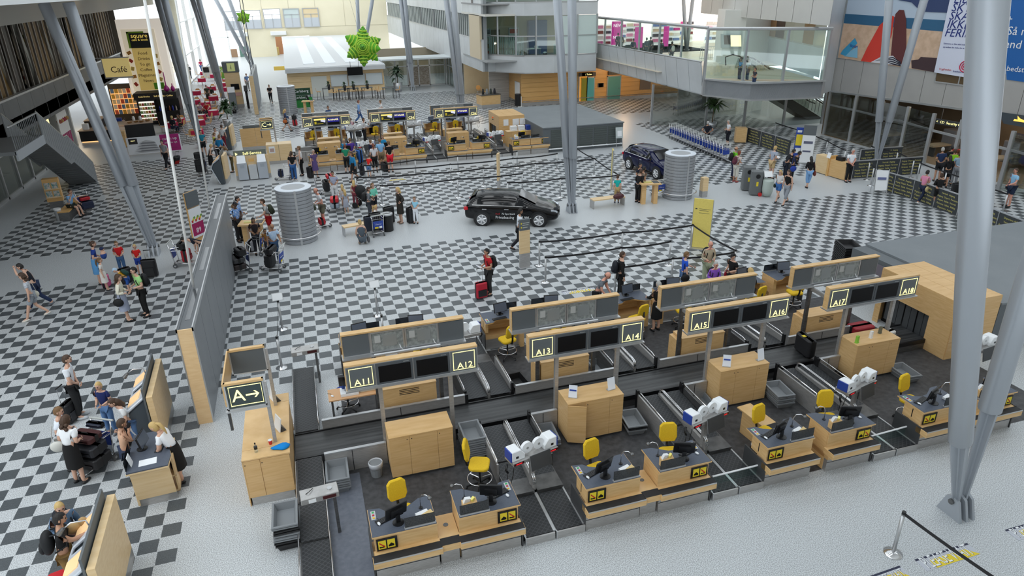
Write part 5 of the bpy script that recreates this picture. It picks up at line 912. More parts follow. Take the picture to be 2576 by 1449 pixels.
machine(415, 1085, R(2), 'self service kiosk with glowing top near the A sign'); machine(300, 1500, R(2), 'self service kiosk with glowing top in the lower left corner'); machine(572, 455, R(-4), 'self service kiosk used by a woman near the self service sign', .6); machine(588, 372, R(-5), 'small self service kiosk used by the group in blue near the plant', .6)
# staffed desk with attendant, lower left
p = at(395, 1268); t = T('service_desk', 'mobile birch service desk with grey top and laptop at lower left', 'desk', (p.x, p.y, 0), R(4)); part('front_board', MB().extr([(-.32, 0, .2), (.42, 0, .2), (.42, -.12, .98), (-.32, -.12, .98)], (0, .05, 0)), WOODP, t); part('metal_foot', MB().box(-.32, .42, .03, .06, 0, .2), STEEL, t); part('side_board', MB().box(-.34, -.3, 0, 1.1, .05, .98), WOODP, t); part('shelf_unit', MB().box(.2, .48, .15, .95, .1, .14).box(.2, .48, .15, .95, .5, .53).box(.44, .48, .15, .95, .1, .95), WOODP, t); part('worktop', MB().prism([(-.36, -.16), (.42, -.16), (.46, .2), (.40, .55), (.15, 1.25), (-.36, 1.25)], 1.0, 1.03), DESK, t); part('top_edge', MB().prism([(-.37, -.17), (.43, -.17), (.47, .2), (.41, .56), (.16, 1.26), (-.37, 1.26)], .97, 1.0), WOODP, t); part('glass_screen', MB().box(-.37, -.355, -.1, .6, 1.03, 1.25), smk, t)
for x, y in ((-.2, .9), (.35, .8)): part('castor', MB().tube([(x - .02, y, .05), (x + .02, y, .05)], .05, 8), BLACK, t)
b = Vector((p.x, p.y, 1.03)); o = MO(b + Vector((-.12, .62, 0)), R(80), 'open laptop like screen on the mobile service desk'); KB(b + Vector((.2, .6, 0)), R(82), 'black keyboard on the mobile service desk'); S('notice_sheet', 'white printed sheet lying on the mobile service desk', 'paper', MB().box(-.17, .17, -.11, .11, 0, .005), WHITEP, b + Vector((.02, .1, 0)), .1); S('desk_holder', 'white sheet leaning on the glass of the mobile service desk', 'paper', MB().ob((0, 0, .12), (.012, .18, .24), (0, R(-12), 0)), WHITEP, b + Vector((-.3, .1, 0)))
# self service wall, distant
t = T('self_service_wall', 'distant birch self service wall with two silver terminals', 'kiosk', (at(596, 453).x, 14.0, 0)); W_ = 1.9; part('board', MB().box(0, W_, 0, .12, .25, 1.35), WOODP, t); part('foot', MB().box(0, W_, 0, .12, 0, .25), STEEL, t); part('header', MB().box(.05, W_ - .1, .05, .12, 1.3, 1.65), mat((.17, .19, .16), .5), t); text('Self-Service', .22, NEON, t, (W_ / 2 + .1, .04, 1.47)); part('icon', MB().extr([(.15, .04, 1.38), (.15, .04, 1.56), (.27, .04, 1.47)], (0, -.01, 0)), NEON, t)
for x in (.42, 1.5): u = part('terminal', MB().rbox(x - .27, x + .27, -.3, 0, .05, 1.0, .04), mat((.50, .54, .60), .35, .2), t); part('screen_hood', MB().extr([(x - .24, -.3, 1.0), (x + .24, -.3, 1.0), (x + .22, 0, 1.38), (x - .22, 0, 1.38)], (0, .03, 0)), mat((.86, .90, .95), .3), u); part('slot', MB().box(x - .1, x + .12, -.31, -.3, .72, .9), mat((.40, .44, .5), .3), u)
part('counter_unit', MB().rbox(.75, 1.2, -.28, 0, .05, .85, .03), mat((.58, .60, .62), .4), t); part('lit_screen', MB().box(.8, 1.1, -.01, 0, 1.0, 1.18), mat((.5, .3, .1), .4, emit=.3), t)
# C arrow sign, counter, back to back boards
t = T('service_counter', 'distant birch counter under the C arrow sign', 'counter', (-1.0, 17.3, 0)); part('body', MB().box(0, 1.5, 0, .9, .2, 1.2), WOODP, t); part('plinth', MB().box(.02, 1.48, .02, .88, 0, .2), STEEL, t); part('joint', MB().box(.73, .745, -.004, 0, .2, 1.2), DGREY, t); part('poster', MB().box(.15, .5, -.012, 0, .7, 1.1), WHITEP, t); part('poster_print', MB().box(.2, .45, -.015, -.012, .76, .98), mat((.5, .35, .32)), t)
gsign('C', 18.05, 18.7, (652, 302), (689, 325), 'distant grey direction sign with glowing C and arrow', 1)
t = T('kiosk_screen_wall', 'two birch kiosk backs standing behind the self service wall', 'kiosk', (at(612, 382).x, at(612, 382).y, 0)); part('board', MB().box(0, .95, 0, .12, .3, 1.5), WOODX, t); part('board', MB().box(.96, 1.9, 0, .12, .3, 1.5), WOODX, t); part('foot', MB().box(0, 1.9, 0, .12, 0, .3), STEEL, t); part('shield', MB().box(.2, 1.7, .14, .17, 1.1, 1.68), GREYP, t)
p = at(612, 270); t = T('information_kiosk', 'birch information kiosk with yellow i sign by the cafe tables', 'kiosk', (p.x - .9, p.y, 0)); part('board', MB().box(-.25, 1.0, 0, .8, .3, 3.1), WOODP, t); part('foot', MB().box(-.25, 1.0, 0, .8, 0, .3), STEEL, t); part('head', MB().box(-.3, 1.05, -.05, .8, 3.1, 4.0), GREYP, t); part('icon_plate', MB().box(.1, .75, -.07, -.05, 3.2, 3.9), mat((.55, .6, .25), .5, emit=.2), t); text('i', .6, DGREY, t, (.42, -.08, 3.55)); part('monitor', MB().box(.15, .85, -.03, 0, 1.6, 2.1), SCREEN, t); part('leaflets', MB().box(.2, .95, -.04, 0, 1.05, 1.35), mat((.7, .4, .35)), t)
for k, px in enumerate(((590, 276), (626, 272))): p = at(*px); t = T('touch_terminal', ('grey touch terminal left of the information kiosk', 'slim black touch terminal right of the information kiosk')[k], 'terminal', (p.x, p.y, 0)); part('column', MB().rbox(-.3 + .2 * k, .3 - .2 * k, -.2, .1, 0, 1.5, .05), (mat((.25, .28, .3)), BLACK)[k], t); part('head', MB().ob((0, -.1, 1.75), (.6 - .3 * k, .1, .5), (R(-20), 0, 0)), (WHITEP, BLACK)[k], t)
# narrow advertising pylon behind the big partition
p = at(500, 610); t = T('advert_pylon', 'birch edged advertising pylon with fruit poster behind the partition', 'sign', (p.x, p.y + .2, 0), R(-35)); part('board', MB().box(-.06, .0, -.3, .4, .0, 2.2), WOODO, t); part('head', MB().box(0, .06, -.3, .4, 1.55, 2.2), GREYP, t); part('poster', MB().box(0, .05, -.28, .4, .2, 1.5), mat((.78, .80, .82)), t); part('magenta_print', MB().box(.05, .055, -.28, .4, .3, .85), mat((.36, .01, .10)), t); text('89', .3, WHITEP, t, (.058, .06, .5), (R(90), 0, R(90)))
for k in range(9): part('fruit_print', MB().ob((.055, -.2 + .07 * k, .95 + .07 * (k % 3)), (.008, .09, .1), (k, 0, 0)), mat([(.5, .03, .02), (.7, .55, .05), (.15, .3, .05)][k % 3]), t)
# ================================================================ trolleys and luggage
def trolley():
    t = T('luggage_trolley', '-', 'trolley'); m = CHROME                       # pushes towards +x, handle at -x
    part('base_frame', MB().tube([(-.35, -.24, .18), (.45, -.12, .14), (.5, 0, .14), (.45, .12, .14), (-.35, .24, .18), (-.35, -.24, .18)], .018, 6), m, t, True); part('deck', MB().box(-.3, .42, -.16, .16, .15, .165), ALU, t)
    for s in (-1, 1): part('upright', MB().tube([(-.3, .24 * s, .15), (-.36, .25 * s, .7), (-.44, .26 * s, 1.0)], .018, 6), m, t, True)
    part('handle', MB().tube([(-.46, -.32, 1.02), (-.46, .32, 1.02)], .022, 8), mat((.5, .52, .5), .4), t); part('basket', MB().tube([(-.36, -.25, .82), (-.05, -.22, .86), (-.05, .22, .86), (-.36, .25, .82)], .012, 5).tube([(-.38, -.25, .72), (-.1, -.22, .72), (-.1, .22, .72), (-.38, .25, .72)], .010, 5), m, t)
    for k in range(5): part('basket_wire', MB().tube([(-.37, -.2 + .1 * k, .72), (-.07, -.18 + .09 * k, .72), (-.05, -.18 + .09 * k, .86)], .006, 4), m, t)
    sg = part('advert_plate', MB().ob((-.37, 0, .56), (.02, .44, .34), (0, R(-6), 0)), BLUEP, t); part('yellow_label', MB().ob((-.387, .08, .44), (.012, .16, .07), (0, R(-6), 0)), PIC_Y, sg); part('white_cloud', MB().ob((-.387, -.1, .45), (.012, .12, .09), (0, R(-6), 0)), WHITEP, sg)
    text('Free Wi-Fi', .075, WHITEP, sg, (-.386, 0, .66), (R(90), 0, R(-90))); text('available here', .055, WHITEP, sg, (-.384, 0, .585), (R(90), 0, R(-90)))
    for x, y in ((-.32, -.24), (-.32, .24), (.45, 0)): wv = part('wheel', MB().tube([(x, y - .02, .085), (x, y + .02, .085)], .085, 14), mat((.10, .105, .11), .6), t); part('hub', MB().tube([(x, y - .025, .085), (x, y + .025, .085)], .035, 8), ALU, wv)
    return t
TR = Maker(trolley)
def case_(w_, d_, h, col, stripe=None, handle=0):
    t = T('suitcase', '-', 'suitcase'); m = mat(col, .55) if not isinstance(col, bpy.types.Material) else col
    part('shell', MB().rbox(-w_ / 2, w_ / 2, -d_ / 2, d_ / 2, .05, h, .06), m, t, bev=.025); part('zip_band', MB().rbox(-w_ / 2 - .004, w_ / 2 + .004, -.012, .012, .05, h + .004, .06), BLACK, t); part('front_pocket', MB().rbox(-w_ * .38, w_ * .38, -d_ / 2 - .02, -d_ / 2, .12, h * .6, .02), mat(stripe, .6) if stripe else m, t)
    for x in (-w_ * .36, w_ * .36): part('wheel', MB().tube([(x - .02, 0, .03), (x + .02, 0, .03)], .03, 8), BLACK, t)
    part('top_grip', MB().tube([(-.08, 0, h - .01), (-.07, 0, h + .03), (.07, 0, h + .03), (.08, 0, h - .01)], .012, 5), BLACK, t)
    if handle:
        for x in (-.1, .1): part('pull_rod', MB().tube([(x, d_ * .3, h), (x, d_ * .3, h + handle)], .008, 5), CHROME, t)
        part('pull_handle', MB().tube([(-.12, d_ * .3, h + handle), (.12, d_ * .3, h + handle)], .016, 6), BLACK, t)
    return t
_cs = {}
def SU(loc, rz, lab, w_=.45, d_=.25, h=.65, col=(.012, .012, .014), stripe=None, handle=0, e=None, g=None):
    k = (w_, d_, h, col, stripe, handle)
    if k not in _cs: _cs[k] = Maker(lambda: case_(w_, d_, h, col, stripe, handle))
    o = _cs[k](loc, rz, lab, g)
    if e: o.rotation_euler = (e[0], e[1], rz)
    return o
def ob(px, z=0, dx=0, dy=0): p = at(px[0], px[1], z); return Vector((p.x + dx, p.y + dy, z))
BK = (.012, .012, .014)
SU(ob((1211, 750)), R(10), 'red and black cabin case standing by the man in red', .42, .25, .6, (.45, .01, .03), BK, .5)
SU(ob((382, 696)), R(-8), 'large black suitcase with raised handle by the boy in blue shorts', .5, .28, .7, BK, None, .35); SU(ob((270, 724)), R(70), 'small pink trolley case behind the girl in white', .32, .2, .5, (.75, .14, .32), None, .3); t = SU(ob((320, 712)), R(40), 'black hand luggage under the green bag beside the children', .4, .3, .6)
SU(ob((183, 1060)), R(70), 'black cabin case with raised handle held by the man in white polo', .4, .24, .58, BK, (.03, .03, .035), .45); SU(ob((342, 1115)), R(20), 'black cabin case with handle beside the self service kiosk', .42, .25, .6, BK, None, .45)
SU(ob((441, 412)), R(40), 'black case with red stripe pulled by the man in grey shirt', .38, .24, .62, BK, (.5, .02, .02), .35, (R(35), 0))
SU(ob((2022, 890), .3), R(85), 'black suitcase with yellow tag lying upright on the front belt', .66, .28, .55); p = at(2030, 842, .9); S('luggage_tag', 'yellow tag on the black suitcase on the belt', 'tag', MB().box(-.04, .06, -.05, .05, 0, .01), PIC_Y, ob((2022, 846), .89)); SU(ob((2162, 838), .3), R(0), 'dark red suitcase lying on the belt behind cabinet A17', .7, .45, .28, (.30, .01, .02)); SU(ob((2235, 850), .3), R(10), 'white round bag on the belt by the screening tunnel', .3, .25, .25, (.75, .75, .72))
def loaded(px, rz, lab, load):
    p = ob(px); TR(p, rz, 'luggage trolley ' + lab); c, s = math.cos(rz), math.sin(rz)
    for k, (u, v, z, w_, d_, h, col, lie, nm) in enumerate(load): q = Vector((p.x + u * c - v * s, p.y + u * s + v * c, z)); SU(q, rz + R(90), nm, w_, d_, h, col, None, 0, (R(lie), 0) if lie else None)
loaded((690, 680), R(160), 'with Wi-Fi sign and black bags in front of the bald man', [(.1, 0, .17, .5, .3, .5, BK, 0, 'grey suitcase at the bottom of the trolley with the black bags'), (.0, .02, .7, .62, .3, .28, BK, 0, 'black sports bag with white print on top of the trolley')])
loaded((642, 640), R(165), 'with Wi-Fi sign behind the bald man', [(.1, 0, .17, .45, .28, .45, (.3, .3, .32), 0, 'grey hard case on the trolley behind the bald man')])
loaded((605, 685), R(200), 'half hidden by the partition, piled with brown suitcases', [(.05, 0, .17, .72, .48, .26, (.035, .025, .025), 0, 'dark brown suitcase lowest on the trolley by the partition'), (.05, .02, .44, .68, .44, .24, (.05, .05, .055), 0, 'grey suitcase with red strip second on the trolley by the partition'), (-.1, .1, .7, .5, .35, .3, BK, 0, 'black guitar shaped bag topmost on the trolley by the partition')])
loaded((468, 668), R(-10), 'pushed by the bending man left of the partition', [(.1, 0, .17, .4, .3, .5, (.4, .01, .02), 0, 'red suitcase on the trolley left of the partition'), (.0, 0, .68, .4, .3, .3, BK, 0, 'black bag on the trolley left of the partition')])
loaded((222, 534), R(-60), 'beside the seated man on the long bench', [(.05, 0, .17, .6, .35, .4, (.012, .018, .05), 0, 'navy suitcase on the trolley by the seated man'), (.0, 0, .58, .45, .3, .2, (.5, .02, .03), 0, 'red jacket bundle on the trolley by the seated man')])
loaded((245, 1175), R(-120), 'stacked with big black suitcases in the lower left group', [(.1, 0, .17, .78, .52, .3, BK, 0, 'large black suitcase lowest on the lower left trolley'), (.1, 0, .48, .74, .48, .28, (.016, .017, .022), 0, 'large black suitcase second on the lower left trolley'), (.05, 0, .77, .6, .4, .2, (.06, .015, .015), 0, 'dark maroon leather bag on the lower left trolley'), (-.28, 0, .9, .4, .2, .14, (.01, .015, .035), 0, 'navy jacket in the basket of the lower left trolley')])
loaded((828, 487), R(185), 'with striped shirt woman and red suitcase', [(.1, 0, .17, .66, .3, .55, BK, 0, 'black suitcase on the trolley of the woman in stripes'), (-.1, 0, .78, .5, .3, .25, (.55, .015, .03), 0, 'red bag in the basket beside the woman in stripes')]); loaded((850, 530), R(175), 'with silver and red cases near the round kiosk', [(.1, 0, .17, .65, .42, .25, (.35, .42, .5), 0, 'silver blue hard case on the trolley near the round kiosk'), (.1, 0, .44, .6, .4, .25, (.6, .02, .03), 0, 'bright red case on the trolley near the round kiosk')]); loaded((806, 575), R(10), 'with camouflage bag in front of the man in shorts', [(.1, 0, .17, .4, .28, .3, (.5, .02, .03), 0, 'red bag low on the trolley of the man in shorts'), (-.25, 0, .88, .4, .3, .3, (.06, .07, .045), 0, 'camouflage bag on the trolley of the man in shorts')])
loaded((948, 590), R(100), 'parked against the light bench behind the crouching woman', [(.1, 0, .17, .5, .3, .8, BK, 0, 'large black suitcase leaning by the light bench'), (.05, .3, .17, .4, .28, .7, (.01, .015, .03), 0, 'dark navy suitcase by the light bench')]); loaded((510, 440), R(-95), 'with Wi-Fi sign and black bags left of the self service kiosk', [(.1, 0, .17, .55, .35, .75, BK, 0, 'tall black bag on the trolley left of the self service kiosk'), (.0, 0, .93, .5, .35, .4, BK, 0, 'black rucksack on top of the trolley left of the self service kiosk')]); loaded((716, 452), R(180), 'carrying one small navy case near the girl in jeans', [(.15, 0, .17, .4, .28, .42, (.01, .02, .06), 0, 'small navy case on the trolley near the girl in jeans')]); loaded((740, 322), R(0), 'pushed by the blonde woman in denim jacket', [(.1, 0, .17, .5, .35, .45, (.5, .02, .03), 0, 'red case on the trolley of the blonde woman'), (.1, 0, .64, .5, .35, .35, BK, 0, 'black bag on the trolley of the blonde woman')]); loaded((893, 325), R(20), 'of the woman in pink stripes behind desk C33', []); loaded((1152, 238), R(90), 'standing alone at the distant column', []); loaded((1652, 495), R(95), 'parked beside the tall writing table', [])
for k, (px, w_, d_, h, c, nm) in enumerate((((968, 580), .45, .3, .75, (.03, .03, .16), 'blue suitcase standing by the black bin'), ((980, 562), .48, .3, .8, BK, 'tall black suitcase behind the black bin'), ((1036, 560), .45, .3, .75, BK, 'black suitcase beside the small girl in light blue'), ((783, 447), .45, .3, .65, BK, 'black suitcase beside the older woman in purple'), ((912, 440), .45, .28, .6, (.02, .025, .04), 'dark case behind the woman in blue cardigan'), ((970, 430), .6, .4, .5, BK, 'black bags beside the man in red shorts'), ((905, 410), .42, .3, .8, (.02, .14, .5), 'bright blue suitcase on the belt beside desk C32'), ((903, 345), .4, .3, .45, BK, 'black bag behind the counter of desk C33'), ((2400, 498), .42, .28, .75, BK, 'black case in the security queue'), ((2440, 512), .6, .4, .6, BK, 'large black case in the security queue by the column'))): SU(ob(px, .18 if 'on the belt' in nm else 0), R(20 * k), nm, w_, d_, h, c, None, .3 if k in (1, 2) else 0)
a, b = at(1697, 350), at(1832, 408)
for k in range(21): p = a.lerp(b, k / 20); TR((p.x, p.y, 0), math.atan2((a - b).y, (a - b).x) + pi, 'luggage trolley nested in the long row by the lettered partition', 'nested luggage trolleys')
p = at(1556, 498, .5); t = T('holdall', 'dark red leather holdall lying on the birch bench', 'bag', (p.x, p.y, .45), .1); part('body', MB().sph((0, 0, .13), (.3, .15, .15), 12, 8), mat((.07, .012, .015), .35), t, True)
for s in (-1, 1): part('handle', MB().tube([(-.12, .05 * s, .22), (-.08, .03 * s, .34), (.08, .03 * s, .34), (.12, .05 * s, .22)], .012, 5), mat((.06, .01, .012)), t)
# tall writing tables
def wtable(px, lab, h=1.05):
    p = at(*px); t = T('writing_table', lab, 'table', (p.x, p.y, 0), R(-10)); part('top', MB().box(-.5, .5, -.25, .45, h - .06, h), WOOD, t)
    for x in (-.3, .3): part('leg', MB().box(x - .1, x + .1, -.1, .25, 0, h - .06), WOODX, t)
    part('forms', MB().box(-.3, .1, 0, .2, h, h + .03), mat((.6, .55, .2)), t); part('dark_inlay', MB().box(.15, .45, -.1, .35, h, h + .01), DGREY, t); return t
wtable((1632, 512), 'tall birch writing table used by three people by the blue car'); wtable((642, 620), 'tall birch writing table in the crowd left of the round kiosk'); wtable((778, 285), 'tall birch writing table by the green beer display')
# counters before the security hall
for k, (px, w_) in enumerate(((2085, 1.3), )):
    a, b = at(2047, 432), at(2122, 455); t = T('boarding_counter', 'birch counter with scanner where the uniformed man stands', 'counter', (a.x, a.y, 0), math.atan2((b - a).y, (b - a).x)); L_ = (b - a).length
    part('front_board', MB().box(0, L_ * .42, 0, .5, .04, 1.0), WOODP, t); part('front_board', MB().box(L_ * .48, L_, 0, .5, .04, .95), WOODX, t); part('post_board', MB().box(L_ * .42, L_ * .48, -.05, .5, 0, 1.1), WOODO, t); part('scanner', MB().box(L_ * .6, L_ * .8, .1, .35, .95, 1.15), BLACK, t); part('notice', MB().ob((L_ * .45, -.08, 1.15), (.25, .02, .3), (R(-15), 0, 0)), WHITEP, t); part('foot', MB().box(0, L_, .1, .4, 0, .04), DGREY, t)
p = at(1862, 360); t = T('lectern_cabinet', 'square birch cabinet at the start of the dark lettered partition', 'cabinet', (p.x, p.y, 0), R(-25)); part('body', MB().box(-.35, .35, -.05, .55, .05, 1.0), WOOD, t); part('plinth', MB().box(-.33, .33, 0, .5, 0, .05), DGREY, t)
# dark lettered partitions
WORDS = ['Departure Abflug', 'Vertrek  Avgang', 'Avgang  Depart  Partenza', 'Depart  Salida  Vertrek', 'Partenza  Salida  Abflug', 'Departure  Avgang']
INK = mat((.55, .50, .16), .6); PD = mat((.035, .04, .045), .5)
def lettered(pts, h, lab, n):
    for k, (qa, qb) in enumerate(zip(pts, pts[1:])):
        a, b = at(*qa), at(*qb); L_ = (b - a).length; t = T('lettered_partition', lab % (k + 1), 'partition', (a.x, a.y, 0), math.atan2((b - a).y, (b - a).x)); m = max(1, round(L_ / 1.3)); part('cap', MB().box(0, L_, -.04, .04, h, h + .04), ALU, t)
        for j in range(m):
            x0, x1 = L_ * j / m, L_ * (j + 1) / m; g = part('panel', MB().box(x0 + .015, x1 - .015, -.025, .025, .06, h), PD, t); part('post', MB().box(x0 - .015, x0 + .015, -.035, .035, 0, h), ALU, t)
            for r_ in range(5):
                o = text(WORDS[(r_ + j) % 6], .115, INK, g, ((x0 + x1) / 2, -.028, h - .15 - .17 * r_)); o.scale = (min(1, (x1 - x0 - .1) / max(.1, o.dimensions.x)) if o.dimensions.x else .8, 1, 1)
lettered([(1878, 358), (1984, 394)], 1.0, 'dark partition with yellow departure words behind the trolley row, part %d', 3); lettered([(2140, 452), (2312, 440)], 1.0, 'dark partition with yellow departure words behind the uniformed man, part %d', 2); lettered([(2158, 420), (2262, 412)], 1.0, 'dark partition with yellow words further back by the columns, part %d', 2)
lettered([(2200, 475), (2292, 503), (2406, 546), (2500, 590), (2640, 650)], 1.0, 'long dark partition with yellow departure words at the right, part %d', 2)
p = at(2210, 490); t = T('easel_board', 'white folding easel board with pictograms at the partition', 'sign', (p.x, p.y, 0), R(-28)); part('board', MB().ob((0, 0, .75), (.6, .03, 1.0), (R(-12), 0, 0)), WHITEP, t); part('print', MB().ob((0, -.03, .85), (.4, .02, .12), (R(-12), 0, 0)), mat((.12, .14, .3)), t)
for x in (-.3, .3): part('leg', MB().tube([(x, -.2, 0), (x, .08, 1.3)], .02, 5).tube([(x, .08, 1.3), (x, .42, 0)], .02, 5), ALU, t)
p = at(2025, 410); t = T('info_banner', 'tall white and grey information banner by the counters', 'banner', (p.x, p.y, 0), R(-35)); part('board', MB().box(-.35, .35, -.03, .03, .05, 2.2), WHITEP, t); part('head', MB().box(-.35, .35, -.04, .04, 1.65, 2.2), GREYP, t); part('print', MB().box(-.25, .25, -.036, -.03, 1.15, 1.3).box(-.25, .2, -.036, -.03, .65, .75), mat((.12, .13, .2)), t); part('foot', MB().box(-.35, .35, -.25, .25, 0, .05), ALU, t)
p = at(2002, 405); t = T('advice_sign', 'blue and yellow advice sign left of the white banner', 'sign', (p.x, p.y, 0), R(-35)); part('board', MB().box(-.22, .22, -.04, .04, .05, 2.0), BLUEP, t); part('yellow_field', MB().box(-.18, .18, -.05, -.04, .95, 1.6), PIC_Y, t); part('white_print', MB().box(-.15, .15, -.05, -.04, .5, .8).box(-.15, .1, -.05, -.04, 1.72, 1.85), WHITEP, t)
# louvred cabin easel, floor stickers
p = at(1556, 372); t = T('brochure_easel', 'small grey leaflet stand at the corner of the louvred cabin', 'stand', (p.x, p.y, 0)); part('board', MB().ob((0, 0, 1.0), (.5, .05, .7), (R(-10), 0, 0)), mat((.5, .55, .55)), t); part('sheet', MB().ob((0, -.04, .95), (.3, .03, .35), (R(-10), 0, 0)), WHITEP, t)
for x in (-.22, .22): part('leg', MB().tube([(x, -.15, 0), (x, 0, .8)], .02, 5), ALU, t)
def sticker(px4, lab, flip=False, s=1):
    P = [at(*q, .004) for q in px4]; t = T('floor_sticker', lab, 'floor sticker', P[0], math.atan2((P[1] - P[0]).y, (P[1] - P[0]).x)); L_ = (P[1] - P[0]).length; D = (P[3] - P[0]).length
    part('sheet', MB().box(0, L_, -D, 0, -.003, .002), mat((.52, .54, .60), .5), t); part('yellow_field', MB().prism([(L_ * .18, -D), (L_, -D), (L_ * .85, -D * .35), (L_ * .2, -D * .35)], .002, .003), PIC_Y, t); part('dark_edge', MB().box(0, L_, -D * .15, 0, .002, .003), mat((.02, .025, .06)), t)
    o = text('PLEASE WAIT', L_ * .155, mat((.05, .05, .07)), t, (L_ * .5, -D * .52, .005), (0, 0, pi if flip else 0), ext=.001); o.scale = (.95, 1.9, 1); o = text('PLEASE WAIT', L_ * .155, WHITEP, t, (L_ * .5 - .01, -D * .5, .007), (0, 0, pi if flip else 0), ext=.001); o.scale = (.95, 1.9, 1)
sticker(((2300, 1408), (2432, 1366), (2461, 1391), (2332, 1437)), 'yellow and grey PLEASE WAIT floor sticker under the black belt'); sticker(((2180, 1452), (2262, 1423), (2290, 1450), (2210, 1482)), 'yellow and grey PLEASE WAIT floor sticker cut by the lower edge'); sticker(((2527, 1333), (2640, 1300), (2670, 1325), (2556, 1361)), 'yellow and grey PLEASE WAIT floor sticker at the right edge'); sticker(((1412, 734), (1492, 722), (1494, 730), (1420, 742)), 'yellow PLEASE WAIT floor sticker beyond the desks near A14', True); sticker(((968, 452), (1020, 447), (1022, 451), (970, 456)), 'yellow PLEASE WAIT floor sticker before the distant desks', True)
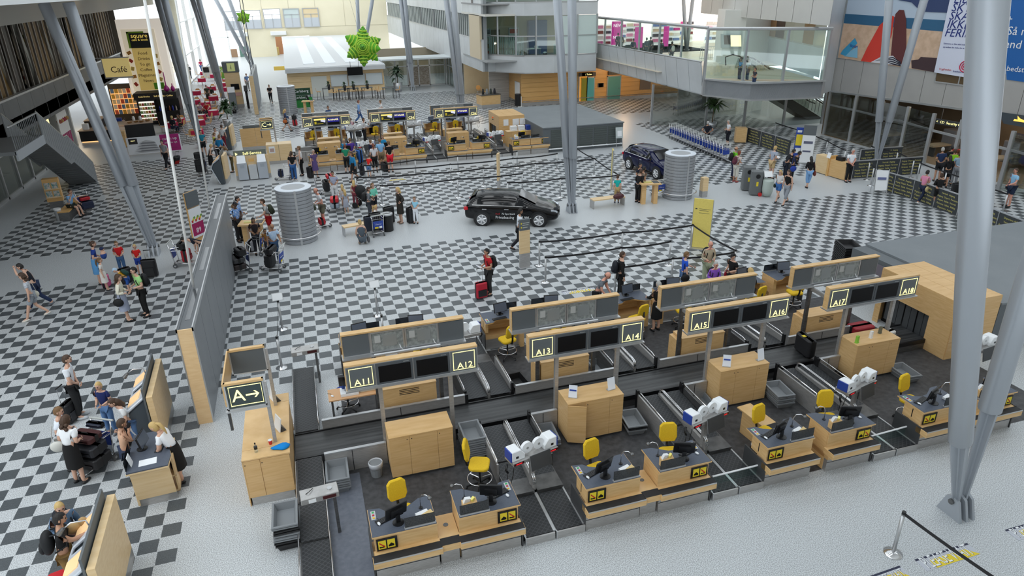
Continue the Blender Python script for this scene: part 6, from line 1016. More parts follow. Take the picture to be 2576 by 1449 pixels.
# ================================================================ cars
def car(loc, rz, lab, col, words):
    t = T('car', lab, 'car', loc, rz); paint = mat(col, .12, .0, 'car_paint', coat=.25, spec=.3); L_ = 4.29                 # +x is the front
    #      x     sill  belt  roof  wsill wbelt wroof
    ST_ = [(-2.14, .42, .60, .62, .70, .70, .66), (-2.10, .30, .80, .84, .78, .78, .70), (-2.0, .26, .93, 1.0, .83, .84, .66), (-1.82, .24, .96, 1.26, .86, .865, .60), (-1.5, .22, .965, 1.38, .88, .88, .58), (-.9, .2, .95, 1.425, .885, .885, .59), (-.2, .2, .935, 1.42, .885, .885, .60), (.35, .2, .92, 1.34, .885, .885, .60), (.8, .2, .905, 1.13, .885, .88, .66), (1.12, .2, .90, .97, .885, .87, .70), (1.5, .21, .84, .88, .88, .84, .68), (1.85, .22, .74, .78, .84, .79, .62), (2.06, .26, .62, .66, .74, .70, .55), (2.15, .38, .50, .54, .58, .56, .45)]
    def sec(s):
        x, zs, zb, zr, ws, wb, wr = s; zm = zs + (zb - zs) * .55
        h = [(0, zs), (ws * .8, zs), (ws, zs + .12), (max(ws, wb) + .008, zm), (wb, zb), ((wb * .35 + wr * .65), zb + (zr - zb) * .75), (wr * .82, zr - .012), (wr * .4, zr + .012), (0, zr + .018)]
        return [(x, -y, z) for y, z in h] + [(x, y, z) for y, z in h[-2:0:-1]]
    rows = [sec(s) for s in ST_]; n = len(rows[0]); mb = MB(); mb.add([v for r_ in rows for v in r_], [(i * n + k, i * n + (k + 1) % n, (i + 1) * n + (k + 1) % n, (i + 1) * n + k) for i in range(len(rows) - 1) for k in range(n)] + [tuple(range(n - 1, -1, -1)), tuple(range((len(rows) - 1) * n, len(rows) * n))])
    body = part('body', mb, paint, t, True); sb = body.modifiers.new('s', 'SUBSURF'); sb.levels = 1; sb.render_levels = 2
    def S3(x, f):                          # point of the left side at station x, f 0 belt .. 1 roof edge
        for a, b in zip(ST_, ST_[1:]):
            if a[0] <= x <= b[0]:
                u = (x - a[0]) / (b[0] - a[0]); c = [p + (q - p) * u for p, q in zip(a, b)]; break
        zb, zr, wb, wr = c[2], c[3], c[5], c[6]; w5 = wb * .35 + wr * .65; z5 = zb + (zr - zb) * .75
        g = f / .75
        return (wb + (w5 - wb) * min(g, 1), zb + (z5 - zb) * min(g, 1)) if g <= 1 else (w5 + (wr * .82 - w5) * (g - 1) * 3, z5 + (zr - .012 - z5) * (g - 1) * 3)
    gm = mat((.006, .007, .009), .05, 0, 'car_glass', spec=.7)
    for s in (-1, 1):
        for nm, xs in (('rear_quarter_window', (-1.72, -1.30)), ('rear_door_window', (-1.24, -.42)), ('front_door_window', (-.34, .72))):
            mb = MB(); N_ = 7; vs = []
            for i in range(N_):
                x = xs[0] + (xs[1] - xs[0]) * i / (N_ - 1); top = .86
                if xs[0] < -1.5: top = .35 + .5 * i / (N_ - 1)
                if xs[1] > .5: top = min(.86, .86 - max(0, (x - .25)) * 1.1)
                for f in (.12, max(.2, top)): y, z = S3(x, f); vs.append((x, s * (y + .012), z))
            mb.add(vs, [(2 * i, 2 * i + 2, 2 * i + 3, 2 * i + 1) for i in range(N_ - 1)]); part(nm, mb, gm, t, True)
        mb = MB(); mb.tube([(x, s * (S3(x, .03)[0] + .015), S3(x, .03)[1] + .01) for x in (-1.75, -1.2, -.5, .2, .75)], .012, 5); part('chrome_strip', mb, CHROME, t)
        for x in (-.95, .05): part('door_handle', MB().ob((x - .25, s * .9, .80), (.2, .03, .035)), CHROME, t)
        for x in (-1.27, -.38, .68): part('door_gap', MB().box(x - .006, x + .006, s * .893 - .01, s * .893 + .004, .3, .9), BLACK, t)
        part('mirror', MB().sph((.62, s * 1.0, .98), (.08, .11, .07), 10, 6), paint, t, True)
        part('headlight', MB().ob((1.88, s * .60, .66), (.34, .26, .13), (0, R(18), s * R(-28))), mat((.55, .6, .66), .1, .3), t, bev=.02); part('tail_light', MB().ob((-2.02, s * .70, .80), (.2, .3, .15), (0, R(-12), s * R(16))), mat((.6, .01, .02), .2), t, bev=.02)
        for x in (-1.32, 1.26):
            part('wheel_arch', MB().tube([(x, s * .80, .34), (x, s * .897, .34)], .39, 24), BLACK, t); w_ = part('tyre', MB().tube([(x, s * .70, .315), (x, s * .72, .315), (x, s * .90, .315), (x, s * .915, .315)], [.28, .315, .315, .29], 28), RUBBER, t, True); part('rim', MB().tube([(x, s * .90, .315), (x, s * .918, .315)], .225, 24), mat((.25, .26, .27), .3, .6), w_)
            for q in range(6):
                a = q * pi / 3 + .3; part('spoke', MB().tube([(x, s * .925, .315), (x + .215 * math.cos(a), s * .92, .315 + .215 * math.sin(a))], [.045, .035], 6), mat((.72, .73, .75), .25, .5), w_)
            part('rim_ring', MB().tube([(x + .22 * math.cos(2 * pi * q / 24), s * .92, .315 + .22 * math.sin(2 * pi * q / 24)) for q in range(25)], .016, 5), mat((.72, .73, .75), .25, .5), w_)
    for nm, x0, x1, f in (('windscreen', .32, 1.08, 1), ('rear_window', -2.0, -1.62, 1)):
        mb = MB(); vs = []
        def top(x):
            for a, b in zip(ST_, ST_[1:]):
                if a[0] <= x <= b[0]: u = (x - a[0]) / (b[0] - a[0]); return a[3] + (b[3] - a[3]) * u, a[6] + (b[6] - a[6]) * u
        for i in range(6):
            x = x0 + (x1 - x0) * i / 5; z, w_ = top(x)
            for y in (-.85, -.4, 0, .4, .85): vs.append((x + (.025 if f and nm[0] == 'w' else -.025), y * w_, z + .022))
        mb.add(vs, [(5 * i + k, 5 * i + k + 1, 5 * i + 6 + k, 5 * i + 5 + k) for i in range(5) for k in range(4)]); part(nm, mb, gm, t, True)
    part('grille', MB().ob((2.12, 0, .52), (.06, .5, .26)), BLACK, t); part('number_plate', MB().ob((2.16, 0, .42), (.02, .5, .11)), WHITEP, t)
    for k in range(4): part('grille_ring', MB().tube([(2.16, -.09 + .06 * k + .035 * math.cos(a * pi / 6), .60 + .035 * math.sin(a * pi / 6)) for a in range(13)], .005, 4), CHROME, t)
    if words:
        text('Audi', .11, mat((.5, .02, .03), .5), t, (-.70, -.905, .60), ext=.002, align='LEFT'); text('A3 Sportback', .11, WHITEP, t, (-.42, -.905, .60), ext=.002, align='LEFT'); text('Privatleasing', .17, WHITEP, t, (-.70, -.907, .43), ext=.002, align='LEFT'); text('2.995,-', .16, WHITEP, t, (.48, -.907, .43), ext=.002, align='LEFT')
    return t
a, b = at(1212, 567), at(1361, 570); d = (b - a); rz = math.atan2(d.y, d.x); nrm = Vector((-math.sin(rz), math.cos(rz), 0)); c_ = (a + b) / 2 + nrm * .8; c_.z = 0
car(c_, rz, 'black five-door hatchback with leasing lettering on its side', (.004, .004, .005), True)
a, b = at(1586, 426), at(1652, 450); d = (b - a); rz = math.atan2(d.y, d.x); nrm = Vector((-math.sin(rz), math.cos(rz), 0)); c_ = (a + b) / 2 + nrm * .8; c_.z = 0
car(c_, rz, 'dark blue hatchback parked behind the round kiosk', (.004, .007, .045), False)
# ================================================================ stairs at the left
t = T('staircase', 'grey steel staircase rising towards the upper gallery at the left', 'stairs', (-11.1, 0, 0)); m = mat((.19, .20, .205), .5); m2 = mat((.24, .255, .265), .45)
def stz(y): return 0 if y > 16.7 else (16.7 - y) / 3.3 * 2.15 if y > 13.4 else 2.15 if y > 12.9 else 2.15 + (12.9 - y) / 3.0 * 1.75 if y > 9.9 else 3.9
for k in range(23):
    y0, y1 = (16.7 - 3.3 * k / 12, 16.7 - 3.3 * (k + 1) / 12) if k < 12 else (12.9 - 3.0 * (k - 12) / 11, 12.9 - 3.0 * (k - 11) / 11)
    part('step', MB().box(-.66, .66, y1 - .02, y0, stz(y1) - .05, stz(y1)).box(-.66, .66, y1 - .02, y1, stz(y1) - .2, stz(y1)), m, t)
part('landing', MB().box(-.7, .7, 12.88, 13.42, 2.05, 2.15).box(-2.4, .7, 6.2, 9.95, 3.75, 3.9), m, t); part('soffit', MB().extr([(-.66, 16.6, -.02), (-.66, 13.4, 1.95), (-.66, 13.4, 2.0), (-.66, 16.6, .05)], (1.32, 0, 0)).extr([(-.66, 12.9, 1.95), (-.66, 9.9, 3.7), (-.66, 9.9, 3.75), (-.66, 12.9, 2.0)], (1.32, 0, 0)), m, t)
for s in (-.72, .68):
    P = [(16.75, 0), (16.75, 1.02), (13.4, 3.2), (12.9, 3.2), (9.9, 4.95), (9.9, 3.6), (12.9, 1.85), (13.4, 1.85), (16.5, -.0)]
    part('balustrade', MB().extr([(s, y, max(z, 0)) for y, z in P], (.04, 0, 0)), m2, t); part('hand_rail', MB().tube([(s + .02, y, z + .04) for y, z in P[1:5]], .03, 6), mat((.45, .44, .40), .4), t)
mb = MB()
for k in range(26): y = 16.6 - 6.6 * k / 25; mb.box(.72, .728, y - .02, y + .02, stz(y) - .1, stz(y) + 1.0)
part('panel_ribs', mb, m2, t, stuff=True)
for k in range(16): part('baluster', MB().box(.68, .71, 6.3 + .22 * k, 6.32 + .22 * k, 3.9, 4.9), m2, t)
part('hand_rail', MB().box(.66, .73, 6.2, 9.9, 4.9, 4.96), ALU, t); part('edge_beam', MB().box(.66, .74, 6.2, 9.95, 3.5, 3.92), mat((.40, .43, .46), .4), t); part('support_post', MB().cyl(-.75, 17.3, 0, 1.3, .15, n=14), mat((.36, .41, .46), .4), t)
# ================================================================ cafe, kiosk and shop on the left
t = T('cafe_sign', 'yellow illuminated Cafe sign projecting from the gallery', 'sign'); A = aty(255, 148, 34); x1 = aty(322, 145, 34).x; zb = aty(262, 195, 34).z; part('panel', MB().box(A.x, x1, 34, 34.15, zb, A.z), mat((.92, .72, .28), .5, emit=.25), t); part('frame', MB().box(A.x - .05, x1 + .05, 33.97, 34.2, zb - .1, zb).box(A.x - .05, A.x, 33.97, 34.2, zb, A.z).box(-13.35, x1, 34, 34.4, A.z, A.z + .06), ALU, t); text('Café', .62, BLACK, t, ((A.x + x1) / 2 + .1, 33.98, zb + .52))
t = T('cafe_pylon', 'tall white lit pylon advertising the cafe and kiosk', 'sign'); Y = 36.2; tl, br_ = aty(298, 50, Y), aty(400, 235, Y); zb, zt = br_.z, tl.z; x0, x1 = aty(331, 236, Y).x, aty(385, 47, Y).x; part('core', MB().box(x0, x1 + .5, Y, Y + 1.2, zb, zt), mat((.90, .82, .72), .5, emit=.4), t); W_ = x1 - x0
part('poster', MB().box(x0 + .25, x1 - .1, Y - .03, Y, zb + .25, zt - .7), mat((.9, .8, .62), .5, emit=.3), t); part('black_field', MB().box(x0 + .75, x1 - .55, Y - .05, Y - .03, zt - 2.1, zt - 1.0), BLACK, t); part('green_field', MB().box(x0 + .6, x0 + .75, Y - .05, Y - .03, zt - 2.1, zt - .9).box(x0 + .6, x1 - .9, Y - .05, Y - .03, zt - 1.0, zt - .88), mat((.25, .45, .03)), t); part('yellow_field', MB().box(x0 + .75, x1 - .5, Y - .045, Y - .03, zb + .3, zt - 2.1), mat((.92, .68, .22), .5, emit=.15), t); part('green_label', MB().box(x1 - .95, x1 - .2, Y - .06, Y - .045, zb + .35, zb + .85), mat((.12, .4, .02)), t); cx = x0 + .75 + (W_ - 1.3) / 2
text('square', .45, mat((.95, .7, .15), .5, emit=.5), t, (cx, Y - .055, zt - 1.2)); text('café & kiosk', .24, mat((.95, .7, .15), .5, emit=.5), t, (cx, Y - .055, zt - 1.5))
for k, s in enumerate(('Food', 'Drinks', 'To go', 'Coffee', 'Magazines', 'News')): text(s, .32, mat((.10, .05, .02)), t, (cx, Y - .055, zt - 2.5 - .42 * k))
for k in range(10): part('food_print', MB().ob((x0 + .4 + (.1 if k % 2 else W_ - .75), Y - .04, zb + .5 + .3 * k), (.3, .01, .24), (0, k, 0)), mat([(.55, .25, .05), (.5, .05, .03), (.75, .55, .15)][k % 3]), t)
t = T('drinks_kiosk', 'black drinks kiosk with lit shelves under the white pylon', 'kiosk', (-11.0, 34.4, 0)); part('canopy', MB().box(0, 3.1, 0, 2.2, 2.05, 2.55), mat((.02, .018, .018)), t); text('Cold Drinks', .17, mat((.95, .72, .25), .5, emit=.6), t, (.75, -.01, 2.3)); text('Soft Drinks - Coffee', .17, mat((.95, .72, .25), .5, emit=.6), t, (2.15, -.01, 2.3)); part('back_case', MB().box(0, 3.1, .7, 2.2, 0, 2.05).box(1.45, 3.1, .1, .7, 0, 1.1).box(1.38, 1.45, 0, .7, 0, 2.05), BLACK, t); part('lit_cabinet', MB().box(.15, 1.35, .6, .7, .35, 1.85), mat((.95, .95, .9), .5, emit=.8), t)
for k in range(5):
    part('shelf', MB().box(.15, 1.35, .3, .6, .35 + .3 * k, .38 + .3 * k), WHITE, t)
    for q in range(6): part('bottle_row', MB().box(.2 + .19 * q, .35 + .19 * q, .35, .5, .38 + .3 * k, .55 + .3 * k), mat([(.7, .5, .1), (.6, .1, .05), (.2, .4, .1), (.75, .7, .6)][(k + q) % 4]), t)
for k in range(6): S('syrup_bottle', ORD[k] + ' coffee bottle from the left on the black kiosk counter', 'bottle', MB().lathe(0, 0, [(.06, 0), (.06, .25), (.02, .34), (.02, .4)], 8), mat([(.03, .05, .4), (.4, .35, .3), (.02, .02, .03), (.3, .1, .03)][k % 4], .2), (-9.35 + .24 * k, 34.75, 1.1))
for k, (s, h) in enumerate(((.22, 1.5), (.16, .6))): S('magenta_vase', ('tall thin magenta vase on the kiosk roof', 'short round magenta vase on the kiosk roof')[k], 'vase', MB().lathe(0, 0, [(.08, 0), (s, .12), (s, .25), (.05, .5 if h > 1 else .42), (.03, h)], 12), mat((.45, .02, .25), .2), (-8.6 + .45 * k, 35, 2.55), smooth=True)
p = at(367, 345); t = T('cafe_counter', 'black counter with wooden top and baskets before the drinks kiosk', 'counter', (p.x - 1.25, p.y, 0), R(12)); part('body', MB().box(0, 1.9, 0, 1.6, 0, .95), BLACK, t); part('top', MB().box(-.03, 1.93, -.03, 1.63, .95, 1.0), mat((.45, .33, .25)), t); part('price_cards', MB().box(1.9, 1.91, .3, .6, .5, .8).box(1.9, 1.91, 1.0, 1.3, .5, .8), WHITEP, t)
for k in range(4): S('pastry_basket', ORD[k] + ' pastry basket from the left on the black cafe counter', 'basket', MB().lathe(0, 0, [(.12, 0), (.18, .1), (.16, .1), (.1, .03)], 12), mat((.32, .17, .06)), (p.x - .95 + .38 * k, p.y + .5 + .2 * (k % 2) + .08 * k, 1.0)); 
for k in range(2): S('coffee_jug', ORD[k] + ' white jug from the left on the black cafe counter', 'jug', MB().lathe(0, 0, [(.1, 0), (.11, .25), (.07, .3), (.08, .36)], 12), WHITEP, (p.x - .8 + .45 * k, p.y + 1.3, 1.0), smooth=True)
t = T('kiosk_desk', 'black stepped kiosk desk with wooden tops beside the white wall', 'counter', (-14.0, 29.1, 0)); part('body', MB().box(0, 2.0, 0, 1.2, .08, .8).box(.2, 1.2, 1.2, 3, 0, 1.3), BLACK, t); part('top', MB().box(-.05, 2.05, -.05, 1.25, .8, .86).box(.15, 1.25, 1.2, 3.05, 1.3, 1.35), mat((.45, .32, .22)), t); part('glow_foot', MB().box(.05, 1.95, .05, 1.1, .0, .08), mat((1, .6, .25), .5, emit=1.0), t); S('till_box', 'white till box on the black kiosk desk', 'till', MB().rbox(-.2, .2, -.15, .15, 0, .4, .04), WHITEP, (-13.6, 29.6, .86))
t = T('magazine_rack', 'tall dark rack full of bright magazines behind the columns', 'rack', (-13.4, 37.5, 0)); part('frame', MB().box(0, 3.2, .3, .5, 0, 3.0), mat((.05, .04, .03)), t); part('glow', MB().box(.1, 3.1, .26, .3, .6, 2.6), mat((1, .55, .2), .5, emit=.7), t)
for k in range(5):
    for q in range(10): part('magazine', MB().box(.15 + .3 * q, .4 + .3 * q, .18, .24, .6 + .42 * k, .95 + .42 * k), mat([(.6, .1, .05), (.75, .6, .35), (.1, .2, .4), (.7, .65, .6), (.6, .35, .05)][(k * 3 + q * 2) % 5]), t)
t = T('card_spinner', 'white spinner rack of colourful cards right of the magazine rack', 'rack', (-9.9, 38.5, 0)); part('core', MB().cyl(0, 0, 0, 2.6, .25, n=8), WHITE, t)
for k in range(18): part('card', MB().ob((.3 * math.cos(k * 1.3), .3 * math.sin(k * 1.3), .5 + .11 * k), (.2, .2, .16), (0, 0, k)), mat([(.6, .15, .1), (.2, .35, .5), (.7, .6, .2), (.75, .7, .65)][k % 4]), t)
t = T('shop_trolley', 'small wire trolley with blue goods on the cafe floor', 'trolley', (-10.9, 34.6 - 2.6, 0)); 
for z in (.3, .7): part('tier', MB().box(-.4, .4, -.25, .25, z, z + .03), ALU, t)
for x in (-.4, .38):
    for y in (-.25, .23): part('leg', MB().box(x, x + .02, y, y + .02, 0, .9), ALU, t)
part('goods', MB().box(-.35, .2, -.2, .2, .73, .95), BLUEP, t); t.location = (-12.2, 33.4, 0)
A, B = at(326, 392), at(460, 380); t = T('newspaper_banner', 'low banner with stacked newspapers and magenta slogan field', 'banner', (A.x, A.y, 0), math.atan2((B - A).y, (B - A).x)); W_ = (B - A).length; part('board', MB().box(0, W_, 0, .06, .05, 1.15), mat((.86, .87, .9)), t); part('magenta_field', MB().box(W_ * .62, W_ * .98, -.012, 0, .1, 1.2), mat((.40, .015, .17)), t); part('dark_square', MB().box(W_ * .04, W_ * .2, -.012, 0, .72, 1.08), mat((.03, .025, .025)), t); text('square', .1, NEON, t, (W_ * .12, -.014, .95)); text('catch up', .26, WHITEP, t, (W_ * .8, -.016, .92)); text('på siste nyt', .17, WHITEP, t, (W_ * .81, -.016, .66)); text('dagens avis', .1, mat((.2, .02, .08)), t, (W_ * .85, -.016, .3))
for k in range(9): part('newspaper', MB().extr([(W_ * .08 + .06 * k, -.004, .12 + .085 * k), (W_ * .60 - .03 * k, -.004, .12 + .08 * k), (W_ * .58 - .03 * k, -.004, .18 + .08 * k), (W_ * .36, -.004, .26 + .085 * k)], (0, -.004 - .0005 * k, 0)), mat((.22, .22, .24) if k % 2 else (.55, .55, .56)), t)
p = at(313, 372); t = T('waste_bin', 'birch waste bin at the left end of the newspaper banner', 'bin', (p.x, p.y + .2, 0)); part('body', MB().box(-.2, .2, -.2, .2, .05, 1.1), WOODX, t); part('lid', MB().box(-.22, .22, -.22, .22, 1.1, 1.15), WOODP, t)
for k, (px, h) in enumerate(((186, 3.0), )): pass
t = T('food_poster', 'curved white standing board with dessert pictures by the shop', 'poster', (-14.0, 27.2, 0)); part('board', MB().box(0, .06, -2.2, 0, .3, 2.9), mat((.80, .78, .75)), t)
for k in range(5): part('food_print', MB().lathe(.03, -1.8 + .4 * k, [(.01, 2.0), (.16, 2.05), (.18, 2.2), (.01, 2.3)], 10), mat([(.35, .1, .05), (.5, .3, .1), (.4, .03, .08)][k % 3]), t); part('magenta_print', MB().box(.06, .07, -1.98 + .4 * k, -1.65 + .4 * k, .5, 1.3), mat((.35, .02, .12)), t)
S('lit_wall_box', 'small lit yellow box on the wall behind the staircase', 'sign', MB().box(-14.1, -13.9, 22.0, 23.2, 1.9, 2.9), mat((1, .85, .45), .5, emit=1.0)); t = T('wall_clock', 'round lit clock beside the distant white wall', 'clock', aty(427, 170, 52)); part('dial', MB().tube([(0, 0, 0), (0, .1, 0)], .62, 24), mat((1, .95, .8), .5, emit=.8), t); part('hand', MB().box(-.02, .02, -.02, 0, 0, .45).box(0, .3, -.02, 0, -.02, .02), BLACK, t)
# cafe furniture
def tab():
    t = T('cafe_table', '-', 'table'); part('cloth', MB().box(-.42, .42, -.42, .42, .35, .74), mat((.52, .015, .07), .8), t, bev=.03); part('top', MB().lathe(0, 0, [(.35, .74), (.35, .765)], 18), WHITE, t); part('foot', MB().cyl(0, 0, 0, .35, .04, n=8), ALU, t); return t
CT = Maker(tab)
def cchair():
    t = T('cafe_chair', '-', 'chair'); w_ = mat((.68, .38, .13), .4); part('seat', MB().lathe(0, 0, [(.2, .43), (.22, .45), (.2, .46)], 14), w_, t); part('back', MB().extr([(-.2, .2, .5), (.2, .2, .5), (.23, .24, .7), (.14, .27, .86), (-.14, .27, .86), (-.23, .24, .7)], (0, .02, 0)), w_, t, bev=.01)
    for x in (-.17, .17):
        for y in (-.17, .17): part('leg', MB().tube([(x * .7, y * .7, .44), (x * 1.15, y * 1.15, 0)], .012, 5), CHROME, t)
    return t
CC = Maker(cchair); k = 0
for i, px in enumerate(((575, 197), (540, 203), (572, 216), (510, 214), (535, 236), (575, 238), (497, 248), (540, 262), (520, 278), (535, 258), (495, 272), (565, 226), (455, 322), (437, 332), (505, 326), (500, 352), (540, 300), (508, 312), (522, 292), (575, 180), (555, 186), (515, 196))):
    p = at(*px); CT((p.x, p.y, 0), .1, 'round topped cafe table with crimson cloth in the cafe area', 'cafe tables with crimson cloths')
    cafe_n = ('right', 'left', 'far')
    for q, (dx, dy, a) in enumerate(((.62, .05, -pi / 2 - .2), (-.62, 0, pi / 2 + .2), (.05, .62, 0))):
        if (i + q) % 4 == 3: continue
        CC((p.x + dx, p.y + dy, 0), a, 'curved beech cafe chair at a crimson cafe table', 'beech cafe chairs')
for k, (x, y) in enumerate(((486, 357), (500, 340), (462, 300))): p = at(x, y); CC((p.x, p.y, 0), 1.2 * k, ('curved beech chair standing alone left of the cafe tables', 'curved beech chair near the leaning column', 'curved beech chair behind the seated couple')[k], 'beech cafe chairs')
for i, (px, two) in enumerate((((828, 250), 1), ((868, 252), 0), ((890, 250), 1), ((925, 248), 1), ((978, 248), 1), ((822, 238), 0))):
    p = at(*px); t = T('bar_table', 'dark high bar table before the pavilion, ' + ORD[i] + ' listed from the left', 'table', (p.x, p.y, 0), 0, 'high bar tables'); part('top', MB().box(-.55, .55, -.35, .35, 1.02, 1.06), mat((.10, .11, .11)), t)
    for x in (-.5, .46):
        for y in (-.3, .26): part('leg', MB().box(x, x + .04, y, y + .04, 0, 1.02), BLACK, t)
    for q, (dx, a) in enumerate(((-.9, pi / 2), (.9, -pi / 2))):
        u = T('bar_stool', 'tall beech bar stool at a dark high bar table', 'stool', (p.x + dx, p.y + .1, 0), a, 'beech bar stools'); w_ = mat((.68, .38, .13), .4); part('seat', MB().lathe(0, 0, [(.2, .74), (.21, .77)], 12), w_, u); part('back', MB().extr([(-.2, .2, .8), (.2, .2, .8), (.16, .24, 1.1), (-.16, .24, 1.1)], (0, .02, 0)), w_, u)
        for x in (-.16, .16):
            for y in (-.16, .16): part('leg', MB().tube([(x * .8, y * .8, .74), (x, y, 0)], .014, 5), BLACK, u)
# far right cafe desk by the vestibule
p = at(1240, 272); t = T('cafe_desk', 'birch serving desk with dark top before the vestibule', 'counter', (p.x - 1.0, p.y, 0), R(8)); part('body', MB().box(0, 1.8, 0, 1.2, .3, 1.1), WOOD, t); part('foot', MB().box(0, 1.8, 0, 1.2, 0, .3), STEEL, t); part('top', MB().box(-.05, 1.85, -.05, 1.25, 1.1, 1.14), mat((.06, .06, .06)), t)
for k in range(4): S('desk_vessel', ORD[k] + ' pot from the left on the birch serving desk', 'pot', MB().lathe(0, 0, [(.1, 0), (.12, .2), (.08, .4), (.09, .45)], 10), mat([(.02, .02, .02), (.3, .32, .33), (.05, .06, .05), (.02, .02, .03)][k]), (p.x - .7 + .35 * k, p.y + .6, 1.14))
for i, (px, py) in enumerate(((1205, 238), (1218, 242), (1255, 240), (1264, 246), (1292, 252))): q = at(px, py); CC((q.x, q.y, 0), i * 1.3, 'beech cafe chair around the birch serving desk', 'chairs at the serving desk')
p = at(1303, 268); t = T('waste_bin', 'black tall waste bin with white bag holder by the timber wall corner', 'bin', (p.x, p.y, 0)); part('body', MB().cyl(0, 0, .1, 1.1, .28, n=14), BLACK, t); part('rod', MB().box(.2, .25, -.3, -.25, 0, .9).box(-.1, .3, -.35, -.2, 0, .04), WHITE, t)
# plants
def plant(loc, h, lab, pot, leaf=(.02, .06, .015), n=46, r=.7, fr=False, pr=(.25, .45)):
    t = T('potted_plant', lab, 'plant', loc); part('pot', MB().lathe(0, 0, [(pr[0] * .75, 0), (pr[0], pr[1]), (pr[0] * .9, pr[1]), (.01, pr[1] - .05)], 16), pot, t, True); part('stem', MB().tube([(0, 0, pr[1] - .1), (.03, .02, h * .5), (0, 0, h * .8)], [.05, .035, .02], 6), mat((.12, .08, .04)), t); rnd = random.Random(3); m = mat(leaf, .5)
    for k in range(n):
        a = rnd.uniform(0, 6.28); e = rnd.uniform(-.1, 1.2); z = h * rnd.uniform(.5, .85) if not fr else h * .7; L_ = r * rnd.uniform(.6, 1); d = Vector((math.cos(a) * math.cos(e), math.sin(a) * math.cos(e), math.sin(e))); s = Vector((-math.sin(a), math.cos(a), 0)) * (L_ * (.16 if not fr else .10)); b = Vector((0, 0, z)); c = b + d * L_ * .55 + U * .05; e_ = b + d * L_ - U * L_ * .35
        part('leaf', MB().add([b, c - s, e_, c + s, c + U * .03], [(0, 1, 4), (1, 2, 4), (2, 3, 4), (3, 0, 4)]), m, t)
    return t
p = at(576, 322); plant((p.x, p.y, 0), 2.1, 'leafy dark green plant in a steel pot beside the cafe tables', ALU, n=60, r=.95, pr=(.4, .75)); p = at(1002, 230); plant((p.x, p.y, 0), 2.6, 'tall sparse plant in a steel pot before the glass vestibule', ALU, (.03, .06, .03), 44, 1.1, pr=(.5, .9)); p = at(1800, 330); plant((p.x + .3, p.y + 1.0, 0), 2.2, 'palm like plant behind the glass by the woman in white', ALU, (.05, .10, .03), 40, 1.3, True, pr=(.35, .5)); p = at(597, 283); plant((p.x - .2, p.y - .3, 0), .9, 'low green plant at the foot of the information kiosk', BLACK, n=30, r=.5, pr=(.2, .3))
for k, (px, py) in enumerate(((828, 226), (890, 226), (925, 224), (868, 228))): p = at(px, py, 1.06); plant((p.x, p.y, 1.06), .75, ORD[k] + ' small plant in a tall black vase on a bar table', BLACK, n=14, r=.4, pr=(.14, .5))
# beer display
p = at(766, 272); t = T('beer_display', 'green and black beer display board beside the pavilion', 'display', (p.x - .7, p.y, 0)); part('board', MB().box(0, 1.5, 0, .1, .05, .95), mat((.02, .22, .04)), t); part('head', MB().box(-.1, 1.4, -.05, .05, 1.15, 1.75), mat((.01, .05, .02)), t); part('head', MB().box(-.05, 1.1, -.06, .05, .75, 1.12), mat((.01, .06, .02)), t); text('Carlsberg', .32, WHITEP, t, (.6, -.07, 1.5)); text('Carlsberg', .28, WHITEP, t, (.5, -.08, .95)); part('brace', MB().extr([(.9, -.09, 1.1), (1.1, -.09, 1.1), (1.35, -.09, .2), (1.25, -.09, .2)], (0, .03, 0)), BLACK, t)
for x in (.05, 1.3): part('leg', MB().box(x, x + .08, .02, .08, 0, 1.7), DGREY, t)
# low banners at the far cafe edge
for k, (a, b, c, nm) in enumerate((((512, 198), (562, 196), (.7, .68, .62), 'white food banner at the far end of the cafe tables'), ((558, 200), (582, 198), (.15, .35, .03), 'green banner with white words at the far end of the cafe tables'))):
    A, B = at(*a), at(*b); t = T('cafe_banner', nm, 'banner', (A.x, A.y, 0)); W_ = B.x - A.x; part('board', MB().box(0, W_, 0, .06, .0, 1.4), mat(c), t); part('print', MB().box(W_ * .06, W_ * .35, -.01, 0, .7, 1.3), BLACK if k == 0 else mat((.3, .5, .1)), t)
    if k: text('Tank op', .42, WHITEP, t, (W_ * .5, -.015, 1.0))
S('gate_sign', 'small yellow and black departure sign on the pavilion side', 'sign', MB().box(aty(690, 180, 46).x, aty(717, 180, 46).x, 46, 46.1, aty(700, 177, 46).z, aty(700, 167, 46).z), mat((.7, .5, .1), .5, emit=.3))
# ================================================================ hanging spiky stars
def star(c, r, lab, s=1):
    t = T('hanging_star', lab, 'ornament', c); g1, g2 = noisy('leaf_green', (.02, .14, .01), (.20, .55, .03), 9, .7, bump=.6), mat((.45, .68, .06), .7); part('core', MB().sph((0, 0, 0), r * .62, 16, 10), g1, t, True); rnd = random.Random(5)
    dirs = [(-.85, -.2, .55), (.1, -.2, 1), (1, .0, .35), (.75, -.5, -.1), (-.9, -.3, -.5), (-.05, -.3, -1), (.75, -.2, -.75), (-.1, -1, .05), (0, 1, .1)]
    for k, d in enumerate(dirs):
        d = Vector(d).normalized(); u = d.orthogonal().normalized(); pr = []
        for i in range(9): f = i / 8; pr.append((d * r * (.45 + .62 * f), r * .36 * (1 - f) ** .8 * (1 + .10 * (i % 2)) + .004))
        sp = part('spike', MB().tube([p_ for p_, _ in pr], [q for _, q in pr], 12), g1 if k % 3 else mat((.12, .45, .02), .7), t, False)
        for i in (1, 3, 5): p_, q = pr[i]; w_ = d.cross(u); part('light_band', MB().tube([p_ + (u * math.cos(a * pi / 6) + w_ * math.sin(a * pi / 6)) * (q + .01) for a in range(13)], r * .035, 5), g2, sp)
    for x in (-.1, .1): part('wire', MB().tube([(x, 0, r * .5), (x * 3 - 1.2 * s, 0, 8)], .008, 4), DGREY, t)
    return t
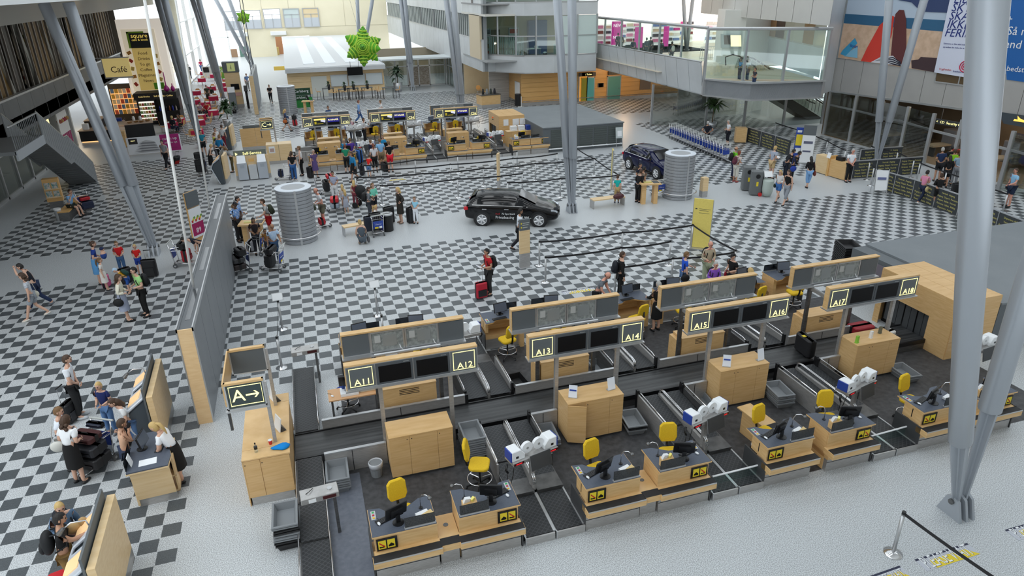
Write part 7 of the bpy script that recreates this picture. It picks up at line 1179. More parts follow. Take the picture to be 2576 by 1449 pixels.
star(aty(912, 117, 22), 1.25, 'large green spiky star of foliage hanging in the hall'); star(aty(612, 43, 60), .75, 'small dark green spiky star hanging far away', 0)
# ================================================================ beach banner and blue banner on the right wall
A_, B_ = Q0, Q1
def W(px, py, off): return onp(px, py, A_, B_) + nq * off
tl, bl, br_, tr_ = W(2146, -90, .12), W(2111, 145, .12), W(2540, 208, .12), W(2575, -30, .12)
def ban(px, off, m, par, name): return part(name, MB().extr([W(x, y, off) for x, y in px], nq * .006), m, par)
Zb = lambda *q: [(2076 + x / 5.152, y / 5.152) for x, y in q]
t = T('beach_banner', 'huge beach picture banner hanging on the right wall', 'banner')
ban(Zb((180, 745), (1440, 935), (1700, -260), (355, -260)), .10, mat((.52, .62, .74), .6), t, 'sky_print')
ban(Zb((275, 178), (1600, 265), (1560, 410), (255, 300)), .12, mat((.03, .13, .25), .6), t, 'sea_print'); ban(Zb((255, 300), (1560, 410), (1440, 935), (180, 745)), .12, noisy('sand_print', (.62, .42, .28), (.74, .53, .38), 3, .6), t, 'sand_print')
ban(Zb((480, 790), (560, 620), (720, 330), (870, 195), (915, 215), (880, 450), (740, 820)), .14, mat((.70, .05, .03), .6), t, 'leg_print'); ban(Zb((870, 720), (900, 400), (930, 180), (980, 125), (1040, 130), (1070, 260), (1070, 640), (1020, 850), (850, 840)), .15, mat((.13, .03, .03), .6), t, 'leg_print'); ban(Zb((610, 805), (740, 735), (900, 720), (1020, 850)), .16, mat((.70, .70, .74), .6), t, 'towel_print')
for k in range(4): ban(Zb((650 + 20 * k, 790 - 10 * k), (900, 735 + 28 * k), (1000, 800 + 14 * k), (1000, 815 + 14 * k), (900, 750 + 28 * k)), .168, mat((.02, .02, .04)), t, 'stripe_print')
ban(Zb((1135, 780), (1225, 770), (1260, 735), (1320, 740), (1470, 750), (1440, 935), (1140, 880)), .145, mat((.06, .03, .035), .6), t, 'shadow_print'); ban(Zb((970, 0), (1140, 30), (1210, 100), (1310, 150), (1620, 165), (1700, -260), (900, -260)), .145, mat((.035, .06, .16), .6), t, 'parasol_print'); ban(Zb((215, 700), (245, 650), (405, 490), (435, 560), (285, 720)), .15, mat((.05, .36, .62)), t, 'fan_print'); ban(Zb((255, 725), (440, 590), (435, 750)), .145, mat((.25, .55, .75)), t, 'fan_print')
zr = math.atan2(dq.y, dq.x); fr = (R(90), 0, zr)
def wt(s, size, px, py, off, m, par, sh=0): return text(s, size, m, par, W(2076 + px / 5.152, py / 5.152, off), (R(90), 0, zr + (0 if nq.y < 0 else pi)), 'LEFT', shear=sh)
wt('Skygge', .22, 340, 590, .17, BLUEP, t)
t = T('text_banner', 'white banner with blue Danish slogan on the right wall', 'banner'); ban(Zb((1440, 935), (1980, 1020), (2130, -260), (1700, -260)), .22, mat((.72, .75, .88), .6), t, 'sheet'); ink = mat((.01, .025, .20))
for k, s in enumerate(('LIDT', 'SKYGGE', 'SKADER', 'IKKE PÅ', 'FERIEN')): wt(s, .62, 1700 - 30 * k, -10 + 108 * k, .24, ink, t, .15)
wt('Solcreme er ikke altid nok. Brug skyggen', .115, 1565, 560, .24, ink, t); wt('og nedsæt din risiko for at få kræft i huden', .115, 1558, 605, .24, ink, t); wt('TrygFonden', .15, 1505, 890, .24, REDP, t); wt('Kræftens Bekæmpelse', .13, 1685, 920, .24, ink, t)
for k in range(2):
    for r_ in (.3, .18, .07): cpt = W(2076 + (1845 + 62 * k) / 5.152, 860 / 5.152, .25); part('logo_ring', MB().tube([cpt + dq * (r_ * math.cos(a * pi / 8)) + U * (r_ * math.sin(a * pi / 8)) for a in range(17)], .025, 5), mat((.62, .02, .08)), t)
t = T('blue_banner', 'large blue advertising banner behind the foreground column', 'banner'); ban(((2520, -40), (2535, 200), (2700, 222), (2700, -10)), .10, mat((.01, .12, .40), .5), t, 'sheet'); wt('+', .5, 2370, 250, .12, WHITEP, t); wt('Så nem', .6, 2375, 400, .12, WHITEP, t); wt('end som', .6, 2335, 570, .12, WHITEP, t); wt('s bedste mobil', .4, 2300, 880, .12, WHITEP, t)
# departure signs at the security front
t = T('gate_sign', 'dark sign with glowing yellow departing plane symbol', 'sign'); ban(((2515, 280), (2530, 310), (2700, 340), (2700, 306)), .2, mat((.05, .065, .08)), t, 'panel'); ban(((2555, 303), (2590, 308), (2590, 305), (2572, 297), (2566, 290), (2566, 300), (2558, 298)), .23, mat((1, .6, .1), .5, emit=1.0), t, 'plane_symbol')
t = T('gate_sign', 'hanging security check sign with yellow letters behind the glass', 'sign', (37.2, 3.2, 0), R(-82)); part('panel', MB().box(-1.6, 1.6, 0, .1, 2.1, 2.4), DGREY, t); text('<  CD  Security Check  CD  >', .2, NEON, t, (0, -.01, 2.25)); part('rod', MB().box(-1, -.97, 0, .03, 2.4, 3).box(1, 1.03, 0, .03, 2.4, 3), DGREY, t)
# escalator behind the glass and upstairs balustrade
t = T('escalator', 'dark escalator descending behind the glass screen', 'escalator', (33.0, 17.6, 0)); part('truss', MB().extr([(0, 0, 3.9), (7.2, 0, .1), (7.2, 0, -.0), (6.0, 0, 0), (0, 0, 3.1)], (0, 1.6, 0)), mat((.06, .065, .065), .4), t); 
for y in (-.1, 1.65): part('hand_rail', MB().tube([(-.8, y, 4.2), (-.9, y, 4.8), (-.3, y, 4.95), (.3, y, 4.8), (7.2, y, 1.1), (7.8, y, .9)], .05, 6), BLACK, t, True); part('side_glass', MB().extr([(0, y, 3.9), (7.2, y, .1), (7.2, y, 1.0), (.2, y, 4.7)], (0, .03, 0)), GLASSD, t)
for k in range(22): x = .3 + .32 * k; part('baluster', MB().box(x, x + .03, -.5, -.47, 3.9 - x * .53 - .05, 4.9 - x * .53), ALU, t)
part('outer_rail', MB().tube([(0, -.48, 4.95), (7.2, -.48, 1.15), (8, -.48, 1.0)], .03, 6), ALU, t)
t = T('balustrade', 'steel balustrade upstairs around the escalator head', 'railing', (at(1760, 150, 3.9).x, at(1760, 150, 3.9).y, 3.9)); part('rail', MB().tube([(0, 0, 1.0), (3, 0, 1.0)], .03, 6).tube([(0, 0, .1), (3, 0, .1)], .02, 6), ALU, t)
for k in range(16): part('baluster', MB().box(.2 * k, .2 * k + .02, 0, .02, 0, 1.0), ALU, t)
# security machines behind glass
for k, (x, y) in enumerate(((39.5, 5), (39.8, 1.2), (39.5, 8.5))): t = T('xray_machine', 'dark security machine %s behind the security glass' % ('in the middle', 'at the right', 'at the left')[k], 'machine', (x, y, 0)); part('body', MB().rbox(-.6, .6, -.5, .5, .3, 1.5, .1), mat((.16, .15, .15)), t, bev=.03); part('table', MB().box(-2, 2, -.35, .35, .6, .7), mat((.3, .24, .16)), t); part('leg', MB().box(-1.8, -1.7, -.3, .3, 0, .6).box(1.7, 1.8, -.3, .3, 0, .6), DGREY, t)
# ================================================================ people
SKN = {'l': (.66, .40, .29), 'm': (.50, .27, .17), 'd': (.10, .05, .03), 'r': (.68, .33, .24), 't': (.36, .19, .11)}
HC = {'k': (.012, .009, .008), 'b': (.06, .03, .015), 'l': (.17, .09, .035), 'y': (.55, .38, .15), 'g': (.40, .39, .37), 'o': (.20, .05, .02)}
ARM = {'d': ((0, .06, -.27), (.05, .08, -.51)), 'h': ((-.02, .06, -.26), (.21, -.04, -.29)), 'a': ((-.07, .19, -.2), (.05, .05, -.33)), 'r': ((.14, .05, -.22), (.37, 0, -.31)), 'c': ((.16, .02, -.19), (.13, -.09, .05)), 'x': ((.02, .07, -.25), (.2, -.18, -.21)), 'b': ((-.09, .06, -.25), (-.14, -.07, -.43)), 'g': ((.09, .06, -.24), (.33, .02, -.33)), 'j': ((.04, .06, -.26), (.17, -.13, -.43)), 'u': ((.15, .12, .08), (.16, -.05, .27)), 'f': ((.2, .02, -.12), (.45, -.02, -.06))}
TMP = bpy.data.scenes.new('tmp_skin'); _req = []
def skinreq(nodes, edges):
    me = bpy.data.meshes.new('s'); me.from_pydata([n[0] for n in nodes], edges, []); o = bpy.data.objects.new('s', me); TMP.collection.objects.link(o); m = o.modifiers.new('k', 'SKIN'); m.use_smooth_shade = True
    for i, n in enumerate(nodes): me.skin_vertices[0].data[i].radius = (n[1], n[1]); me.skin_vertices[0].data[i].use_root = i == 0
    o.modifiers.new('u', 'SUBSURF').levels = 1; _req.append(o); return len(_req) - 1
def clothmat(c):
    if c[:2] in ('s:', 'p:'):
        a, b, sc = c[2:].split(','); k = 'cl' + c
        if k not in _mc: _mc[k] = banded('patterned_cloth', a, b, float(sc), plaid=c[0] == 'p')
        return _mc[k]
    return mat(hexc(c), .85)
def headmesh(hs, hair, hcol, skin):
    """head in its own frame: centre at 0, faces +x"""
    hm = MB(); hx, hy, hz = .098 * hs, .076 * hs, .120 * hs
    def shp(v):
        z = v.z / hz; x, y = v.x, v.y
        if z < 0: y *= 1 + .28 * z; x = x * (1 + .22 * z) + (.012 * hs * -z)
        if x > 0 and -.1 < z < .25: x -= .006 * hs
        return Vector((x, y, v.z))
    hm.sph((0, 0, 0), (hx, hy, hz), 14, 10, fn=shp)
    hm.add([(hx * .93, 0, .03 * hs), (hx * 1.16, 0, -.025 * hs), (hx * .9, .018 * hs, -.03 * hs), (hx * .9, -.018 * hs, -.03 * hs), (hx * .85, 0, -.04 * hs)], [(0, 2, 1), (0, 1, 3), (1, 2, 4), (1, 4, 3)])
    for s in (-1, 1): hm.sph((-.005, s * hy * .98, -.005), (.022 * hs, .010 * hs, .033 * hs), 6, 5)
    hm.k = 1
    for s in (-1, 1): hm.sph((hx * .88, s * .032 * hs, .008 * hs), (.010 * hs, .014 * hs, .008 * hs), 6, 4); hm.ob((hx * .92, s * .032 * hs, .030 * hs), (.012 * hs, .034 * hs, .007 * hs))
    hm.k = 2; hm.ob((hx * .86, 0, -.062 * hs), (.016 * hs, .042 * hs, .012 * hs))
    hr = MB(); n, m = 14, 10; g = 1.09
    def P(i, k, q=g):
        t = pi * i / m; a = 2 * pi * k / n; return Vector((hx * q * math.sin(t) * math.cos(a) - .006 * hs, hy * q * math.sin(t) * math.sin(a), hz * q * math.cos(t)))
    long_ = hair in 'LPU'
    for i in range(m):
        for k in range(n):
            a = 2 * pi * (k + .5) / n; cz = math.cos(pi * (i + .5) / m); cx = math.cos(a) * math.sin(pi * (i + .5) / m)
            if hair == 'N': keep = cx < .1 and -.45 < cz < .15
            elif hair == 'C': keep = cz > .30 or (cx < -.1 and cz > -.4)
            else: keep = cz > .62 or (cx < .45 and cz > .25) or (cx < .05 and cz > (-.75 if long_ else -.5)) or (long_ and cx < .3 and cz > -.3)
            if keep:
                q = g if hair != 'W' else 1.22
                hr.add([P(i, k, q), P(i + 1, k, q), P(i + 1, k + 1, q), P(i, k + 1, q)], [(0, 1, 2, 3)])
    if hair == 'L': hr.tube([(-.05 * hs, 0, .03 * hs), (-.085 * hs, 0, -.08 * hs), (-.10 * hs, 0, -.2 * hs), (-.10 * hs, 0, -.3 * hs)], [.07 * hs, .08 * hs, .075 * hs, .03 * hs], 8)
    if hair == 'P': hr.tube([(-.09 * hs, 0, .05 * hs), (-.15 * hs, 0, .0), (-.15 * hs, 0, -.14 * hs), (-.13 * hs, 0, -.28 * hs)], [.025 * hs, .04 * hs, .035 * hs, .01 * hs], 7)
    if hair == 'U': hr.sph((-.10 * hs, 0, .06 * hs), .045 * hs, 8, 6)
    if hair == 'W': 
        for k in range(10): hr.sph((-.05 * hs - .03 * hs * (k % 2), .075 * hs * math.cos(k), -.02 * hs - .018 * hs * k), .045 * hs, 6, 5)
    if hair == 'C': hr.ob((.11 * hs, 0, .045 * hs), (.10 * hs, .13 * hs, .014 * hs), (0, R(10), 0))
    return hm, hr
PEOPLE = []
def human(px, py, mode, H, hd, pose, top, sl, bot, bcol, hair, hcol, skn, label, acc='', shoe='1a1a1c', z0=0.):
    s = H / 1.765; hs = (1.765 / H) ** .45; arms, legs, lean = pose[:2], pose[2], R(float(pose[3:] or 0)); hp = {'s': .95, 'w': .93, 'k': .95, 't': .56, 'q': .30}[legs]
    ct, st = math.cos(lean), math.sin(lean)
    def lp(x, y, z): return Vector((x * ct + (z - hp) * st, y, hp - x * st + (z - hp) * ct))
    N = []; Ed = []
    def nd(p, r, par=None): N.append((Vector(p) * s, r * s)); (Ed.append((par, len(N) - 1)) if par is not None else 0); return len(N) - 1
    fat = 1.0 if H > 1.5 else .9
    pel = nd((0, 0, hp), .125 * fat); wa = nd(lp(0, 0, hp + .18), .112 * fat, pel); ch = nd(lp(0, 0, hp + .37), .135 * fat, wa); nb = nd(lp(.005, 0, hp + .52), .06, ch); nk = nd(lp(.02, 0, hp + .60), .05, nb)
    J = {}
    for i, sd in enumerate((1, -1)):
        sh = (0, .165 * sd * fat, hp + .465); a = nd(lp(*sh), .062, ch); e, w_ = ARM[arms[i]]; E_ = lp(sh[0] + e[0], sh[1] + e[1] * sd, sh[2] + e[2]); Wp = lp(sh[0] + w_[0], sh[1] + w_[1] * sd, sh[2] + w_[2]); el = nd(E_, .045, a); wr = nd(Wp, .030, el); hdv = (Wp - E_).normalized(); hn = nd(Wp + hdv * .06, .032, wr); J['a%d' % i] = (a, el, wr, hn, hdv, sd)
    FO = {'s': ((.02, 0), (.0, 0)), 'k': ((.03, -.04), (-.02, .05)), 'w': ((.12, .30), (-.04, -.34)), 't': None, 'q': None}[legs]
    for i, sd in enumerate((1, -1)):
        hj = nd((0, .088 * sd, hp - .04), .095 * fat, pel)
        if legs == 't': kn, an = (.42, .10 * sd, hp - .06), (.44, .11 * sd, .09)
        elif legs == 'q': kn, an = (.30, .14 * sd, .42), (.05, .12 * sd, .10)
        elif legs == 'w': f = 1 if i == 0 else -1; kn, an = ((.17, .09 * sd, .50), (.30, .09 * sd, .09)) if f == 1 else ((-.03, .09 * sd, .49), (-.34, .09 * sd, .17))
        elif legs == 'k': kn, an = (.03, .07 * sd, .50), (.02 + .05 * i, -.02 * sd, .09)
        else: kn, an = (.025, .095 * sd, .50), (-.01, .105 * sd, .09)
        k_ = nd(kn, .060, hj); a_ = nd(an, .042, k_); t_ = nd((an[0] + .13, an[1] + .015 * sd, an[2] - .05 if legs != 'w' or i == 0 else an[2] - .1), .034, a_); J['l%d' % i] = (hj, k_, a_, t_)
    body = skinreq(N, Ed); parts = []
    def sub(idx, off, name, col, trims=()):
        mp = {j: q for q, j in enumerate(idx)}; nn = [(N[j][0].copy(), N[j][1] + off * s) for j in idx]
        for j, par, f in trims: nn[mp[j]] = (N[par][0].lerp(N[j][0], f), N[par][1] * (1 - f) + N[j][1] * f + (off + .004) * s)
        parts.append((name, skinreq(nn, [(mp[a], mp[b]) for a, b in Ed if a in mp and b in mp]), col, name == 'top'))
    A0, A1, L0, L1 = J['a0'], J['a1'], J['l0'], J['l1']
    core = [pel, wa, ch, nb, A0[0], A1[0]]
    if sl == 0: sub(core, .012, 'top', top, ((nb, ch, .55),))
    elif sl == 1: sub(core + [A0[1], A1[1]], .014, 'top', top, ((A0[1], A0[0], .62), (A1[1], A1[0], .62), (nb, ch, .72)))
    else: sub(core + [A0[1], A1[1], A0[2], A1[2]], .016, 'top', top, ((A0[2], A0[1], .9), (A1[2], A1[1], .9), (nb, ch, .8)))
    lg_ = [pel, L0[0], L1[0], L0[1], L1[1]]
    if bot == 'T': sub(lg_ + [L0[2], L1[2]], .018, 'trousers', bcol, ((L0[2], L0[1], .97), (L1[2], L1[1], .97)))
    elif bot == 'C': sub(lg_ + [L0[2], L1[2]], .02, 'trousers', bcol, ((L0[2], L0[1], .5), (L1[2], L1[1], .5)))
    elif bot == 'S': sub(lg_, .024, 'shorts', bcol, ((L0[1], L0[0], .85), (L1[1], L1[0], .85)))
    skirt = None
    if bot in 'KD' and legs not in 'tq':
        zt, zb = hp + .16, hp - (.48 if bot == 'K' else .46); x0 = (N[L0[1]][0].x + N[L1[1]][0].x) / 2 / s * .4; wd = .06 if legs == 'w' else 0
        mb = MB(); n = 16; vs = []
        for f, r_ in ((0, .132), (.2, .165), (.45, .182), (.75, .19), (1, .195)):
            for k in range(n): a = 2 * pi * k / n; q = 1 + (.05 * math.cos(5 * a) * f); vs.append(Vector((x0 * f + (r_ * .82 + wd * f) * q * math.cos(a) + (st * .12 * (1 - f)), r_ * q * math.sin(a), zt + (zb - zt) * f)) * s)
        mb.add(vs, [(i * n + k, i * n + (k + 1) % n, (i + 1) * n + (k + 1) % n, (i + 1) * n + k) for i in range(4) for k in range(n)]); skirt = mb
    elif bot in 'KD': sub(lg_, .03, 'skirt', bcol, ((L0[1], L0[0], .9), (L1[1], L1[0], .9)))
    # fingers
    fb = MB()
    for a_ in (A0, A1):
        h = N[a_[3]][0] / s; d = a_[4]; sd = a_[5]; u = d.cross(Vector((0, sd, 0.3))).normalized(); v = d.cross(u).normalized()
        for q, ln in enumerate((.062, .07, .065, .05)):
            o_ = h + u * (.024 - .016 * q) + d * .01; b1 = o_ + d * ln * .55 + v * .006; fb.tube([o_ * s, b1 * s, (b1 + d * ln * .4 + v * .022) * s], [.0095 * s, .009 * s, .007 * s], 5)
        o_ = h - d * .03 + u * .026; fb.tube([o_ * s, (o_ + u * .025 + d * .02) * s, (o_ + u * .03 + d * .05) * s], [.011 * s, .010 * s, .008 * s], 5)
    hcen = lp(.03, 0, hp + .70) * s; tilt = lean * .75 + R(8)
    # place
    if mode == 'f': g = at(px, py, z0)
    else:
        zc = z0 + hcen.z; g = at(px, py, zc); off = Vector((math.cos(R(hd)) * hcen.x, math.sin(R(hd)) * hcen.x, 0)); g = g - off; g.z = z0
    if legs == 'w': pass
    PEOPLE.append(dict(g=g, hd=R(hd), body=body, parts=parts, skirt=skirt, fb=fb, hcen=hcen, tilt=tilt, hs=hs * s, hair=hair, hcol=HC[hcol] if hcol in HC else hexc(hcol), skin=SKN[skn], label=label, bcol=bcol, lean=lean, hp=hp * s, s=s, ct=ct, st=st, feet=[(N[J['l%d' % i][2]][0], N[J['l%d' % i][3]][0]) for i in (0, 1)], shoe=shoe, acc=acc, hands=[N[A0[3]][0], N[A1[3]][0]], legs=legs, pel=N[pel][0]))
def evalmesh(i):
    o = _req[i]; me = bpy.data.meshes.new_from_object(o.evaluated_get(DG)); return me
def flat(me, P):
    for v in me.vertices:
        x, z = v.co.x - 0, v.co.z - P['hp']; xl, zl = x * P['ct'] - z * P['st'], x * P['st'] + z * P['ct']
        if -.12 * P['s'] < zl < .50 * P['s'] and abs(v.co.y) < .21 * P['s']:
            a = abs(xl); xl = math.copysign(a * .8 if a < .15 * P['s'] else a - .03 * P['s'], xl); v.co.x = xl * P['ct'] + zl * P['st']; v.co.z = P['hp'] - xl * P['st'] + zl * P['ct']
def build_people():
    global DG
    TMP.view_layers[0].update(); DG = TMP.view_layers[0].depsgraph; DG.update()
    jobs = []
    for P in PEOPLE: jobs.append((evalmesh(P['body']), [(n, evalmesh(i), c, t) for n, i, c, t in P['parts']]))
    for o in _req: bpy.data.objects.remove(o)
    bpy.data.scenes.remove(TMP)
    eye = mat((.03, .02, .015), .3); 
    for P, (bm_, ps) in zip(PEOPLE, jobs):
        t = T('person', P['label'], 'person', P['g'], P['hd']); sk = mat(P['skin'], .5); lip = mat(tuple(c * f for c, f in zip(P['skin'], (.8, .5, .5))), .5); flat(bm_, P)
        mb = MB(); mb.v = [tuple(v.co) for v in bm_.vertices]; mb.f = [tuple(p.vertices) for p in bm_.polygons]; mb.m = [0] * len(mb.f)
        hm, hr = headmesh(P['hs'], P['hair'], P['hcol'], P['skin']); M = Matrix.Translation(P['hcen']) @ Matrix.Rotation(P['tilt'], 4, 'Y')
        n = len(mb.v); mb.v += [tuple(M @ Vector(v)) for v in hm.v]; mb.f += [tuple(i + n for i in f) for f in hm.f]; mb.m += hm.m
        n = len(mb.v); mb.v += P['fb'].v; mb.f += [tuple(i + n for i in f) for f in P['fb'].f]; mb.m += [0] * len(P['fb'].f)
        part('body', mb, [sk, eye, lip], t, True); bpy.data.meshes.remove(bm_)
        for nm, me, c, tp in ps:
            flat(me, P); me.materials.clear(); me.materials.append(clothmat(c)); me.polygons.foreach_set('use_smooth', [True] * len(me.polygons)); obj(nm, me, t)
        if P['skirt']: part('skirt', P['skirt'], clothmat(P['bcol']), t, True)
        hr.v = [tuple(M @ Vector(v)) for v in hr.v]; 
        if hr.v: part('cap' if P['hair'] == 'C' else 'hair', hr, mat(P['hcol'], .6), t, True)
        sc = P['s']
        for a, b in P['feet']:
            d = b - a; c = a + d * .45 - Vector((0, 0, .03 * sc)); part('shoe', MB().sph(c, (.135 * sc, .05 * sc, .05 * sc), 10, 6, (0, math.atan2(-d.z, d.x) * .7 - .1 if P['legs'] == 'w' else 0, 0), fn=lambda v: Vector((v.x, v.y, max(v.z, -.032 * sc)))), mat(hexc(P['shoe']), .6), t, True)
        rz = P['hd']; Mx = Matrix.Translation(P['g']) @ Matrix.Rotation(rz, 4, 'Z'); who = P['label'].split(' ')
        for a in P['acc'].split('|'):
            if not a: continue
            k, col, lab = a.split(':'); m = mat(hexc(col), .7); Lx = Matrix.Translation((0, 0, P['hp'])) @ Matrix.Rotation(P['lean'], 4, 'Y')
            if k == 'B':
                o = T('backpack', lab, 'backpack', Mx @ Lx @ Vector((-.2 * sc, 0, .1 * sc)), rz); o.rotation_euler = (0, P['lean'], rz); part('sack', MB().sph((0, 0, .18 * sc), (.11 * sc, .16 * sc, .24 * sc), 12, 8), m, o, True); part('pocket', MB().sph((-.08 * sc, 0, .1 * sc), (.06 * sc, .12 * sc, .12 * sc), 10, 6), m, o, True)
                for q in (-1, 1): part('strap', MB().tube([(.05 * sc, .09 * q * sc, .36 * sc), (.18 * sc, .10 * q * sc, .38 * sc), (.30 * sc, .11 * q * sc, .28 * sc), (.27 * sc, .13 * q * sc, .12 * sc), (.1 * sc, .15 * q * sc, .04 * sc)], .016 * sc, 5), m, o, True)
            elif k == 'S':
                o = T('shoulder_bag', lab, 'bag', Mx @ Vector((-.04 * sc, -.26 * sc, P['hp'] - .1 * sc)), rz); part('pouch', MB().sph((0, 0, 0), (.17 * sc, .07 * sc, .15 * sc), 12, 7), m, o, True); part('strap', MB().tube([(-.1 * sc, 0, .1 * sc), (-.04 * sc, .09 * sc, .52 * sc), (.03 * sc, .10 * sc, .54 * sc), (.1 * sc, 0, .1 * sc)], .01 * sc, 5), m, o, True)
            elif k == 'P': S('paper_sheet', lab, 'paper', MB().ob((0, 0, 0), (.2, .28, .008), (0, R(-25), 0)), m, Mx @ ((P['hands'][0] + P['hands'][1]) / 2 + Vector((.06, 0, .03))), rz)
            elif k == 'H': S('hand_item', lab, 'phone', MB().ob((0, 0, 0), (.07, .012, .14), (0, .4, 0)), m, Mx @ (P['hands'][1] + Vector((.02, 0, .04))), rz)
h = human
# lower left
h(205, 1050, 'f', 1.82, 5, 'jjs4', 'e8ecf2', 1, 'T', '1a1b1d', 'S', 'b', 'l', 'man in white sports shirt and dark trousers looking up, lower left', '', 'c8ccd0'); h(285, 1090, 'f', 1.48, -110, 'hhs0', '16255f', 1, 'T', '5b7fae', 'S', 'y', 'l', 'blond boy in blue T-shirt with print beside the white shirted man', '', '8a8d92')
h(283, 1013, 'h', 1.66, -150, 'gds22', 'e6e8ea', 1, 'T', '50709c', 'L', 'b', 'l', 'long haired woman in white top bending over the lower left trolley', 'S:0e0e10:black bag carried by the long haired woman in white'); h(204, 1214, 'f', 1.70, 62, 'hhs8', 'eef1f4', 1, 'K', '0c0c0e', 'W', 'b', 'l', 'woman in white blouse and black skirt with her back to the camera'); h(147, 1035, 'h', 1.66, 0, 'hhs6', 'dfe6f0', 1, 'T', 'b0b2b0', 'S', 'l', 'l', 'older woman in pale blue blouse by the lower left trolley', 'S:d0d0ca:pale shoulder bag of the older woman in pale blue')
h(340, 1216, 'f', 1.68, 25, 'dcs4', 'd3a98c', 0, 'S', '23304a', 'S', 'b', 'm', 'woman in peach sleeveless top holding a camera to her face', 'H:202024:small camera held up by the woman in peach'); h(463, 1216, 'f', 1.72, 165, 'rgk26', 'f0f3f8', 1, 'K', '08080a', 'P', 'y', 'l', 'blonde attendant in white shirt and black skirt leaning on the service desk')
h(150, 1305, 'h', 1.82, 12, 'gfs6', '08080a', 1, 'T', '8a6a38', 'S', 'k', 'm', 'man in black T-shirt and khaki trousers at the lowest kiosk', 'B:101216:big black backpack worn by the man at the lowest kiosk'); h(150, 1277, 'h', 1.68, -60, 'hhs5', '5a7592', 2, 'T', '1a1a1e', 'S', 'y', 'l', 'blonde woman in denim jacket behind the man in black', 'B:0d1522:dark backpack worn by the blonde woman in denim'); h(263, 1303, 'h', 1.2, 60, 'dds5', '7a5a4a', 1, 'T', '303238', 'P', 'l', 'l', 'small child partly hidden behind the lowest self service kiosk')
t = T('plush_dog', 'light brown plush dog held in front of the man in black', 'toy', at(185, 1328, 1.25), .3); part('body', MB().sph((0, 0, 0), (.17, .09, .1), 10, 7), mat((.50, .33, .15), .95), t, True); part('head', MB().sph((.16, 0, .07), (.08, .075, .08), 10, 7), mat((.50, .33, .15), .95), t, True)
for q in (-1, 1): part('ear', MB().sph((.15, .08 * q, .03), (.035, .02, .08), 8, 6), mat((.45, .28, .12), .95), t, True)
S('red_bag', 'bright red bag at the bottom edge below the man in black', 'bag', MB().rbox(-.3, .3, -.2, .2, 0, .5, .1), mat((.62, .01, .02), .6), at(168, 1465, .3) - Vector((0, 0, .3)), .3, bev=.05)
# left middle
h(106, 776, 'f', 1.78, 185, 'udw18', '0e1320', 0, 'T', '1c2c4e', 'S', 'k', 'l', 'walking man in navy vest over a white shirt at the left', '', '6a7078'); h(97, 801, 'f', 1.68, 190, 'ddw4', 's:dfe3e8,8d94a2,9', 1, 'S', '9aa0a8', 'W', 'b', 'l', 'walking woman in striped top and grey shorts at the left', 'S:d8d4c4:cream shoulder bag of the walking woman in stripes', 'd8d2c8'); h(254, 715, 'f', 1.70, 10, 'hhs6', '1a3a8a', 1, 'K', '5a9ad0', 'U', 'b', 'l', 'woman in blue top and light blue skirt carrying a baby')
t = T('person', 'baby in a dark cap held by the woman in the light blue skirt', 'person', at(260, 640, 1.2), .5); part('body', MB().sph((0, 0, 0), (.1, .09, .16), 10, 7).sph((0, 0, .2), (.075, .07, .08), 10, 7), mat(SKN['l'], .5), t, True); part('cap', MB().sph((-.01, 0, .225), (.08, .078, .07), 10, 6), mat((.01, .02, .07), .8), t, True); part('romper', MB().sph((0, 0, -.03), (.11, .1, .15), 10, 7), mat((.02, .06, .25), .9), t, True)
h(270, 732, 'f', 1.28, 5, 'ddk0', 'e4e0da', 1, 'D', 'e4e0da', 'P', 'l', 'l', 'girl in short white dress next to the woman in the blue skirt'); h(313, 692, 'f', 1.38, -75, 'hhs0', 'c8141c', 1, 'T', '3f6490', 'S', 'l', 'l', 'boy in red football shirt and jeans in the left group'); h(356, 690, 'f', 1.22, -85, 'hhs0', 'cf1a18', 1, 'S', '1e3f9a', 'S', 'y', 'l', 'blond boy in red football shirt and blue shorts in the left group'); h(289, 680, 'h', 1.15, 185, 'ggs38', 'd8a014', 1, 'S', '22509a', 'C', 'a8c4dc', 'l', 'child in yellow and red shirt with a pale cap bending down', 'B:0c3a34:dark green bag beside the bending child in yellow')
h(322, 810, 'f', 1.70, -5, 'hhk3', 'e6e1cf', 2, 'K', 'a3aabf', 'W', 'b', 'l', 'dark haired woman in cream cardigan and grey skirt', 'S:0c0c0e:large black handbag of the woman in cream cardigan', '08080a'); h(371, 795, 'f', 1.80, -150, 'hhs3', '9fd88a', 1, 'T', '08080a', 'S', 'k', 'l', 'man in light green polo shirt and black trousers', 'B:15161a:black backpack of the man in light green polo'); h(462, 602, 'h', 1.78, 200, 'ggs62', '0c1224', 1, 'T', '3a3d44', 'S', 'k', 'l', 'man in navy top bending over a trolley left of the partition'); h(176, 482, 'h', 1.76, -25, 'rct12', '86b2dc', 1, 'S', '262c22', 'S', 'b', 'l', 'man in light blue shirt sitting on the long bench')
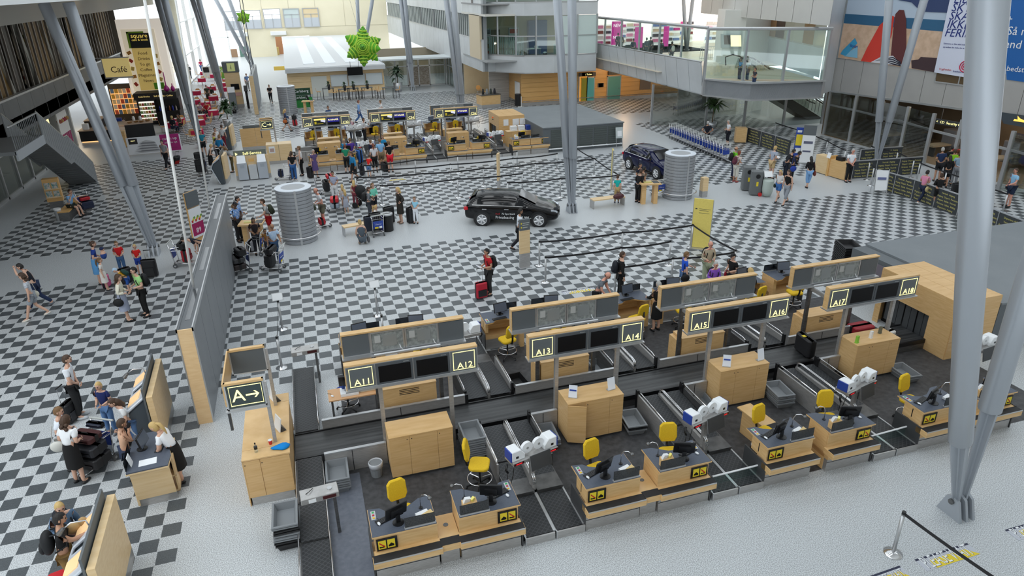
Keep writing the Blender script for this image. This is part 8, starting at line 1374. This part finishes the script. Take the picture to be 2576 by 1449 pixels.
# crowd around the left round kiosk
h(597, 501, 'h', 1.74, -20, 'drs5', '9db8e0', 2, 'T', '6b6f78', 'S', 'k', 'm', 'young man in light blue long sleeved shirt with a pulled case'); h(588, 519, 'h', 1.66, 10, 'hhs4', 'e6e8ea', 1, 'T', '4a4d55', 'S', 'l', 'l', 'woman with short blonde hair in white behind the plaid shirted man'); h(606, 608, 'f', 1.80, -40, 'aas2', 'p:5b8fd6,e8edf4,5', 1, 'T', '0c0c0e', 'C', '10141f', 'd', 'man in blue plaid shirt and cap with hands on hips'); h(637, 554, 'h', 1.64, -80, 'hhs10', '231a1f', 1, 'T', '23262e', 'L', 'k', 't', 'dark haired woman in plum blouse looking down in the crowd'); h(684, 570, 'h', 1.72, -70, 'gds8', 'p:a9c8ea,eceef0,6', 1, 'T', '2a4768', 'N', 'k', 't', 'balding man in pale plaid shirt behind the trolley'); h(660, 507, 'h', 1.80, 190, 'rds8', 'b9bcbc', 1, 'S', 'b81420', 'S', 'b', 'l', 'young man in grey T-shirt and red shorts with green backpack', 'B:39412f:olive backpack of the young man in red shorts'); h(666, 581, 'h', 1.15, -90, 'dds0', 's:10131c,b87a2a,12', 1, 'T', '1c2233', 'S', 'k', 't', 'small boy in striped shirt behind the balding man')
h(816, 568, 'f', 1.84, 195, 'hhs12', 'e9eaee', 1, 'S', '6c6a58', 'N', 'o', 'r', 'bald man in white T-shirt and khaki shorts right of the round kiosk'); h(836, 436, 'h', 1.66, -95, 'hhs8', 's:e8ebf2,3f62a8,11', 1, 'T', 'e4e6e8', 'S', 'k', 'm', 'woman in blue and white striped top with hands together'); h(860, 468, 'h', 1.2, 90, 'dds0', 'e8e4e0', 1, 'S', '9aa0a8', 'L', 'y', 'l', 'little blonde girl in white by the rope'); h(873, 537, 'f', 1.18, 100, 'dds0', 'aeb3c2', 1, 'D', 'aeb3c2', 'L', 'y', 'l', 'little blonde girl in grey dress walking away', '', 'd8cfc0'); h(896, 521, 'f', 1.36, 80, 'drs0', '8a3344', 0, 'T', '8a3a48', 'L', 'y', 'l', 'girl in maroon jumpsuit pushing the black pram', '', 'c8b430'); h(927, 476, 'h', 1.60, 0, 'hhs4', '6f747c', 2, 'T', '3c4048', 'S', 'b', 'l', 'boy in grey hoodie with black backpack', 'B:0d0e11:black backpack of the boy in grey hoodie'); h(937, 466, 'h', 1.58, -70, 'hhs2', '7fdcc4', 2, 'S', '20242c', 'L', 'l', 'l', 'girl in mint cardigan with long light hair'); h(945, 521, 'h', 1.25, -15, 'hht5', 'eceae8', 1, 'S', 'e0e0e0', 'P', 'y', 'l', 'girl in white sitting on the light bench', '', '1c2f9a'); h(913, 614, 'f', 1.68, 95, 'ggq18', '4a545e', 0, 'D', '4a545e', 'U', 'y', 'l', 'woman in grey dress crouching in front of the light bench', 'S:55565a:grey bag beside the crouching woman in grey', '8a7a66')
h(1010, 561, 'f', 1.70, 195, 'ads2', '2c2723', 2, 'D', '28241f', 'W', 'y', 'l', 'curly blonde woman in brown cardigan and dark dress', '', '8d7668'); h(1047, 562, 'f', 1.26, -110, 'hhs0', '9ad4ee', 1, 'T', 'e8ecf2', 'U', 'l', 'l', 'small girl in light blue top and white trousers')
t = T('pram', 'black pram standing among the girls by the rope', 'pram', at(918, 522), 2.6); part('seat', MB().sph((0, 0, .6), (.38, .24, .3), 12, 8), BLACK, t, True); part('hood', MB().sph((.15, 0, .85), (.28, .25, .3), 12, 7), mat((.015, .016, .018), .8), t, True); part('handle', MB().tube([(-.3, -.2, .6), (-.65, -.2, 1.05), (-.65, .2, 1.05), (-.3, .2, .6)], .016, 6), BLACK, t, True); part('frame', MB().tube([(-.4, -.2, .15), (.3, -.2, .6), (.4, -.2, .15)], .014, 5).tube([(-.4, .2, .15), (.3, .2, .6), (.4, .2, .15)], .014, 5), ALU, t)
for x in (-.4, .4):
    for y in (-.24, .24): part('wheel', MB().tube([(x, y - .02, .15), (x, y + .02, .15)], .15, 14), RUBBER, t)
# distant check-in
h(742, 455, 'f', 1.68, 75, 'dds0', '0c0c0f', 1, 'T', '2f5f9a', 'P', 'b', 'l', 'girl in black top and blue jeans at desk C31', '', 'dcdcdc'); h(730, 391, 'h', 1.45, 60, 'dds0', 'dedede', 1, 'T', '4a4a50', 'S', 'l', 'l', 'person in white half hidden behind the girl in jeans'); h(762, 442, 'f', 1.72, 170, 'drs0', 'e8e8e8', 0, 'T', '0c0c0f', 'U', 'l', 'l', 'woman in white sleeveless top and black trousers at desk C31'); h(796, 448, 'f', 1.66, -60, 'dds0', '5b4a78', 1, 'D', '57467a', 'S', 'g', 'l', 'older woman in purple dress with turquoise scarf'); h(880, 352, 'h', 1.80, 100, 'hhs4', '4d2f8e', 1, 'T', '2a2c34', 'S', 'l', 'l', 'man in purple T-shirt at desk C32'); h(875, 434, 'f', 1.66, 85, 'dds0', '1d8a66', 1, 'C', '0d0d10', 'S', 'o', 'l', 'woman in green top with tan bag at desk C32', 'S:a87838:tan shoulder bag of the woman in green'); h(893, 455, 'f', 1.68, -150, 'ddw4', '2487bd', 2, 'K', '0d0d10', 'L', 'b', 'm', 'woman in bright blue cardigan and black skirt walking'); h(930, 447, 'f', 1.32, 60, 'rrs24', 'd01c14', 1, 'S', '6088b8', 'S', 'b', 'l', 'boy in red football shirt bending beside the blue case', '', 'c8ccd0'); h(932, 356, 'h', 1.56, 20, 'dds0', '16203c', 2, 'T', '3a3d44', 'S', 'l', 'l', 'boy in navy jumper at the distant desks'); h(945, 434, 'f', 1.70, 90, 'dds0', 'dddde2', 1, 'C', '0b0b0d', 'P', 'o', 'l', 'red haired woman in white top and black trousers'); h(962, 428, 'f', 1.88, 95, 'dds2', '86bce8', 1, 'S', '7a6c50', 'S', 'l', 'l', 'tall man in light blue polo shirt and khaki shorts'); h(984, 434, 'f', 1.86, 92, 'dds0', '0a0a0c', 1, 'S', 'd3142c', 'S', 'l', 'l', 'tall man in black T-shirt and red shorts'); h(865, 354, 'h', 1.66, -90, 'hhs4', '1d8fc4', 2, 'T', '20242c', 'S', 'y', 'l', 'blond clerk in bright blue jumper behind desk C32'); h(962, 345, 'h', 1.66, -90, 'rhs4', '1d8fc4', 2, 'T', '20242c', 'P', 'l', 'l', 'clerk in blue with ponytail behind desk C33'); h(914, 301, 'h', 1.76, -30, 'hhs0', 'dcdce2', 2, 'T', '23252c', 'S', 'b', 'm', 'man in white shirt with maroon scarf at the far row'); h(932, 296, 'h', 1.66, 80, 'hhs4', 'dcdcdc', 1, 'K', '0c0c0f', 'S', 'b', 'l', 'clerk in white blouse and black skirt in the far row'); h(882, 300, 'h', 1.60, 80, 'ggs4', 's:d8d8dc,c03a6a,9', 1, 'T', '202c44', 'S', 'l', 'l', 'woman in pink striped top pushing a trolley'); h(902, 256, 'h', 1.82, -10, 'ddw2', '7fa8dc', 2, 'T', '3d5f92', 'S', 'o', 'l', 'man in light blue shirt and jeans walking behind the signs'); h(956, 256, 'h', 1.66, 185, 'hhs5', 'e4e4e4', 1, 'T', '3a3a40', 'U', 'l', 'l', 'woman in white reading beyond sign C33', 'P:e8e8e8:white paper read by the woman beyond sign C33'); h(825, 270, 'h', 1.76, -60, 'dds0', '3a5580', 2, 'T', '2a2c34', 'S', 'b', 'm', 'man in blue shirt beyond sign C32'); h(722, 331, 'f', 1.70, 0, 'ggw4', '2c4468', 2, 'S', '20242c', 'L', 'y', 'l', 'blonde woman in denim jacket pushing a loaded trolley', 'S:b8622a:orange leather bag of the blonde woman in denim')
h(424, 425, 'f', 1.80, -120, 'ddw4', '9fa3a8', 1, 'T', '16181f', 'S', 'k', 'l', 'man in grey shirt pulling a black and red case'); h(516, 393, 'f', 1.70, -80, 'dds0', '1f7f98', 1, 'S', '0d0d10', 'S', 'k', 'l', 'boy in teal T-shirt and black shorts at the kiosks'); h(539, 338, 'h', 1.62, 10, 'hhs6', 'd0d84a', 1, 'T', 'b0b0b0', 'S', 'l', 'l', 'person in bright yellow green top at the kiosks'); h(557, 318, 'h', 1.72, 60, 'dds0', 'd8d8d8', 1, 'T', '8a2030', 'S', 'b', 'l', 'person in white seen from behind at the kiosks'); h(551, 344, 'h', 1.74, 60, 'hhs14', '1173a8', 2, 'T', '0c0c0f', 'S', 'l', 'l', 'man in bright blue jumper with his back turned'); h(542, 352, 'h', 1.40, 10, 'hhs10', 'd6d6d6', 1, 'T', '5a5a60', 'S', 'b', 'l', 'child in white beside the man in blue jumper'); h(540, 325, 'h', 1.70, -60, 'dds0', 'dadada', 1, 'T', '4a4a4a', 'S', 'k', 'l', 'dark haired person in white behind the yellow green top'); h(535, 433, 'f', 1.68, 10, 'hhs14', '0b0b0d', 0, 'D', '0b0b0d', 'S', 'y', 'l', 'woman in long black dress at the self service kiosk'); h(589, 434, 'f', 1.70, 180, 'rrk30', '84888c', 2, 'T', '5f5636', 'L', 'l', 'l', 'woman in grey jumper bending over the kiosk back')
h(502, 260, 'h', 1.74, -40, 'hht4', 's:8d6f82,b9a8b4,9', 1, 'T', '2a2a30', 'S', 'k', 'l', 'man in patterned shirt sitting at a cafe table'); h(516, 259, 'h', 1.68, -80, 'hht4', 'b01522', 1, 'T', '2a2a30', 'S', 'k', 'l', 'woman in red sitting at a cafe table'); h(432, 295, 'h', 1.70, 60, 'hht4', '121826', 2, 'T', '1c2a44', 'U', 'y', 'l', 'person in dark blue seated by the black kiosk'); h(447, 291, 'h', 1.68, -120, 'hht4', '5c5350', 0, 'T', '23252c', 'W', 'k', 'm', 'dark haired woman seated at a crimson table by the kiosk'); h(530, 220, 'h', 1.70, 80, 'hht4', '24211f', 2, 'T', '2a2a30', 'S', 'l', 'l', 'person in dark clothes seated among the far cafe tables'); h(518, 217, 'h', 1.74, -90, 'ddw0', '3e4238', 1, 'T', '3a3a34', 'S', 'b', 'l', 'person in olive standing among the far cafe tables'); h(625, 229, 'f', 1.80, -60, 'ads4', '6a8cba', 1, 'T', '8d8c88', 'S', 'b', 'l', 'man in blue shirt and grey trousers by the information kiosk'); h(683, 259, 'f', 1.70, -90, 'hhw0', '17171a', 1, 'T', '0b0b0d', 'U', 'b', 'l', 'waitress in black and white walking in the bright corridor', 'P:d8d0c8:white cup tray carried by the waitress'); h(509, 184, 'f', 1.72, 80, 'ddw0', 'b02a50', 1, 'T', '3c5a90', 'S', 'b', 'l', 'distant person in pink walking to the bright window'); h(480, 200, 'f', 1.76, -90, 'ggs0', '15171c', 2, 'T', '101216', 'S', 'k', 'l', 'distant dark figure with a trolley in the bright light')
# right half
h(1306, 628, 'f', 1.78, -10, 'ddw3', 'dfe5ee', 2, 'T', '101118', 'S', 'k', 't', 'walking guard in white shirt in front of the black car'); h(1551, 510, 'f', 1.40, 70, 'dds0', '14b8b4', 1, 'T', 'b0996c', 'S', 'b', 'l', 'boy in turquoise T-shirt behind the birch bench', '', '1b2a4a'); h(1611, 416, 'h', 1.66, -70, 'hhs0', '1b2436', 1, 'T', '16181f', 'S', 'k', 'm', 'dark haired woman in navy behind the writing table'); h(1613, 432, 'h', 1.66, 20, 'hhs10', '0c0c0f', 2, 'T', '0d0d10', 'S', 'b', 'l', 'person in black at the writing table'); h(1607, 508, 'f', 1.80, 25, 'hhs20', '857668', 1, 'T', '2f4a72', 'S', 'k', 'm', 'man in brown polo shirt and jeans writing at the table')
h(1842, 450, 'f', 1.78, -10, 'hhs0', '6ac020', 1, 'T', '2a3350', 'N', 'b', 'm', 'bald man in bright green T-shirt by the trolley row', 'B:0d0e11:black backpack of the man in bright green'); h(1848, 458, 'f', 1.70, 10, 'rhs6', 'cdbfb9', 1, 'C', 'd6d2c8', 'U', 'o', 'm', 'woman in beige top and pale trousers beside the man in green', 'B:5a2034:maroon backpack of the woman in beige', '9a3a40'); h(1937, 450, 'f', 1.82, 5, 'hhs4', 's:d8dee8,55668a,11', 1, 'S', 'c8ad80', 'S', 'y', 'l', 'man in striped T-shirt and khaki shorts', 'P:e8e8ea:white paper held by the man in striped T-shirt'); h(1986, 462, 'f', 1.82, -15, 'hhs22', '0b0b0d', 2, 'T', '10131c', 'S', 'k', 't', 'man in black jacket bending by the information banner', 'S:1b3a98:blue shopping bag of the man in black jacket'); h(1972, 455, 'f', 1.80, -10, 'hhs24', '10141f', 2, 'T', '1c2434', 'S', 'k', 'm', 'man in dark blue jacket behind the bending man in black'); h(1955, 505, 'f', 1.58, 205, 'hdw5', 'dcdcdc', 2, 'S', '3a6aa8', 'L', 'y', 'l', 'blonde girl with dark green bag walking', 'S:25352d:dark green shoulder bag of the walking blonde girl', '23252c'); h(1975, 514, 'f', 1.74, 200, 'ddw6', '0b0b0d', 0, 'C', '8d929a', 'W', 'b', 'l', 'curly haired youth in black tank top and grey capris walking', '', '141416'); h(2030, 474, 'f', 1.68, 70, 'hdk4', '0c0c0f', 2, 'C', '7ba6d4', 'L', 'k', 'l', 'black haired woman in black top and light denim capris', 'S:6b2a1c:brown shoulder bag of the black haired woman'); h(2131, 458, 'f', 1.80, -95, 'jjs0', 'eceff4', 1, 'T', '0a0a0c', 'S', 'g', 'r', 'uniformed man in white shirt and dark tie at the counter'); h(1781, 309, 'h', 1.78, 70, 'aas0', '0e1320', 1, 'T', '10131c', 'S', 'g', 'm', 'grey haired man in navy polo behind the trolley row'); h(1829, 365, 'f', 1.66, 170, 'hhs4', 'e4e6ea', 1, 'C', '10131f', 'S', 'g', 'l', 'grey haired woman in white blouse reading a paper', 'P:e8ecf2:large white sheet read by the grey haired woman|S:0c0c0e:black handbag of the grey haired woman'); h(2313, 512, 'f', 1.66, 10, 'xxw4', 'd88aa8', 1, 'T', '14203c', 'S', 'k', 'm', 'woman in pink shirt and jeans passing the lettered partition', 'S:c8b888:beige shoulder bag of the woman in pink', 'e8e8e6'); h(2350, 524, 'f', 1.70, 60, 'xxk2', '0c0c0f', 2, 'S', '0b0b0d', 'U', 'b', 'm', 'woman in black jacket and shorts at the lettered partition', '', 'dcdcd8')
for px, py, H, top, sl, bot, bc, hr, hc, lab in ((2372, 376, 1.82, '1a2f55', 1, 'S', '14161c', 'S', 'g', 'grey haired man in navy T-shirt in the security queue'), (2391, 396, 1.68, '0b0b0d', 2, 'S', '0b0b0d', 'L', 'k', 'long haired woman in black in the security queue'), (2402, 380, 1.76, '8ac81e', 1, 'T', '2a2c30', 'S', 'b', 'person in lime green in the security queue'), (2415, 388, 1.74, '8fa8ba', 1, 'T', '8a8d92', 'S', 'b', 'person in grey blue T-shirt in the security queue'), (2409, 366, 1.72, 'c0181c', 1, 'T', '2a2a2e', 'S', 'k', 'person in red ahead in the security queue'), (2421, 368, 1.76, '5a2f14', 1, 'T', '2a2a2e', 'S', 'b', 'person in brown ahead in the security queue'), (2395, 372, 1.74, '101014', 2, 'T', '101014', 'S', 'k', 'dark figure at the front of the security queue')): h(px, py, 'h', H, 60, 'hhs4', top, sl, bot, bc, hr, hc, 'm', lab)
h(2418, 476, 'f', 1.82, 150, 'hhs2', '123ac0', 2, 'S', '0b0b10', 'S', 'l', 'l', 'man in bright blue hooded top holding papers in the queue', 'P:e4e8f0:white papers of the man in bright blue', '3a6ac0'); h(2533, 520, 'f', 1.86, 165, 'gds2', '8ebfe2', 1, 'S', '1c2a44', 'S', 'b', 'r', 'heavy man in light blue shirt right of the foreground column', 'S:14202f:dark shoulder bag of the man in light blue'); h(2502, 436, 'h', 1.70, 120, 'dds0', 'cfc6b4', 2, 'T', '1a2030', 'S', 'l', 'm', 'person in beige partly hidden by the foreground column')
# around the front island
h(1231, 742, 'f', 1.76, 190, 'hhs2', 'b3121f', 1, 'T', '232426', 'S', 'k', 'm', 'young man in red polo shirt reading papers', 'B:0c0c0e:black backpack of the young man in red|P:e8ecf4:white papers read by the young man in red', '101012'); h(1566, 641, 'h', 1.78, -10, 'dds0', '0a0a0d', 2, 'T', '0b0b0d', 'S', 'b', 'l', 'young man in black tracksuit with backpack near desk A14', 'B:101420:black and blue backpack of the young man in black'); h(1529, 693, 'h', 1.76, -45, 'rrs26', 's:14151a,9aa3ad,12', 1, 'T', '22242c', 'N', 'b', 'r', 'balding man in striped polo leaning on the far desk'); h(1657, 716, 'h', 1.68, 100, 'rds0', '0c0d11', 2, 'K', '0a0a0d', 'S', 'g', 'l', 'grey haired clerk in black suit between the far desks', '', '0a0a0c'); h(1727, 641, 'h', 1.66, -10, 'rds0', '1450c8', 1, 'T', '3d5c86', 'S', 'l', 'l', 'boy in bright blue T-shirt with black strap bag', 'S:0c0c10:black strap bag of the boy in bright blue'); h(1788, 615, 'h', 1.78, -95, 'hhs3', 'b8ab92', 2, 'T', 'a8b296', 'N', 'g', 'r', 'old white bearded man in beige waistcoat', 'B:101012:black bag of the old man in beige'); h(1801, 666, 'h', 1.58, -95, 'hhs2', '8a55c0', 2, 'T', '4a4a58', 'S', 'g', 'r', 'elderly woman in purple cardigan at desk A16', 'B:0d0d10:black backpack of the elderly woman in purple'); h(1844, 645, 'h', 1.64, 190, 'hhs2', '0b0b0d', 1, 'T', '14161c', 'C', '0c0c0e', 'l', 'woman in black cap and black top at desk A16', 'S:a01a30:red shoulder bag of the woman in black cap'); h(1888, 683, 'h', 1.62, 100, 'hhs6', '1a1c22', 2, 'T', '16181f', 'W', 'y', 'l', 'curly blonde clerk almost hidden behind the back sign')
# upstairs
for k, (px, py, c) in enumerate(((1555, 86, '2a2c34'), (1563, 88, '4a4038'), (1594, 100, '20283c'), (1627, 98, '1c2a38'), (1637, 96, '23252c'), (1664, 103, '2c2e34'), (1691, 108, '2a3140'))): h(px, py, 'h', 1.72, 90 - 20 * (k % 3), 'ddw0', c, 2, 'T', '1a1b20', 'S', 'k', 'm', ORD[k] + ' dark dressed shopper from the left upstairs behind the gallery glass', 'B:c8c4b8:pale backpack of the rightmost shopper upstairs' if k == 6 else '', z0=3.9)
for k, (px, py, c, n) in enumerate(((1864, 150, '3a8ac0', 'child in blue riding the escalator head upstairs'), (1884, 151, 'd0d0d4', 'boy in white and black on the escalator upstairs'), (1900, 174, '3a3c44', 'woman in dark top lower on the escalator'))): h(px, py, 'h', 1.45, 180, 'hhs0', c, 1, 'T', '2a3a5a', 'S', 'b', 'm', n, z0=3.85 - .5 * (k == 2))
build_people()
